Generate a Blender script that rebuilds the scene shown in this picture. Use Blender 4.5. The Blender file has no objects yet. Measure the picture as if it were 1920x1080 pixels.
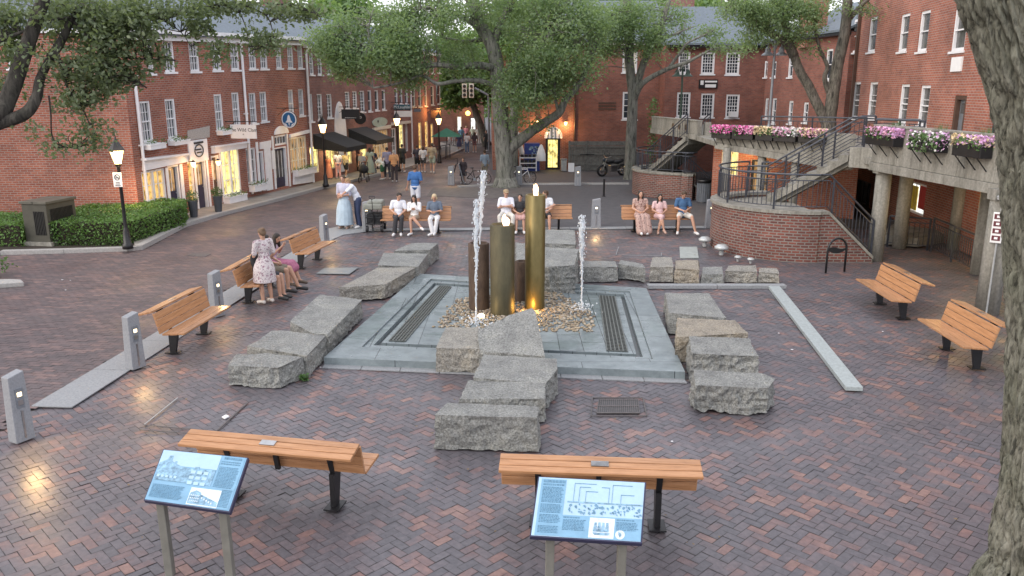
import bpy, bmesh, math, random
import numpy as np
from mathutils import Vector, Matrix, noise
random.seed(7); rng=np.random.RandomState(7)
PI=math.pi; R=math.radians
sc=bpy.context.scene; COL=sc.collection
# ------------------------------------------------------------------ camera
F=1500.0; H=4.5; TH=math.atan(370/1500.0)
cd=bpy.data.cameras.new('camera'); cam=bpy.data.objects.new('camera',cd); COL.objects.link(cam)
cd.sensor_width=36; cd.lens=36*F/1920; cd.clip_start=.1; cd.clip_end=2000
cam.location=(0,0,H); cam.rotation_euler=(PI/2-TH,0,0); sc.camera=cam
# site survey: bearings read off the photograph give world positions
def ray(x,y):
    u=(x-960)/F; v=(y-540)/F
    return (u, math.cos(TH)-v*math.sin(TH), -math.sin(TH)-v*math.cos(TH))
def G(x,y,z=0.0):
    r=ray(x,y); t=(z-H)/r[2]; return Vector((r[0]*t,r[1]*t,z))
def D(x,y,Y):
    r=ray(x,y); t=Y/r[1]; return Vector((r[0]*t,Y,H+r[2]*t))
def on_plane(x,y,p,q):
    r=ray(x,y); nx,ny=-(q[1]-p[1]),q[0]-p[0]
    t=(p[0]*nx+p[1]*ny)/(r[0]*nx+r[1]*ny); L=math.hypot(nx,ny)
    P=(r[0]*t,r[1]*t,H+r[2]*t)
    return ((P[0]-p[0])*(q[0]-p[0])+(P[1]-p[1])*(q[1]-p[1]))/L, P[2]
# ------------------------------------------------------------------ mesh building
class MB:
    def __init__(s): s.v=[]; s.f=[]; s.m=[]; s.uv=[]; s.mi=0
    def add(s,vs,fs,uvs=None):
        b=len(s.v); s.v+= [tuple(a) for a in vs]
        for k,f in enumerate(fs):
            s.f.append(tuple(i+b for i in f)); s.m.append(s.mi); s.uv.append(uvs[k] if uvs else None)
        return s
    def box(s,c,d,rz=0,M=None,taper=1.0,shift=(0,0)):
        x,y,z=[a/2 for a in d]; vs=[]
        for k in range(8):
            tx=taper if k&4 else 1
            ox,oy=(shift if k&4 else (0,0))
            vs.append(Vector(((x if k&1 else -x)*tx+ox,(y if k&2 else -y)*tx+oy,z if k&4 else -z)))
        m=M if M is not None else Matrix.Rotation(rz,3,'Z')
        c=Vector(c); vs=[m@a+c for a in vs]
        return s.add(vs,[(0,2,3,1),(4,5,7,6),(0,1,5,4),(2,6,7,3),(0,4,6,2),(1,3,7,5)])
    def bar(s,a,b,w,h=None,up=(0,0,1)):
        a=Vector(a);b=Vector(b);d=b-a;L=d.length
        if L<1e-6: return s
        d/=L; u=Vector(up)
        if abs(d.dot(u))>.98: u=Vector((0,1,0))
        x=d.cross(u).normalized(); z=x.cross(d)
        M=Matrix((x,d,z)).transposed()
        return s.box((a+b)/2,(w,L,h or w),M=M)
    def tube(s,path,r,n=8,caps=True):
        P=[Vector(p) for p in path]; N=len(P)
        if not hasattr(r,'__len__'): r=[r]*N
        rings=[];prev=None
        for i in range(N):
            d=(P[min(i+1,N-1)]-P[max(i-1,0)])
            if d.length<1e-9: d=Vector((0,0,1))
            d.normalize()
            if prev is None:
                a=Vector((0,0,1)) if abs(d.z)<.9 else Vector((1,0,0)); x=d.cross(a).normalized()
            else:
                x=(prev-d*prev.dot(d))
                x=x.normalized() if x.length>1e-6 else d.orthogonal().normalized()
            prev=x; y=d.cross(x)
            rings.append([P[i]+(x*math.cos(2*PI*k/n)+y*math.sin(2*PI*k/n))*r[i] for k in range(n)])
        vs=[v for g in rings for v in g]; fs=[]
        for i in range(N-1):
            for k in range(n):
                a=i*n+k;b=i*n+(k+1)%n; fs.append((a,b,b+n,a+n))
        if caps: fs+= [tuple(range(n-1,-1,-1)),tuple((N-1)*n+k for k in range(n))]
        return s.add(vs,fs)
    def lathe(s,c,prof,n=16,sx=1,sy=1,caps=True):
        c=Vector(c); vs=[];fs=[]
        for r,z in prof:
            for k in range(n): vs.append(c+Vector((r*math.cos(2*PI*k/n)*sx,r*math.sin(2*PI*k/n)*sy,z)))
        for i in range(len(prof)-1):
            for k in range(n):
                a=i*n+k;b=i*n+(k+1)%n; fs.append((a,b,b+n,a+n))
        if caps: fs+= [tuple(range(n-1,-1,-1)),tuple((len(prof)-1)*n+k for k in range(n))]
        return s.add(vs,fs)
    def ell(s,c,r,n=10,M=None):
        c=Vector(c); r=(r,r,r) if not hasattr(r,'__len__') else r
        m=max(4,n//2+1); vs=[];fs=[]
        for i in range(m+1):
            t=PI*i/m
            for k in range(n):
                p=Vector((math.sin(t)*math.cos(2*PI*k/n)*r[0],math.sin(t)*math.sin(2*PI*k/n)*r[1],-math.cos(t)*r[2]))
                vs.append((M@p if M is not None else p)+c)
        for i in range(m):
            for k in range(n):
                a=i*n+k;b=i*n+(k+1)%n; fs.append((a,b,b+n,a+n))
        return s.add(vs,fs)
    def prism(s,poly,z0,z1):
        n=len(poly); zz=z1 if hasattr(z1,'__len__') else [z1]*n
        vs=[(p[0],p[1],z0) for p in poly]+[(p[0],p[1],zz[i]) for i,p in enumerate(poly)]
        ar=sum(poly[i][0]*poly[(i+1)%n][1]-poly[(i+1)%n][0]*poly[i][1] for i in range(n))
        o=list(range(n)) if ar>0 else list(range(n-1,-1,-1))
        fs=[tuple(reversed(o)),tuple(i+n for i in o)]
        for k in range(n):
            a,b=o[k],o[(k+1)%n]; fs.append((a,b,b+n,a+n))
        return s.add(vs,fs)
    def poly(s,pts): return s.add(pts,[tuple(range(len(pts)))])
    def extr(s,pts,d):   # planar polygon pushed along d
        n=len(pts); d=Vector(d); P=[Vector(p) for p in pts]
        vs=P+[p+d for p in P]
        nn=Vector((0,0,0))
        for i in range(n): nn+=P[i].cross(P[(i+1)%n])
        o=list(range(n)) if nn.dot(d)>0 else list(range(n-1,-1,-1))
        fs=[tuple(reversed(o)),tuple(i+n for i in o)]
        for k in range(n):
            a,b=o[k],o[(k+1)%n]; fs.append((a,b,b+n,a+n))
        return s.add(vs,fs)
    def mesh(s,name,mats,off=(0,0,0),smooth=False):
        me=bpy.data.meshes.new(name); ox,oy,oz=off
        me.from_pydata([(a[0]-ox,a[1]-oy,a[2]-oz) for a in s.v],[],s.f)
        for m in (mats if isinstance(mats,(list,tuple)) else [mats]): me.materials.append(m)
        if max(s.m,default=0)>0: me.polygons.foreach_set('material_index',s.m)
        if len(s.f)<60000:
            ul=me.uv_layers.new(name='UVMap').data
            for p,e in zip(me.polygons,s.uv):
                if e:
                    for li,u in zip(p.loop_indices,e): ul[li].uv=u
                else:
                    n=p.normal
                    if abs(n.z)>.7:
                        for li in p.loop_indices: v=s.v[me.loops[li].vertex_index]; ul[li].uv=(v[0],v[1])
                    else:
                        L=math.hypot(n.x,n.y) or 1; tx,ty=-n.y/L,n.x/L
                        for li in p.loop_indices: v=s.v[me.loops[li].vertex_index]; ul[li].uv=(v[0]*tx+v[1]*ty,v[2])
        if smooth: me.shade_smooth()
        me.update(); return me
    def build(s,name,mats,parent=None,smooth=False,bevel=0,local=False,label=None):
        off=(0,0,0)
        if parent is not None and not local: off=world_base(parent)
        me=s.mesh(name,mats,off,smooth)
        o=bpy.data.objects.new(name,me); COL.objects.link(o)
        if parent is not None: o.parent=parent
        if bevel:
            b=o.modifiers.new('bevel','BEVEL'); b.width=bevel; b.segments=2; b.limit_method='ANGLE'; b.angle_limit=R(40)
        if label: o['label']=label
        return o
def world_base(o):
    v=Vector((0,0,0))
    while o is not None: v=v+o.location; o=o.parent
    return tuple(v)
def tag(o,label=None,cat=None,group=None,kind=None):
    if label: o['label']=label
    if cat: o['category']=cat
    if group: o['group']=group
    if kind: o['kind']=kind
    return o
def thing(name,label,cat,loc=(0,0,0),group=None,rz=0):
    o=bpy.data.objects.new(name,None); o.empty_display_size=.2; COL.objects.link(o)
    o.location=loc; o.rotation_euler=(0,0,rz); return tag(o,label,cat,group)
def struct(name,mb,m,**k):
    return tag(mb.build(name,m,**k),kind='structure')
def copy_tree(o,parent=None):
    c=o.copy(); COL.objects.link(c); c.parent=parent
    for ch in list(o.children): copy_tree(ch,c)
    return c
def dup(o,loc,rz=0,label=None,group=None):
    c=copy_tree(o); c.location=loc; c.rotation_euler=(0,0,rz)
    if label: c['label']=label
    if group: c['group']=group
    return c
# ------------------------------------------------------------------ materials
def srgb(r,g,b): return tuple(((c/255)/12.92 if c/255<=.04045 else ((c/255+.055)/1.055)**2.4) for c in (r,g,b))+(1,)
def newmat(name):
    m=bpy.data.materials.new(name); m.use_nodes=True; nt=m.node_tree
    b=nt.nodes['Principled BSDF']; return m,nt,b
def N(nt,t,**k):
    n=nt.nodes.new(t)
    for a,v in k.items():
        if a in n.inputs: n.inputs[a].default_value=v
        else: setattr(n,a,v)
    return n
def ramp(nt,fac,stops):
    r=nt.nodes.new('ShaderNodeValToRGB'); e=r.color_ramp.elements
    while len(e)<len(stops): e.new(.5)
    for i,(p,c) in enumerate(stops): e[i].position=p; e[i].color=c if len(c)==4 else tuple(c)+(1,)
    nt.links.new(fac,r.inputs['Fac']); return r.outputs['Color']
def mat(name,col,rough=.6,metal=0,var=.18,scale=6,bump=0,bscale=40,spec=None,emit=None,es=0,alpha=None,coords='Object'):
    m,nt,b=newmat(name); L=nt.links
    c=tuple(col[:3]); tc=N(nt,'ShaderNodeTexCoord')
    n=N(nt,'ShaderNodeTexNoise',Scale=scale,Detail=6.0,Roughness=.65); L.new(tc.outputs[coords],n.inputs['Vector'])
    lo=tuple(max(0,a*(1-var)) for a in c); hi=tuple(min(1,a*(1+var)) for a in c)
    L.new(ramp(nt,n.outputs['Fac'],[(.3,lo),(.7,hi)]),b.inputs['Base Color'])
    b.inputs['Roughness'].default_value=rough; b.inputs['Metallic'].default_value=metal
    if spec is not None: b.inputs['Specular IOR Level'].default_value=spec
    if bump:
        n2=N(nt,'ShaderNodeTexNoise',Scale=bscale,Detail=5.0); L.new(tc.outputs[coords],n2.inputs['Vector'])
        bp=N(nt,'ShaderNodeBump',Strength=bump,Distance=.02); L.new(n2.outputs['Fac'],bp.inputs['Height']); L.new(bp.outputs['Normal'],b.inputs['Normal'])
    if emit: b.inputs['Emission Color'].default_value=tuple(emit[:3])+(1,); b.inputs['Emission Strength'].default_value=es
    return m
def brickmat(name,c1,c2,mortar,bw=.215,rh=.075,ms=.012,bump=.5,dirt=.5,rough=.85,light=None):
    m,nt,b=newmat(name); L=nt.links
    uv=N(nt,'ShaderNodeUVMap'); 
    br=N(nt,'ShaderNodeTexBrick',Scale=1.0); br.inputs['Brick Width'].default_value=bw; br.inputs['Row Height'].default_value=rh
    br.inputs['Mortar Size'].default_value=ms; br.inputs['Mortar Smooth'].default_value=.3; br.inputs['Bias'].default_value=-.1
    br.inputs['Color1'].default_value=c1; br.inputs['Color2'].default_value=c2; br.inputs['Mortar'].default_value=mortar
    # slight wander of the courses
    nw=N(nt,'ShaderNodeTexNoise',Scale=1.3,Detail=2.0); L.new(uv.outputs['UV'],nw.inputs['Vector'])
    mx=N(nt,'ShaderNodeVectorMath',operation='MULTIPLY_ADD'); L.new(nw.outputs['Color'],mx.inputs[0]); mx.inputs[1].default_value=(.02,.02,0); L.new(uv.outputs['UV'],mx.inputs[2])
    L.new(mx.outputs[0],br.inputs['Vector'])
    n1=N(nt,'ShaderNodeTexNoise',Scale=.55,Detail=7.0,Roughness=.7); L.new(uv.outputs['UV'],n1.inputs['Vector'])
    mul=N(nt,'ShaderNodeMix',data_type='RGBA',blend_type='MULTIPLY'); mul.inputs['Factor'].default_value=1
    L.new(br.outputs['Color'],mul.inputs['A'])
    L.new(ramp(nt,n1.outputs['Fac'],[(.3,(1-dirt,1-dirt,1-dirt)),(.7,(1.12,1.1,1.08))]),mul.inputs['B'])
    # pale bricks / efflorescence
    n3=N(nt,'ShaderNodeTexNoise',Scale=2.2,Detail=8.0,Roughness=.8); L.new(uv.outputs['UV'],n3.inputs['Vector'])
    mix2=N(nt,'ShaderNodeMix',data_type='RGBA',blend_type='MIX')
    fr=N(nt,'ShaderNodeMapRange'); fr.inputs['From Min'].default_value=.6; fr.inputs['From Max'].default_value=.85; fr.inputs['To Max'].default_value=.45; L.new(n3.outputs['Fac'],fr.inputs['Value'])
    L.new(fr.outputs['Result'],mix2.inputs['Factor']); L.new(mul.outputs['Result'],mix2.inputs['A']); mix2.inputs['B'].default_value=light or (.42,.27,.22,1)
    L.new(mix2.outputs['Result'],b.inputs['Base Color'])
    b.inputs['Roughness'].default_value=rough
    bp=N(nt,'ShaderNodeBump',Strength=bump,Distance=.01,invert=True); L.new(br.outputs['Fac'],bp.inputs['Height']); L.new(bp.outputs['Normal'],b.inputs['Normal'])
    return m
M={}
M['brick']=brickmat('brick_wall_warm',(.40,.125,.075,1),(.27,.075,.05,1),(.36,.28,.24,1))
M['brick_b']=brickmat('brick_wall_brown',(.33,.135,.11,1),(.23,.09,.078,1),(.26,.2,.18,1))
M['brick_c']=brickmat('brick_wall_plum',(.37,.13,.09,1),(.26,.085,.065,1),(.24,.17,.15,1),bump=.3)
M['brick_r']=brickmat('brick_wall_orange',(.43,.14,.085,1),(.30,.09,.06,1),(.38,.29,.25,1))
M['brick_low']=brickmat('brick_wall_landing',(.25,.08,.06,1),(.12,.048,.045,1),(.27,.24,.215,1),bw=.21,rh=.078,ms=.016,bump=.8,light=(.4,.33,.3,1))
M['white']=mat('white_paint',(.78,.78,.80),.5,var=.08,scale=3)
M['cream']=mat('cream_paint',(.72,.68,.58),.5,var=.08)
M['glass']=mat('window_glass',(.03,.038,.05),.07,var=.6,scale=1.5,spec=.35)
M['glass_dim']=mat('window_glass_curtained',(.10,.10,.10),.15,var=.5,scale=2.5)
def litmat(name,c1,c2,s,scale=2.5):
    m,nt,b=newmat(name); L=nt.links; tc=N(nt,'ShaderNodeTexCoord')
    n=N(nt,'ShaderNodeTexNoise',Scale=scale,Detail=5.0,Roughness=.7); L.new(tc.outputs['Object'],n.inputs['Vector'])
    c=ramp(nt,n.outputs['Fac'],[(.35,c1),(.52,c2),(.7,(min(1,c2[0]*1.2),min(1,c2[1]*1.25),min(1,c2[2]*1.6)))])
    L.new(c,b.inputs['Emission Color']); b.inputs['Emission Strength'].default_value=s
    b.inputs['Base Color'].default_value=(.05,.04,.03,1); b.inputs['Roughness'].default_value=.12; return m
M['lit']=litmat('lit_window',(.05,.03,.012),(.75,.45,.13),.8,4.5)
M['lit_y']=litmat('lit_window_yellow',(.10,.075,.02),(.95,.75,.24),1.0,3.2)
M['lit_dim']=litmat('lit_window_dim',(.03,.025,.02),(.5,.28,.1),.55,3)
M['lit_w']=litmat('lit_window_white',(.3,.3,.28),(.9,.9,.85),.9,3)
M['door']=mat('door_paint_navy',(.035,.03,.06),.35,var=.2)
M['door_br']=mat('door_brown',(.09,.05,.035),.5)
M['slate']=mat('slate_roof',(.13,.16,.19),.7,var=.25,scale=9,bump=.3)
M['granite']=mat('granite_lintel',(.34,.33,.32),.8,var=.2,scale=22,bump=.2)
M['black']=mat('black_paint',(.012,.012,.014),.4,var=.3)
M['black_cloth']=mat('black_canvas',(.02,.021,.023),.85,var=.3)
M['greymetal']=mat('grey_metal',(.22,.24,.27),.4,.3)
M['darkgreen']=mat('dark_green_paint',(.03,.06,.045),.5)
M['concrete']=None
M['steel']=mat('steel',(.5,.5,.5),.3,1)
M['blue']=mat('blue_sign',(.02,.12,.28),.5,var=.05)
M['signw']=mat('sign_white',(.8,.8,.8),.6,var=.04)
M['charcoal']=mat('sign_charcoal',(.025,.025,.03),.6)
M['tealsign']=mat('sign_teal',(.04,.12,.16),.6)
M['plastic_b']=mat('blue_plastic',(.02,.05,.25),.4)
M['grey_pl']=mat('grey_plastic',(.35,.36,.36),.6)
M['pot']=mat('grey_planter',(.06,.065,.075),.6)
M['soil_and_hedge_core']=mat('soil_and_hedge_core',(.03,.022,.016),.95,bump=.5)
# bark
def barkmat(name,a,bc,sc_=7,bump=.9,zs=.22):
    m,nt,b=newmat(name); L=nt.links; tc=N(nt,'ShaderNodeTexCoord')
    mp=N(nt,'ShaderNodeMapping'); mp.inputs['Scale'].default_value=(1,1,zs); L.new(tc.outputs['Object'],mp.inputs['Vector'])
    n=N(nt,'ShaderNodeTexNoise',Scale=sc_*2.0,Detail=8.0,Roughness=.7,Distortion=.6); L.new(mp.outputs[0],n.inputs['Vector'])
    n2=N(nt,'ShaderNodeTexNoise',Scale=1.8,Detail=4.0); L.new(tc.outputs['Object'],n2.inputs['Vector'])
    c=ramp(nt,n.outputs['Fac'],[(.36,tuple(x*.25 for x in a)),(.5,a),(.7,bc)])
    mul=N(nt,'ShaderNodeMix',data_type='RGBA',blend_type='MULTIPLY'); mul.inputs['Factor'].default_value=1
    L.new(c,mul.inputs['A']); L.new(ramp(nt,n2.outputs['Fac'],[(.3,(.75,.78,.7)),(.7,(1.15,1.12,1.1))]),mul.inputs['B'])
    L.new(mul.outputs['Result'],b.inputs['Base Color']); b.inputs['Roughness'].default_value=.9
    bp=N(nt,'ShaderNodeBump',Strength=bump,Distance=.03); L.new(n.outputs['Fac'],bp.inputs['Height']); L.new(bp.outputs['Normal'],b.inputs['Normal'])
    return m
M['bark']=barkmat('bark_grey',(.13,.12,.105),(.24,.225,.2))
M['bark_far']=barkmat('bark_smooth',(.19,.19,.175),(.29,.29,.265),4,.4)
M['bark_dark']=barkmat('bark_dark',(.045,.04,.035),(.1,.09,.08),6,.6)
def leafmat(name,dark,mid,lite,tr=.25):
    m,nt,b=newmat(name); L=nt.links
    g=N(nt,'ShaderNodeNewGeometry'); tc=N(nt,'ShaderNodeTexCoord')
    n=N(nt,'ShaderNodeTexNoise',Scale=.9,Detail=3.0); L.new(tc.outputs['Object'],n.inputs['Vector'])
    ad=N(nt,'ShaderNodeMath',operation='MULTIPLY_ADD'); L.new(g.outputs['Random Per Island'],ad.inputs[0]); ad.inputs[1].default_value=.55
    mm=N(nt,'ShaderNodeMath',operation='MULTIPLY_ADD'); L.new(n.outputs['Fac'],mm.inputs[0]); mm.inputs[1].default_value=1.3; mm.inputs[2].default_value=-.42
    L.new(mm.outputs[0],ad.inputs[2])
    L.new(ramp(nt,ad.outputs[0],[(.1,dark),(.5,mid),(.95,lite)]),b.inputs['Base Color']); b.inputs['Roughness'].default_value=.5
    if tr:
        t=N(nt,'ShaderNodeBsdfTranslucent'); t.inputs['Color'].default_value=(lite[0]*1.1,lite[1]*1.2,lite[2]*.6,1)
        ms=N(nt,'ShaderNodeMixShader'); ms.inputs[0].default_value=tr
        L.new(b.outputs[0],ms.inputs[1]); L.new(t.outputs[0],ms.inputs[2]); L.new(ms.outputs[0],nt.nodes['Material Output'].inputs['Surface'])
    return m
M['leaf_near']=leafmat('oak_leaf',(.06,.09,.045),(.125,.165,.095),(.21,.25,.15),.4)
M['leaf_mid']=leafmat('locust_leaf',(.085,.14,.08),(.18,.265,.15),(.29,.37,.22),.5)
M['leaf_far']=leafmat('far_leaf',(.07,.15,.065),(.15,.25,.10),(.25,.35,.14),.4)
M['hedge']=leafmat('hedge_leaf',(.035,.075,.02),(.09,.18,.045),(.17,.30,.08),.25)
M['planter_leaf']=leafmat('planter_leaf',(.03,.07,.02),(.08,.16,.05),(.16,.25,.1),.2)
# ------------------------------------------------------------------ world and sun
w=bpy.data.worlds.new('World'); sc.world=w; w.use_nodes=True; nt=w.node_tree
bg=nt.nodes['Background']; sky=nt.nodes.new('ShaderNodeTexSky'); sky.sky_type='NISHITA'; sky.sun_disc=False
sky.sun_elevation=R(22); sky.sun_rotation=R(250); sky.air_density=1; sky.dust_density=3; sky.ozone_density=1
mx=nt.nodes.new('ShaderNodeMix'); mx.data_type='RGBA'; mx.inputs['Factor'].default_value=.72
mx.inputs['B'].default_value=(7.6,7.6,8.1,1)   # thin even cloud over the evening sky
nt.links.new(sky.outputs[0],mx.inputs['A']); nt.links.new(mx.outputs['Result'],bg.inputs['Color']); bg.inputs['Strength'].default_value=.14
sl=bpy.data.lights.new('sun','SUN'); so=bpy.data.objects.new('sun',sl); COL.objects.link(so)
sl.energy=.6; sl.angle=R(25); sl.color=(1,.94,.86)
so.rotation_euler=(R(90-35),0,R(-40)); so.location=(-20,-20,40)
sc.view_settings.view_transform='Standard'; sc.view_settings.look='None'; sc.view_settings.gamma=1; sc.view_settings.exposure=.80
sc.cycles.max_bounces=6; sc.cycles.transparent_max_bounces=8
def lamp(name,loc,power,color=(1,.62,.25),radius=.08,kind='POINT',rot=None,spot=None):
    l=bpy.data.lights.new(name,kind); l.energy=power; l.color=color
    if kind=='POINT' or kind=='SPOT': l.shadow_soft_size=radius
    if kind=='SPOT': l.spot_size=R(spot or 90); l.spot_blend=.6
    o=bpy.data.objects.new(name,l); COL.objects.link(o); o.location=loc
    if rot: o.rotation_euler=rot
    return o
# ================================================================== GROUND
def brickfield(name,poly,mode,ang,cell,m,z=0.0,holes=()):
    """individually laid clay pavers inside a polygon"""
    P=np.array([(p[0],p[1]) for p in poly]); ca,sa=math.cos(ang),math.sin(ang)
    Rm=np.array([[ca,sa],[-sa,ca]]); Q=P@Rm.T; mn=Q.min(0)-1; mxx=Q.max(0)+1
    W,Lb=cell
    rects=[]
    if mode=='herring':
        nx=int((mxx[0]-mn[0])/W)+2; ny=int((mxx[1]-mn[1])/W)+2
        I,J=np.meshgrid(np.arange(nx),np.arange(ny),indexing='ij'); k=(I-J)%4
        a=(k==0); b=(k==3)
        hx=mn[0]+I[a]*W; hy=mn[1]+J[a]*W
        vx=mn[0]+I[b]*W; vy=mn[1]+J[b]*W
        c=np.concatenate([np.stack([hx+W,hy+W/2],1),np.stack([vx+W/2,vy+W],1)])
        hs=np.concatenate([np.tile([W,W/2],(len(hx),1)),np.tile([W/2,W],(len(vx),1))])
    else:
        nx=int((mxx[0]-mn[0])/Lb)+3; ny=int((mxx[1]-mn[1])/W)+2
        I,J=np.meshgrid(np.arange(nx),np.arange(ny),indexing='ij')
        cx=mn[0]+(I+.5*(J%2))*Lb; cy=mn[1]+(J+.5)*W
        c=np.stack([cx.ravel(),cy.ravel()],1); hs=np.tile([Lb/2,W/2],(len(c),1))
    wc=c@Rm
    def inside(pts,poly):
        r=np.zeros(len(pts),bool); n=len(poly)
        for i in range(n):
            x1,y1=poly[i][0],poly[i][1]; x2,y2=poly[(i+1)%n][0],poly[(i+1)%n][1]
            cnd=((y1>pts[:,1])!=(y2>pts[:,1]))
            xi=(x2-x1)*(pts[:,1]-y1)/((y2-y1) if abs(y2-y1)>1e-9 else 1e-9)+x1
            r^=cnd&(pts[:,0]<xi)
        return r
    ok=inside(wc,poly)
    for h in holes: ok&=~inside(wc,h)
    c=c[ok]; hs=hs[ok]-.0026; wc=wc[ok]; n=len(c)
    hs=hs*(1-rng.rand(n,1)*.02); sink=np.array([noise.noise(Vector((a[0]*.9,a[1]*.9,0)))*.012+noise.noise(Vector((a[0]*.3,a[1]*.3,4)))*.02 for a in wc])-.022 if mode=='herring' else -.006
    tilt=rng.normal(0,.007,(n,2)); dz=rng.normal(0,.0011,n); rot=rng.normal(0,.012,n)
    V=np.zeros((n,4,3))
    for k,(sx,sy) in enumerate(((-1,-1),(1,-1),(1,1),(-1,1))):
        lx=sx*hs[:,0]; ly=sy*hs[:,1]
        x=c[:,0]+lx-rot*ly; y=c[:,1]+ly+rot*lx
        w2=np.stack([x,y],1)@Rm
        V[:,k,0]=w2[:,0]; V[:,k,1]=w2[:,1]; V[:,k,2]=z+sink+dz+tilt[:,0]*lx+tilt[:,1]*ly
    me=bpy.data.meshes.new(name); me.vertices.add(4*n); me.loops.add(4*n); me.polygons.add(n)
    me.vertices.foreach_set('co',V.ravel()); me.loops.foreach_set('vertex_index',np.arange(4*n))
    me.polygons.foreach_set('loop_start',np.arange(n)*4)
    me.update(calc_edges=True); me.materials.append(m)
    o=bpy.data.objects.new(name,me); COL.objects.link(o); return tag(o,kind='structure')
def pavermat(name,stops,rough=(.3,.62)):
    m,nt,b=newmat(name); L=nt.links
    g=N(nt,'ShaderNodeNewGeometry'); tc=N(nt,'ShaderNodeTexCoord')
    n=N(nt,'ShaderNodeTexNoise',Scale=.9,Detail=6.0,Roughness=.7); L.new(tc.outputs['Object'],n.inputs['Vector'])
    a=N(nt,'ShaderNodeMath',operation='MULTIPLY_ADD'); L.new(n.outputs['Fac'],a.inputs[0]); a.inputs[1].default_value=1.7; a.inputs[2].default_value=-.92
    s=N(nt,'ShaderNodeMath',operation='ADD'); L.new(g.outputs['Random Per Island'],s.inputs[0]); L.new(a.outputs[0],s.inputs[1])
    c=ramp(nt,s.outputs[0],stops)
    n2=N(nt,'ShaderNodeTexNoise',Scale=14,Detail=6.0,Roughness=.75); L.new(tc.outputs['Object'],n2.inputs['Vector'])
    mul=N(nt,'ShaderNodeMix',data_type='RGBA',blend_type='MULTIPLY'); mul.inputs['Factor'].default_value=1
    L.new(c,mul.inputs['A']); L.new(ramp(nt,n2.outputs['Fac'],[(.3,(.72,.72,.74)),(.7,(1.18,1.16,1.14))]),mul.inputs['B'])
    L.new(mul.outputs['Result'],b.inputs['Base Color'])
    n3=N(nt,'ShaderNodeTexNoise',Scale=.5,Detail=4.0); L.new(tc.outputs['Object'],n3.inputs['Vector'])
    mr=N(nt,'ShaderNodeMapRange'); mr.inputs['From Min'].default_value=.35; mr.inputs['From Max'].default_value=.65; mr.inputs['To Min'].default_value=rough[0]; mr.inputs['To Max'].default_value=rough[1]
    L.new(n3.outputs['Fac'],mr.inputs['Value']); L.new(mr.outputs['Result'],b.inputs['Roughness'])
    bp=N(nt,'ShaderNodeBump',Strength=.25,Distance=.004); L.new(n2.outputs['Fac'],bp.inputs['Height']); L.new(bp.outputs['Normal'],b.inputs['Normal'])
    return m
M['paver']=pavermat('clay_paver',[(.0,(.105,.10,.112)),(.3,(.122,.114,.127)),(.62,(.138,.118,.128)),(.78,(.17,.118,.118)),(.92,(.215,.132,.12)),(1.0,(.245,.155,.135))])
M['paver_st']=pavermat('street_paver',[(.0,(.10,.082,.086)),(.4,(.125,.098,.10)),(.75,(.15,.108,.107)),(1.0,(.20,.135,.125))],(.45,.7))
M['mortar']=mat('joint_sand',(.085,.077,.076),.9,var=.3)
M['gran_strip']=mat('granite_paving',(.27,.28,.29),.55,var=.22,scale=30,bump=.15)
M['gran_kerb']=mat('granite_kerb',(.34,.33,.32),.7,var=.22,scale=25)
M['walk']=mat('sidewalk_concrete',(.25,.235,.22),.75,var=.25,scale=2.2,bump=.2)
M['asphalt']=mat('asphalt_road',(.075,.073,.08),.75,var=.2,scale=3,bump=.15,bscale=90)
g=MB(); S=900
g.poly([(-S,-60,-.07),(S,-60,-.07),(S,S,-.07),(-S,S,-.07)]); struct('ground',g,M['mortar'])
def bed(name,poly,st=.5):
    xs=[p[0] for p in poly]; ys=[p[1] for p in poly]; g=MB(); nx=int((max(xs)-min(xs))/st)+2; ny=int((max(ys)-min(ys))/st)+2
    vs=[]
    for j in range(ny):
        for i in range(nx):
            x=min(xs)+i*st; y=min(ys)+j*st; vs.append((x,y,noise.noise(Vector((x*.9,y*.9,0)))*.012+noise.noise(Vector((x*.3,y*.3,4)))*.02-.031))
    g.add(vs,[(j*nx+i,j*nx+i+1,(j+1)*nx+i+1,(j+1)*nx+i) for j in range(ny-1) for i in range(nx-1)]); struct(name,g,M['mortar'])
bed('joint_bed',[(-25,2),(16,2),(16,27),(-25,27)],.3)
# kerb line of the left pavement, survey points
K=[G(*p) for p in [(-500,545),(0,478),(120,475),(240,471),(268,468),(350,425),(420,404),(520,378),(612,353),(680,337),(750,321),(800,307),(835,297),(870,281)]]
strip_l=[G(58,762),G(640,432)]
pl_l=[(p.x,p.y) for p in (G(20,790),G(600,440),G(640,428))]
Y0=5.2
plaza=[(-7.2,Y0),(pl_l[0][0],pl_l[0][1]),(pl_l[1][0],pl_l[1][1]),(pl_l[2][0],pl_l[2][1]+.2),(G(1335,428).x,G(1335,428).y+.2),(15.5,G(1335,428).y),(15.5,Y0)]
brickfield('plaza_paving',plaza,'herring',R(45),(.102,.204),M['paver'])
street=[(-24,Y0),(-7.2,Y0)]+[plaza[1],plaza[2],plaza[3]]+[(G(940,428).x,G(940,428).y),(G(940,350).x,G(940,350).y),(G(905,300).x,G(905,300).y),(G(915,280).x,70),(-4,70)]+[(p.x+.0,p.y) for p in reversed(K)]+[(-24,19.0)]
brickfield('street',street,'run',R(-8),(.105,.21),M['paver_st'])
g=MB(); g.poly([(-25,26.9,-.022),(16,26.9,-.022),(16,75,-.022),(-25,75,-.022)]); struct('joint_bed',g,M['mortar'])
g=MB(); a=G(940,428); g.poly([(a.x-.1,a.y,.0),(18,a.y,.0),(18,56,.0),(G(905,300).x,56,.0),(G(905,300).x,G(905,300).y,.0),(G(940,350).x,G(940,350).y,.0)]); struct('upper_pavement',g,M['asphalt'])
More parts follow.
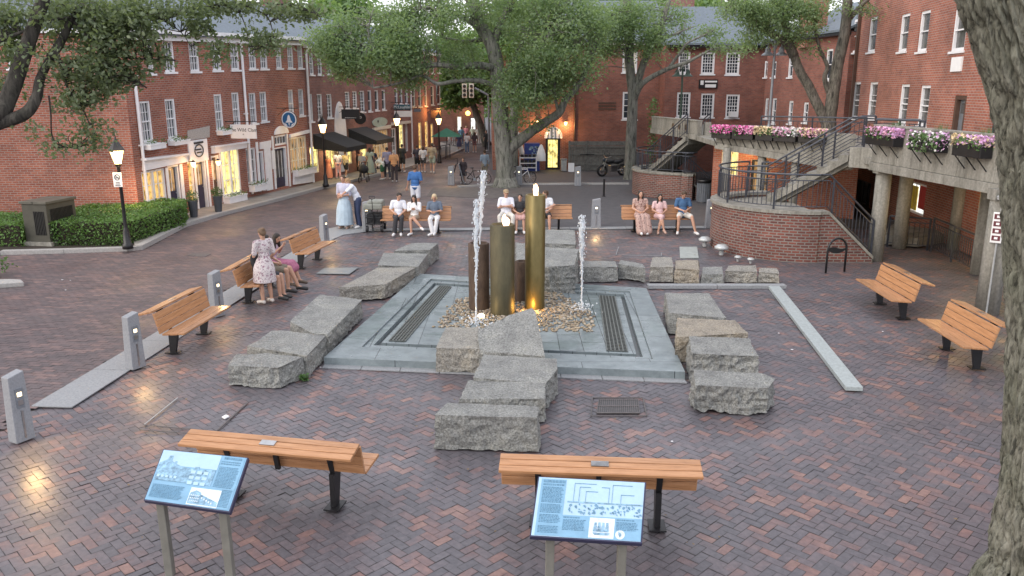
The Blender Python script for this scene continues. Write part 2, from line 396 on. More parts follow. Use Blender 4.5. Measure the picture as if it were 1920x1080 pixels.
g=MB(); g.poly([(-6.5,60,-.006),(9,60,-.006),(9,160,-.006),(-6.5,160,-.006)]); struct('road',g,M['asphalt'])
# sidewalk slab with real kerb
def strip(pts,w,z0,z1,name,m,side=1,seg=None,gap=.01):
    g=MB()
    for i in range(len(pts)-1):
        a=Vector(pts[i][:2]).to_3d(); b=Vector(pts[i+1][:2]).to_3d(); d=(b-a); L=d.length; d/=L; n=Vector((-d.y,d.x,0))*side*w
        k=max(1,int(round(L/seg))) if seg else 1
        for j in range(k):
            p=a+d*(L*j/k+ (gap/2 if seg else 0)); q=a+d*(L*(j+1)/k-(gap/2 if seg else 0))
            g.prism([p,q,q+n,p+n],z0,z1)
    return struct(name,g,m,bevel=.006)
strip([K[i] for i in range(4,14)],.22,-.01,.13,'kerb',M['gran_kerb'],1,1.8)
strip([K[i] for i in range(0,5)],.22,-.01,.11,'kerb',M['gran_kerb'],1,1.8)
g=MB()
off=[Vector((p.x,p.y,0)) for p in K[4:]]
inn=[]
for i,p in enumerate(off):
    d=(off[min(i+1,len(off)-1)]-off[max(i-1,0)]).normalized(); inn.append(p+Vector((-d.y,d.x,0))*.22)
g.prism([(p.x,p.y) for p in inn]+[(-6.5,72),(-11,72),(-14,29)],-.01,.122); struct('sidewalk',g,M['walk'])
g=MB(); g.prism([(K[i].x,K[i].y+.2) for i in range(4)]+[(K[4].x-.1,K[4].y+.2),(inn[1].x,inn[1].y),(-14,29),(-24,28)],-.01,.09); struct('planting_bed',g,M['soil_and_hedge_core'])
# granite bands
A,B=G(58,762),G(600,441); d=(B-A).normalized(); n=Vector((d.y,-d.x,0))*.62
g=MB(); 
LL=(B-A).length; k=int(LL/1.5)
for j in range(k):
    p=A+d*(LL*j/k+.006); q=A+d*(LL*(j+1)/k-.006); g.prism([p,q,q+n,p+n],-.01,.006)
struct('granite_band',g,M['gran_strip'])
g=MB(); a=G(598,441); 
g.prism([G(598,441),G(600,432),G(640,424),G(690,424),G(690,434),G(645,440),G(628,447)],-.01,.008)
p0=G(690,433);p1=G(1335,428); k=12
for j in range(k):
    xa=p0.x+(p1.x-p0.x)*j/k; xb=p0.x+(p1.x-p0.x)*(j+1)/k-.012
    ya=p0.y+(p1.y-p0.y)*j/k; yb=p0.y+(p1.y-p0.y)*(j+1)/k
    g.prism([(xa,ya),(xb,yb),(xb,yb+.42),(xa,ya+.42)],-.01,.012)
struct('granite_band',g,M['gran_strip'])
strip([G(1462,541),G(1618,733)],.26,-.01,.06,'granite_edging',mat('granite_edging',(.34,.38,.38),.5,var=.2,scale=25),-1,1.6)
strip([G(1215,541),G(1475,541)],.2,-.01,.075,'granite_edging',M['gran_strip'],1,1.3)
strip([G(860,352),G(945,347)],.2,-.01,.08,'kerb',M['gran_kerb'],1,1.5)
strip([G(945,347),G(1180,346)],.2,-.01,.08,'kerb',M['gran_kerb'],1,1.5)
# tree pit with dark mulch in front of the centre tree
g=MB(); g.prism([G(800,368),G(812,352),G(1010,352),G(1015,366),G(930,372)],-.01,.012); struct('path',g,mat('packed_dirt',(.12,.105,.1),.8,var=.3,scale=3,bump=.4))
# little kerbed bed at the far left edge
g=MB(); g.prism([G(-60,545),G(46,537),G(40,532),G(20,531),G(-60,533)],-.01,.11); struct('kerb',g,M['gran_kerb'],bevel=.02)
# hatches, plates and drains set in the paving
def cover(name,label,cat,pts,m,z=.008):
    g=MB(); g.prism([G(*p) for p in pts],-.01,z); return tag(g.build(name,m),label,cat)
M['iron']=mat('cast_iron',(.10,.09,.09),.6,var=.3,scale=20,bump=.3)
M['plate']=mat('galvanised_plate',(.2,.22,.225),.45,var=.15,scale=4)
cover('manhole_cover','flat rectangular dark cover in the street near the hedge','manhole cover',[(352,479),(362,474),(396,476),(386,481)],M['iron'])
cover('utility_plate','smooth grey utility plate in the paving by the left stones','utility cover',[(593,513),(608,503),(672,502),(655,514)],M['plate'])
cover('utility_plate','pale square plate in the paving in front of the curved wall','utility cover',[(1275,484),(1274,463),(1307,463),(1310,484)],mat('pale_plate',(.33,.36,.34),.5))
def drain(pts,nb,label):
    t=thing('drain_grate',label,'drain',G(*pts[0]))
    P=[G(*p) for p in pts]
    g=MB(); g.prism(P,-.01,.004); g.build('drain_pit',M['black'],t)
    g=MB()
    for j in range(nb+1):
        f=j/nb; a=P[0].lerp(P[1],f); b=P[3].lerp(P[2],f); a.z=b.z=.007; g.bar(a,b,.015,.012)
    for f in (0,.5,1):
        a=P[0].lerp(P[3],f); b=P[1].lerp(P[2],f); a.z=b.z=.008; g.bar(a,b,.03,.012)
    for e in (-.09,):
        Q=[P[0]+Vector((-.09,-.09,0)),P[1]+Vector((.09,-.09,0)),P[2]+Vector((.09,.09,0)),P[3]+Vector((-.09,.09,0))]
        for i in range(4):
            a,b=Q[i].copy(),Q[(i+1)%4].copy(); a.z=b.z=.0; g.bar(a,b,.018,.012)
    g.build('grate',M['iron'],t); return t
drain([(1119,775),(1199,775),(1196,750),(1123,750)],20,'cast iron slotted drain grate in the paving right of the front boulders')
def outline(name,label,cat,segs,m,w=.02):
    g=MB()
    for a,b in segs:
        p=G(*a);q=G(*b); p.z=q.z=.002; g.bar(p,q,w,.008)
    return tag(g.build(name,m),label,cat)
outline('hatch_frame','large rectangular paved hatch outline left of the foreground bench','hatch',[((333,746),(271,796))],M['gran_strip'],.02)
outline('hatch_frame','thin metal edge line beside a small white marker in the paving','hatch',[((465,754),(405,809))],M['iron'],.025)
outline('hatch_frame','dark seam crossing the paving above the left foreground bench','hatch',[((271,797),(405,809)),((262,806),(352,812))],M['iron'],.02)
outline('hatch_frame','faint square hatch outline behind the back row of stones','hatch',[((1155,478),(1160,463)),((1155,478),(1240,480)),((1240,480),(1240,474))],M['gran_strip'],.02)
cover('marker_tile','tiny white marker tile near the left foreground bench','marker',[(416,782),(424,778),(430,781),(422,785)],M['white'])
g=MB()
for (x,y) in [(123,544),(132,526),(117,525),(601,689),(1289,656),(1287,654),(1655,622),(1485,656),(1260,828),(875,480),(1068,575),(1460,625)]:
    p=G(x,y); r=.018+.02*random.random(); g.ell((p.x,p.y,.006),(r,r*.7,.004),6)
tag(g.build('litter',M['white']),kind='stuff')
# leaf litter scraps
g=MB()
for _ in range(260):
    x=random.uniform(-6,9); y=random.uniform(7,23); s=random.uniform(.012,.03); a=random.uniform(0,PI); z=.008
    g.poly([(x+s*math.cos(a+k*PI/2)*(1 if k%2 else .6),y+s*math.sin(a+k*PI/2)*(1 if k%2 else .6),z+random.uniform(0,.008)) for k in range(4)])
tag(g.build('fallen_leaves',mat('dry_leaf',(.2,.14,.08),.8,var=.4)),kind='stuff')
# ================================================================== BUILDINGS
class Fac:
    """one street front: a vertical plane with measured openings"""
    def __init__(s,p,q,c=0.0,zr=2.8):
        s.p=Vector((p[0],p[1],0)); s.q=Vector((q[0],q[1],0)); s.L=(s.q-s.p).length; s.d=(s.q-s.p)/s.L
        n=Vector((-s.d.y,s.d.x,0)); 
        if n.dot(-s.p)<0: n=-n
        s.n=n; s.c=c; s.zr=zr; s.holes=[]
    def W(s,a,z,o=0.0):
        v=s.p+s.d*a+s.n*o; v.z=z+s.c*a*min(1,max(0,z/s.zr)); return v
    def at(s,x,y):
        a,z=on_plane(x,y,s.p,s.q); zz=z-s.c*a
        if zz<s.zr: zz=z/(1+s.c*a/s.zr)
        return a,zz
    def rect(s,x0,x1,y0,y1):
        ym=(y0+y1)/2; xm=(x0+x1)/2
        a0=s.at(x0,ym)[0]; a1=s.at(x1,ym)[0]; zt=s.at(xm,y0)[1]; zb=s.at(xm,y1)[1]
        if a0>a1: a0,a1=a1,a0
        return a0,a1,zb,zt
    def box(s,mb,a0,a1,z0,z1,o0,o1):
        P=[s.W(a,z,o) for z in (z0,z1) for o in (o0,o1) for a in (a0,a1)]
        f=[(0,1,3,2),(4,6,7,5),(0,4,5,1),(2,3,7,6),(0,2,6,4),(1,5,7,3)]
        c=(P[1]-P[0]).cross(P[2]-P[0])
        if c.z<0: f=[tuple(reversed(x)) for x in f]
        # first face should look down: orientation handled by the sign above
        f=[tuple(reversed(x)) for x in f]
        return mb.add(P,f)
    def quad(s,mb,a0,a1,z0,z1,o):
        return s.poly(mb,[(a0,z0),(a1,z0),(a1,z1),(a0,z1)],o)
    def poly(s,mb,pts,o,uv=None):
        P=[s.W(a,z,o) for a,z in pts]
        nn=Vector((0,0,0))
        for i in range(len(P)): nn+=(P[i]-P[0]).cross(P[(i+1)%len(P)]-P[0])
        idx=list(range(len(P)))
        if nn.dot(s.n)<0: idx.reverse()
        return mb.add(P,[tuple(idx)],[[(pts[i][0],pts[i][1]) for i in idx]])
    def wall(s,mb,a0,a1,z0,z1,depth=.16,o=0.0,holes=None):
        hs=[h for h in (holes if holes is not None else s.holes) if h[0]<a1 and h[1]>a0]
        A=sorted({a0,a1}|{min(max(v,a0),a1) for h in hs for v in h[:2]}); Z=sorted({z0,z1}|{min(max(v,z0),z1) for h in hs for v in h[2:4]})
        for i in range(len(A)-1):
            zrun=None
            for j in range(len(Z)-1):
                ca=(A[i]+A[i+1])/2; cz=(Z[j]+Z[j+1])/2
                if any(h[0]<ca<h[1] and h[2]<cz<h[3] for h in hs): continue
                if A[i+1]-A[i]>1e-6 and Z[j+1]-Z[j]>1e-6: s.quad(mb,A[i],A[i+1],Z[j],Z[j+1],o)
        for h in hs:
            h=(max(h[0],a0),min(h[1],a1),max(h[2],z0),min(h[3],z1))
            for (b0,b1) in (((h[0],h[2]),(h[0],h[3])),((h[1],h[2]),(h[1],h[3])),((h[0],h[3]),(h[1],h[3])),((h[0],h[2]),(h[1],h[2]))):
                P=[s.W(b0[0],b0[1],o),s.W(b1[0],b1[1],o),s.W(b1[0],b1[1],o-depth),s.W(b0[0],b0[1],o-depth)]
                c=Vector(s.W((h[0]+h[1])/2,(h[2]+h[3])/2,o-depth/2)); fn=(P[1]-P[0]).cross(P[2]-P[0])
                idx=(0,1,2,3) if fn.dot(c-P[0])>0 else (3,2,1,0)
                mb.add(P,[idx])
        return mb
    def window(s,par,r,kind='sash',fr='white',glass='glass',cols=2,rows=4,fw=.07,sill=True,mid=True,hole=True,mw=.02,name='window',depth=.15,arch=False):
        a0,a1,z0,z1=r
        if hole: s.holes.append(r)
        g=MB(); e=.002; i0,i1=-depth+.03,-.03
        s.box(g,a0-.01,a0+fw,z0+e,z1+.01,i0,i1); s.box(g,a1-fw,a1+.01,z0+e,z1+.01,i0,i1)
        s.box(g,a0+fw,a1-fw,z1-fw,z1+.01,i0,i1+.003); s.box(g,a0+fw,a1-fw,z0,z0+fw,i0,i1+.003)
        if mid: s.box(g,a0+fw,a1-fw,(z0+z1)/2-.02,(z0+z1)/2+.02,i0,i1-.01)
        for k in range(1,cols):
            a=a0+fw+(a1-a0-2*fw)*k/cols; s.box(g,a-mw/2,a+mw/2,z0+fw,z1-fw,i0,i1-.03)
        for k in range(1,rows):
            z=z0+fw+(z1-z0-2*fw)*k/rows
            if mid and abs(z-(z0+z1)/2)<.03: continue
            s.box(g,a0+fw,a1-fw,z-mw/2,z+mw/2,i0,i1-.032)
        f=g.build(name,M[fr],par)
        g=MB(); s.quad(g,a0,a1,z0,z1,-depth+.045); g.build('pane',M[glass],f)
        if sill: g=MB(); s.box(g,a0-.06,a1+.06,z0-.07,z0,-depth+.02,.05); g.build('sill',M[fr],f)
        return f
    def door(s,par,r,col='door',fr='white',glass='lit',half=.5,fw=.06,cols=2,rows=3,depth=.2,hole=True,label=None):
        a0,a1,z0,z1=r
        if hole: s.holes.append(r)
        g=MB(); w=a1-a0
        s.box(g,a0+fw,a1-fw,z0+.02,z1-fw,-depth+.02,-depth+.07)
        d=g.build('door',M[col],par,label=label)
        g=MB(); zs=z0+(z1-z0)*half
        if glass:
            s.quad(g,a0+fw+.08,a1-fw-.08,zs,z1-fw-.1,-depth+.078); g.build('door_pane',M[glass],d)
        g=MB(); s.box(g,a0-.01,a0+fw,z0,z1+.01,-depth,-.01); s.box(g,a1-fw,a1+.01,z0,z1+.01,-depth,-.01); s.box(g,a0+fw,a1-fw,z1-fw,z1+.01,-depth,-.012)
        for k in range(1,cols):
            a=a0+w*k/cols; 
            if glass: s.box(g,a-.012,a+.012,zs,z1-fw-.1,-depth+.05,-depth+.09)
        g.build('door_frame',M[fr],d)
        g=MB(); g.ell(s.W(a1-fw-.06,z0+(z1-z0)*.45,-depth+.1),.03,6); g.build('handle',M['steel'],d)
        return d
def shell(F,mb,a0,a1,z0,z1,dep,holes=None,front=True):
    if front: F.wall(mb,a0,a1,z0,z1,holes=holes)
    P=[F.W(a0,z0),F.W(a1,z0),F.W(a1,z0,-dep),F.W(a0,z0,-dep)]; Q=[F.W(a0,z1),F.W(a1,z1),F.W(a1,z1,-dep),F.W(a0,z1,-dep)]
    c=(P[0]+P[2])/2
    for i in (1,2,3):
        j=(i+1)%4; f=[P[i],P[j],Q[j],Q[i]]; fn=(f[1]-f[0]).cross(f[2]-f[0])
        if fn.dot(f[0]-c)<0: f.reverse()
        mb.add(f,[(0,1,2,3)])
def roof(F,par,a0,a1,z,ridge,dep,over=.25,m='slate',name='roof'):
    g=MB(); e=[(over,z-.02),(-dep/2,z+ridge),(-dep-over,z-.02)]
    for i in (0,1):
        (o0,z0),(o1,z1)=e[i],e[i+1]
        P=[F.W(a0-.1,z0,o0),F.W(a1+.1,z0,o0),F.W(a1+.1,z1,o1),F.W(a0-.1,z1,o1)]
        nn=(P[1]-P[0]).cross(P[2]-P[0])
        if nn.z<0: P.reverse()
        g.extr(P,(0,0,.1))
    # gable ends
    for a in (a0,a1):
        g.add([F.W(a,z-.05,0),F.W(a,z-.05,-dep),F.W(a,z+ridge-.02,-dep/2)],[(0,1,2)])
    return g.build(name,M[m],par)
def chimney(F,par,a,o,z0,h,w=.8,d=.6,m='brick_b'):
    g=MB(); c=F.W(a,0,o); ang=math.atan2(F.d.y,F.d.x)
    g.box((c.x,c.y,z0+h/2),(w,d,h),ang); g.box((c.x,c.y,z0+h-.1),(w+.12,d+.12,.14),ang)
    g.box((c.x,c.y,z0+h+.06),(w*.6,d*.6,.2),ang); return g.build('chimney',M[m],par)
def downspout(F,par,x,y0,y1,m='white',r=.055):
    a,z1=F.at(x,y0); b,z0=F.at(x+ (0),y1); a1,_=F.at(x,y0)
    g=MB(); am=F.at(x,(y0+y1)/2)[0]
    g.tube([F.W(am,max(.02,z0),.08),F.W(am,z1-.25,.08),F.W(am,z1,.22)],r,8)
    for z in (z0+.4,(z0+z1)/2): F.box(g,am-.08,am+.08,z,z+.05,-.01,.12)
    return g.build('downspout',M[m],par)
def flowerbox(par_unused,F,x0,x1,y0,y1,label,m='white',dep=.28,gh=.16,off=.02,group='window boxes on the left shopfronts'):
    a0,a1,z0,z1=F.rect(x0,x1,y0,y1)
    t=thing('window_box',label,'planter',F.W((a0+a1)/2,z0,off),group)
    g=MB(); F.box(g,a0,a1,z0,z1,off,off+dep); F.box(g,a0-.02,a1+.02,z1-.04,z1+.01,off-.005,off+dep+.02); g.build('box',M[m],t)
    g=MB()
    for _ in range(int(90*(a1-a0)/.8)):
        c=F.W(random.uniform(a0,a1),z1+random.uniform(0,gh)*random.random()**.5,off+random.uniform(-.0,dep+.06)); leafq(g,c,.07)
    g.build('foliage',M['planter_leaf'],t); return t
def leafq(g,c,s,asp=.6):
    u=Vector((random.gauss(0,1),random.gauss(0,1),random.gauss(0,.7))).normalized(); v=u.orthogonal().normalized()
    v=(Matrix.Rotation(random.uniform(0,2*PI),3,u)@v)*s*asp*.5; u=u*s*.5
    g.add([c-u,c+v,c+u,c-v],[(0,1,2,3)])
def text(par,body,loc,size,rot,m,name='lettering',font_scale=1.0,align='CENTER',extr=.003,label=None,sx=1):
    cu=bpy.data.curves.new(name,'FONT'); cu.body=body; cu.size=size; cu.align_x=align; cu.align_y='CENTER'; cu.extrude=extr; cu.resolution_u=2
    o=bpy.data.objects.new(name,cu); COL.objects.link(o); dg=bpy.context.evaluated_depsgraph_get()
    me=bpy.data.meshes.new_from_object(o.evaluated_get(dg)); bpy.data.objects.remove(o); me.materials.clear(); me.materials.append(m)
    o=bpy.data.objects.new(name,me); COL.objects.link(o)
    o.location=Vector(loc)-Vector(world_base(par)) if par is not None else loc
    o.rotation_euler=rot; o.scale=(sx,1,1)
    if par is not None: o.parent=par
    return o
# ---- the three storey corner block on the left (A) ----
cA=(-12.68,27.06)
FA=Fac((-12.13,29.36),(-9.91,38.67),.035)
BA=thing('brick_building','red brick corner building on the left with white sash windows and lit shopfronts','building',(cA[0],cA[1],0))
for r in [(307,327,76,135),(355,373,77,134),(397,414,77,132),(432,448,79,131),(275,287,73,138)]: FA.window(BA,FA.rect(*r),cols=3,rows=4)
for r in [(466,480,80,129),(487,501,80,129),(517,528,82,128),(539,550,83,128),(558,568,84,128)]: FA.window(BA,FA.rect(*r),cols=3,rows=4,fw=.055)
for r in [(265,285,189,267),(312,331,185,260),(403,418,176,243),(436,450,173,237)]: FA.window(BA,FA.rect(*r),cols=3,rows=4)
for r in [(468,481,174,232),(488,501,172,228),(541,551,168,220),(560,570,167,217)]: FA.window(BA,FA.rect(*r),cols=3,rows=4,fw=.055)
# ground floor openings
def shop(par,F,r,glass='lit',cols=2,rows=3,fr='white',bars=2):
    a0,a1,z0,z1=F.rect(*r); f=F.window(par,(a0,a1,z0,z1),fr=fr,glass=glass,cols=1,rows=1,mid=False,sill=False,name='shop_window',fw=.07)
    g=MB()
    for k in range(1,bars): 
        a=a0+(a1-a0)*k/bars; F.box(g,a-.05,a+.05,z0+.07,z1-.07,-.12,-.028)
    for b in range(bars):
        b0=a0+(a1-a0)*b/bars; b1=a0+(a1-a0)*(b+1)/bars
        for k in range(1,cols): a=b0+(b1-b0)*k/cols; F.box(g,a-.012,a+.012,z0+.07,z1-.07,-.11,-.06)
    for k in range(1,rows): z=z0+(z1-z0)*k/rows; F.box(g,a0+.07,a1-.07,z-.012,z+.012,-.11,-.063)
    g.build('glazing_bars',M[fr],f); return f
shop(BA,FA,(268,313,318,402),'lit',2,3)
FA.door(BA,FA.rect(318,339,309,407),'door',glass='lit_dim')
FA.window(BA,FA.rect(355,366,303,392),cols=1,rows=2,glass='lit',mid=False,sill=False,name='side_light',fw=.04)
FA.door(BA,FA.rect(369,389,300,393),'door',glass='lit_dim')
FA.door(BA,FA.rect(399,414,291,383),'door_br',glass='lit_dim')
shop(BA,FA,(417,451,279,366),'lit_y',2,3)
shop(BA,FA,(463,481,277,345),'glass_dim',3,3,bars=1)
FA.door(BA,FA.rect(486,496,283,359),'door',glass='glass_dim')
FA.door(BA,FA.rect(515,539,275,352),'door',glass='glass_dim',cols=4,half=.25)
FA.window(BA,FA.rect(515,539,253,272),cols=4,rows=1,mid=False,sill=False,glass='glass_dim',name='transom_window')
shop(BA,FA,(544,576,256,322),'lit_dim',3,3,'cream')
EA=10.0
ztA=6.42
g=MB(); FA.wall(g,-2.36,EA,0,ztA)
# side wall facing the square: from the corner leftwards
FS=Fac((cA[0]-9.5,cA[1]-.55),(cA[0]+.0,cA[1]),0)
rs=[FS.rect(12,46,72,128),FS.rect(-60,-28,70,128),FS.rect(95,125,74,128)]
for r in rs[:2]: FS.window(BA,r,cols=3,rows=4)
FS.wall(g,0,FS.L,0,6.4)
# gable + rear so it is a closed block
P0=FS.W(0,0); P1=FS.W(0,6.4); Q0=FA.W(EA,0); Q1=FA.W(EA,ztA); R0=FA.W(EA,0,-9.5); R1=FA.W(EA,ztA,-9.5)
g.add([P0,R0,R1,P1],[(3,2,1,0)]); g.add([Q0,R0,R1,Q1],[(0,1,2,3)])
g.build('wall',M['brick'],BA)
# roof : ridge parallel to the street
g=MB()
c0=FA.W(-2.5,ztA-.05,.3); c1=FA.W(EA,ztA-.05,.3); r0=FA.W(-2.5,ztA+2.3,-4.6); r1=FA.W(EA,ztA+2.3,-4.6); b0=FA.W(-2.5,ztA-.05,-9.7); b1=FA.W(EA,ztA-.05,-9.7)
g.extr([c0,c1,r1,r0],(0,0,.1)); g.extr([r0,r1,b1,b0],(0,0,.1)); g.add([FS.W(FS.L,6.38,-.02),FS.W(0,6.38,-.02),r0],[(0,1,2)]); g.add([Q1,R1,r1],[(0,1,2)])
rf=g.build('roof',M['slate'],BA)
g=MB(); FA.box(g,-2.6,EA+.05,ztA-.22,ztA+.0,.0,.16); FA.box(g,-2.6,EA+.05,ztA,ztA+.14,-.1,.36); FS.box(g,0,FS.L+.2,6.3,6.42,0,.12); g.build('cornice',M['white'],BA)
chimney(FA,BA,8.2,-4.2,7.6,1.7,.9,.7,'granite'); chimney(FA,BA,-1,-4.4,7.7,1.5)
downspout(FA,BA,262,140,402); downspout(FA,BA,459,66,366); 
# fascias, panels and pilasters of the shopfronts
g=MB()
def slant(F,g,x0,x1,yt0,yt1,yb0,yb1,o0,o1):
    A=F.at(x0,yt0),F.at(x1,yt1),F.at(x1,yb1),F.at(x0,yb0)
    P=[F.W(a,z,o0) for a,z in A]; g.extr(P,F.n*(o1-o0))
def pil(F,g,x0,x1,y0,y1,o0,o1):
    a0,a1,z0,z1=F.rect(x0,x1,y0,y1); F.box(g,a0,a1,z0,z1,o0,o1)
slant(FA,g,266,348,301,290,320,303,.0,.12); slant(FA,g,264,350,297,287,301,290,.0,.22)
slant(FA,g,396,459,277,268,288,277,.0,.12); slant(FA,g,395,461,274,265,277,268,.0,.2)
pil(FA,g,313.5,318,313,404,0,.03); pil(FA,g,339.5,345,307,403,0,.03)
pil(FA,g,366.2,369,300,392,0,.03); pil(FA,g,389.2,392,297,388,0,.03)
pil(FA,g,414.2,417,283,380,0,.03)
pil(FA,g,482,486,266,360,0,.03); slant(FA,g,486.5,507,267,263,280,277,0,.04); pil(FA,g,497,508,277,357,0,.05)
pil(FA,g,512,515,255,355,0,.03); pil(FA,g,539.3,541.7,250,350,0,.03)
slant(FA,g,541.5,578,252,243,258,249,0,.1)
slant(FA,g,549,584,327,322,346,341,0,.1)
slant(FA,g,418,451,368,363,378,373,0,.06)
g.build('shopfront_trim',M['white'],BA)
g=MB(); slant(FA,g,351,392,245,236,264,257,0,.03); g.build('lintel',M['granite'],BA)
g=MB()
c=FA.at(527,253)
pts=[(c[0]+.62*math.cos(t),c[1]+.05+.32*math.sin(t)) for t in [PI*k/12 for k in range(13)]]
P=[FA.W(a,z,0) for a,z in pts]; g.extr(P,FA.n*.06); g.build('door_arch',M['white'],BA)
# ---- second brick row (B) ----
pB=FA.W(EA+.02,0,-.0); qB=G(826,284)
FB=Fac((pB.x,pB.y),(qB.x,qB.y),.0)
BB=thing('brick_building','long brown brick row building with black shop awnings and a slate roof','building',(pB.x,pB.y,0))
aD=FB.at(769,200)[0]
for r in [(580,588,99,140),(595,604,101,140),(613,622,102,140),(645,653,103,139),(660,669,104,138),(675,683,105,138),(705,711,106,138),(715,721,106,138)]: FB.window(BB,FB.rect(*r),cols=2,rows=4,fw=.06)
for r in [(578,587,176,228),(595,605,176,225),(613,623,176,221),(647,656,172,204),(661,670,171,203),(675,684,170,210)]: FB.window(BB,FB.rect(*r),cols=2,rows=6,fw=.06)
for r in [(690,697,169,209),(703,710,169,207),(716,723,168,206),(740,746,165,196),(749,755,165,195),(759,765,163,195)]: FB.window(BB,FB.rect(*r),cols=1,rows=2,fw=.07)
shop(BB,FB,(582,598,273,325),'lit_y',1,1,'cream',1); shop(BB,FB,(612,629,268,318),'lit_y',1,1,'cream',2); shop(BB,FB,(649,660,262,308),'lit_y',1,1,'cream',1)
shop(BB,FB,(676,688,257,300),'lit_y',1,1,'cream',1); shop(BB,FB,(699,728,244,302),'lit_dim',3,4,'cream',2)
shop(BB,FB,(734,743,240,290),'glass_dim',2,3,'white',1); shop(BB,FB,(749,757,232,284),'lit_y',2,3,'white',1); shop(BB,FB,(760,765,232,284),'glass_dim',2,3,'white',1)
g=MB(); shell(FB,g,0,aD,0,6.6,9); g.build('wall',M['brick_b'],BB)
roof(FB,BB,0,aD,6.6,2.2,9)
g=MB(); FB.box(g,0,aD+.05,6.45,6.62,0,.2); g.build('cornice',M['white'],BB)
downspout(FB,BB,578,90,344); downspout(FB,BB,769,100,300)
g=MB(); slant(FB,g,698,730,240,234,245,240,0,.12); slant(FB,g,733,768,230,226,235,231,0,.1); g.build('shopfront_trim',M['cream'],BB)
chimney(FB,BB,6,-4.2,8,2,1.3,.9,'brick_b')
g=MB(); a,z=FB.at(638,250); 
pts=[(a-.75,.3)]+[(a+.75*math.cos(PI-PI*k/10),2.2+1.75*math.sin(PI*k/10)*1.0) for k in range(11)]+[(a+.75,.3)]
g.extr([FB.W(p[0],p[1],0) for p in pts],FB.n*.05); g.build('arched_panel',M['white'],BB,label='tall white arched panel between the awnings')
# ---- third brick building (D), orange lit arches ----
BD=thing('brick_building','red brick building at the street corner with warm lit arched doorways','building',FB.W(aD,0))
FD=Fac((FB.W(aD+.02,0).x,FB.W(aD+.02,0).y),(qB.x,qB.y),0)
for r in [(773,779,162,200),(784,790,160,200),(796,801,160,199),(808,814,161,197),(820,826,160,195),(773,779,104,140),(786,792,104,139),(797,802,104,138),(809,814,104,138),(820,826,105,137)]: FD.window(BD,FD.rect(*r),cols=1,rows=2,fw=.06,fr='cream')
for r in [(785,791,229,280),(797,803,227,277),(808,813,231,272)]: FD.window(BD,FD.rect(*r),cols=1,rows=2,glass='lit',fr='cream',mid=False,name='arched_window')
g=MB(); shell(FD,g,0,FD.L,0,7.1,9); g.build('wall',M['brick'],BD)
g=MB(); FD.box(g,0,FD.L+.1,6.95,7.15,0,.2); g.build('cornice',M['cream'],BD); roof(FD,BD,0,FD.L,7.15,1.8,9)
# far end of the street
FE=Fac((-7.5,74),(-2.6,76),0)
BE=thing('brick_building','small brown brick building with one lit doorway at the far end of the street','building',(-7.5,74,0))
shop(BE,FE,(857,866,218,246),'lit_w',1,2,'cream',1); shop(BE,FE,(882,893,220,244),'lit_w',1,1,'black',1)
g=MB(); shell(FE,g,-1,FE.L,0,6,7); g.build('wall',M['brick_b'],BE); roof(FE,BE,-1,FE.L,6,2,7)
lamp('shop_glow',FE.W(1.6,4.4,1.0),60)
g=MB(); g.ell(FE.W(FE.at(874,212)[0],FE.at(874,212)[1],.5),.22,10); tag(g.build('globe_lamp',mat('lamp_globe',(.8,.6,.2),emit=(1,.6,.12),es=3)),'round orange globe lamp glowing on the far end building','lamp')
# ---- centre building (F) ----
yF=47.27
xF0=(925-960)/F*48.2; xF1=D(1240,300,yF).x
FF=Fac((xF0,yF),(xF1,yF),0)
BF=thing('brick_building','wide brown brick building behind the centre tree with boarded window and grey roof','building',(xF0,yF,0))
xs=D(1077,250,yF).x-xF0
FF.window(BF,FF.rect(1167,1195,92,136),cols=1,rows=1,mid=False,glass='cream',fw=.09)
FF.window(BF,FF.rect(1167,1195,172,224),cols=2,rows=4,fw=.1)
g=MB(); hd=FF.rect(1023,1050,257,319); FF.door(BF,hd,'black',fr='black',glass='lit_y',half=.08,cols=2)
g=MB(); shell(FF,g,xs,FF.L,0,7.15,9); g.build('wall',M['brick_c'],BF)
g=MB(); FF.wall(g,0,xs-.005,0,7.15,o=.06)
FFl=Fac((xF0,yF),(-2.0,75),0)
g.add([(xF0,yF-.06,0),(-1.9,75,0),(-1.9,75,7.15),(xF0,yF-.06,7.15)],[(0,1,2,3)]); g.build('wall',M['brick'],BF)
roof(FF,BF,0,FF.L,7.15,2.6,9,.4)
g=MB(); FF.box(g,0,FF.L,7.0,7.2,0,.35); g.build('eave',M['granite'],BF)
g=MB(); a,b,c,d=FF.rect(1122,1155,189,206)
for k in range(3): FF.box(g,a,b,c+(d-c)*k/3,c+(d-c)*(k+.55)/3,0,.03)
g.build('wall_plaque',M['door_br'],BF)
chimney(FF,BF,3,-4.5,8.6,2.0,1.6,1,'brick_b'); chimney(FF,BF,11.5,-4.5,8.9,1.8,1.4,1,'brick_b')
g=MB(); g.tube([FF.W(xs,.0,.09),FF.W(xs,7.1,.09)],.05,6); g.build('downspout',M['door_br'],BF)
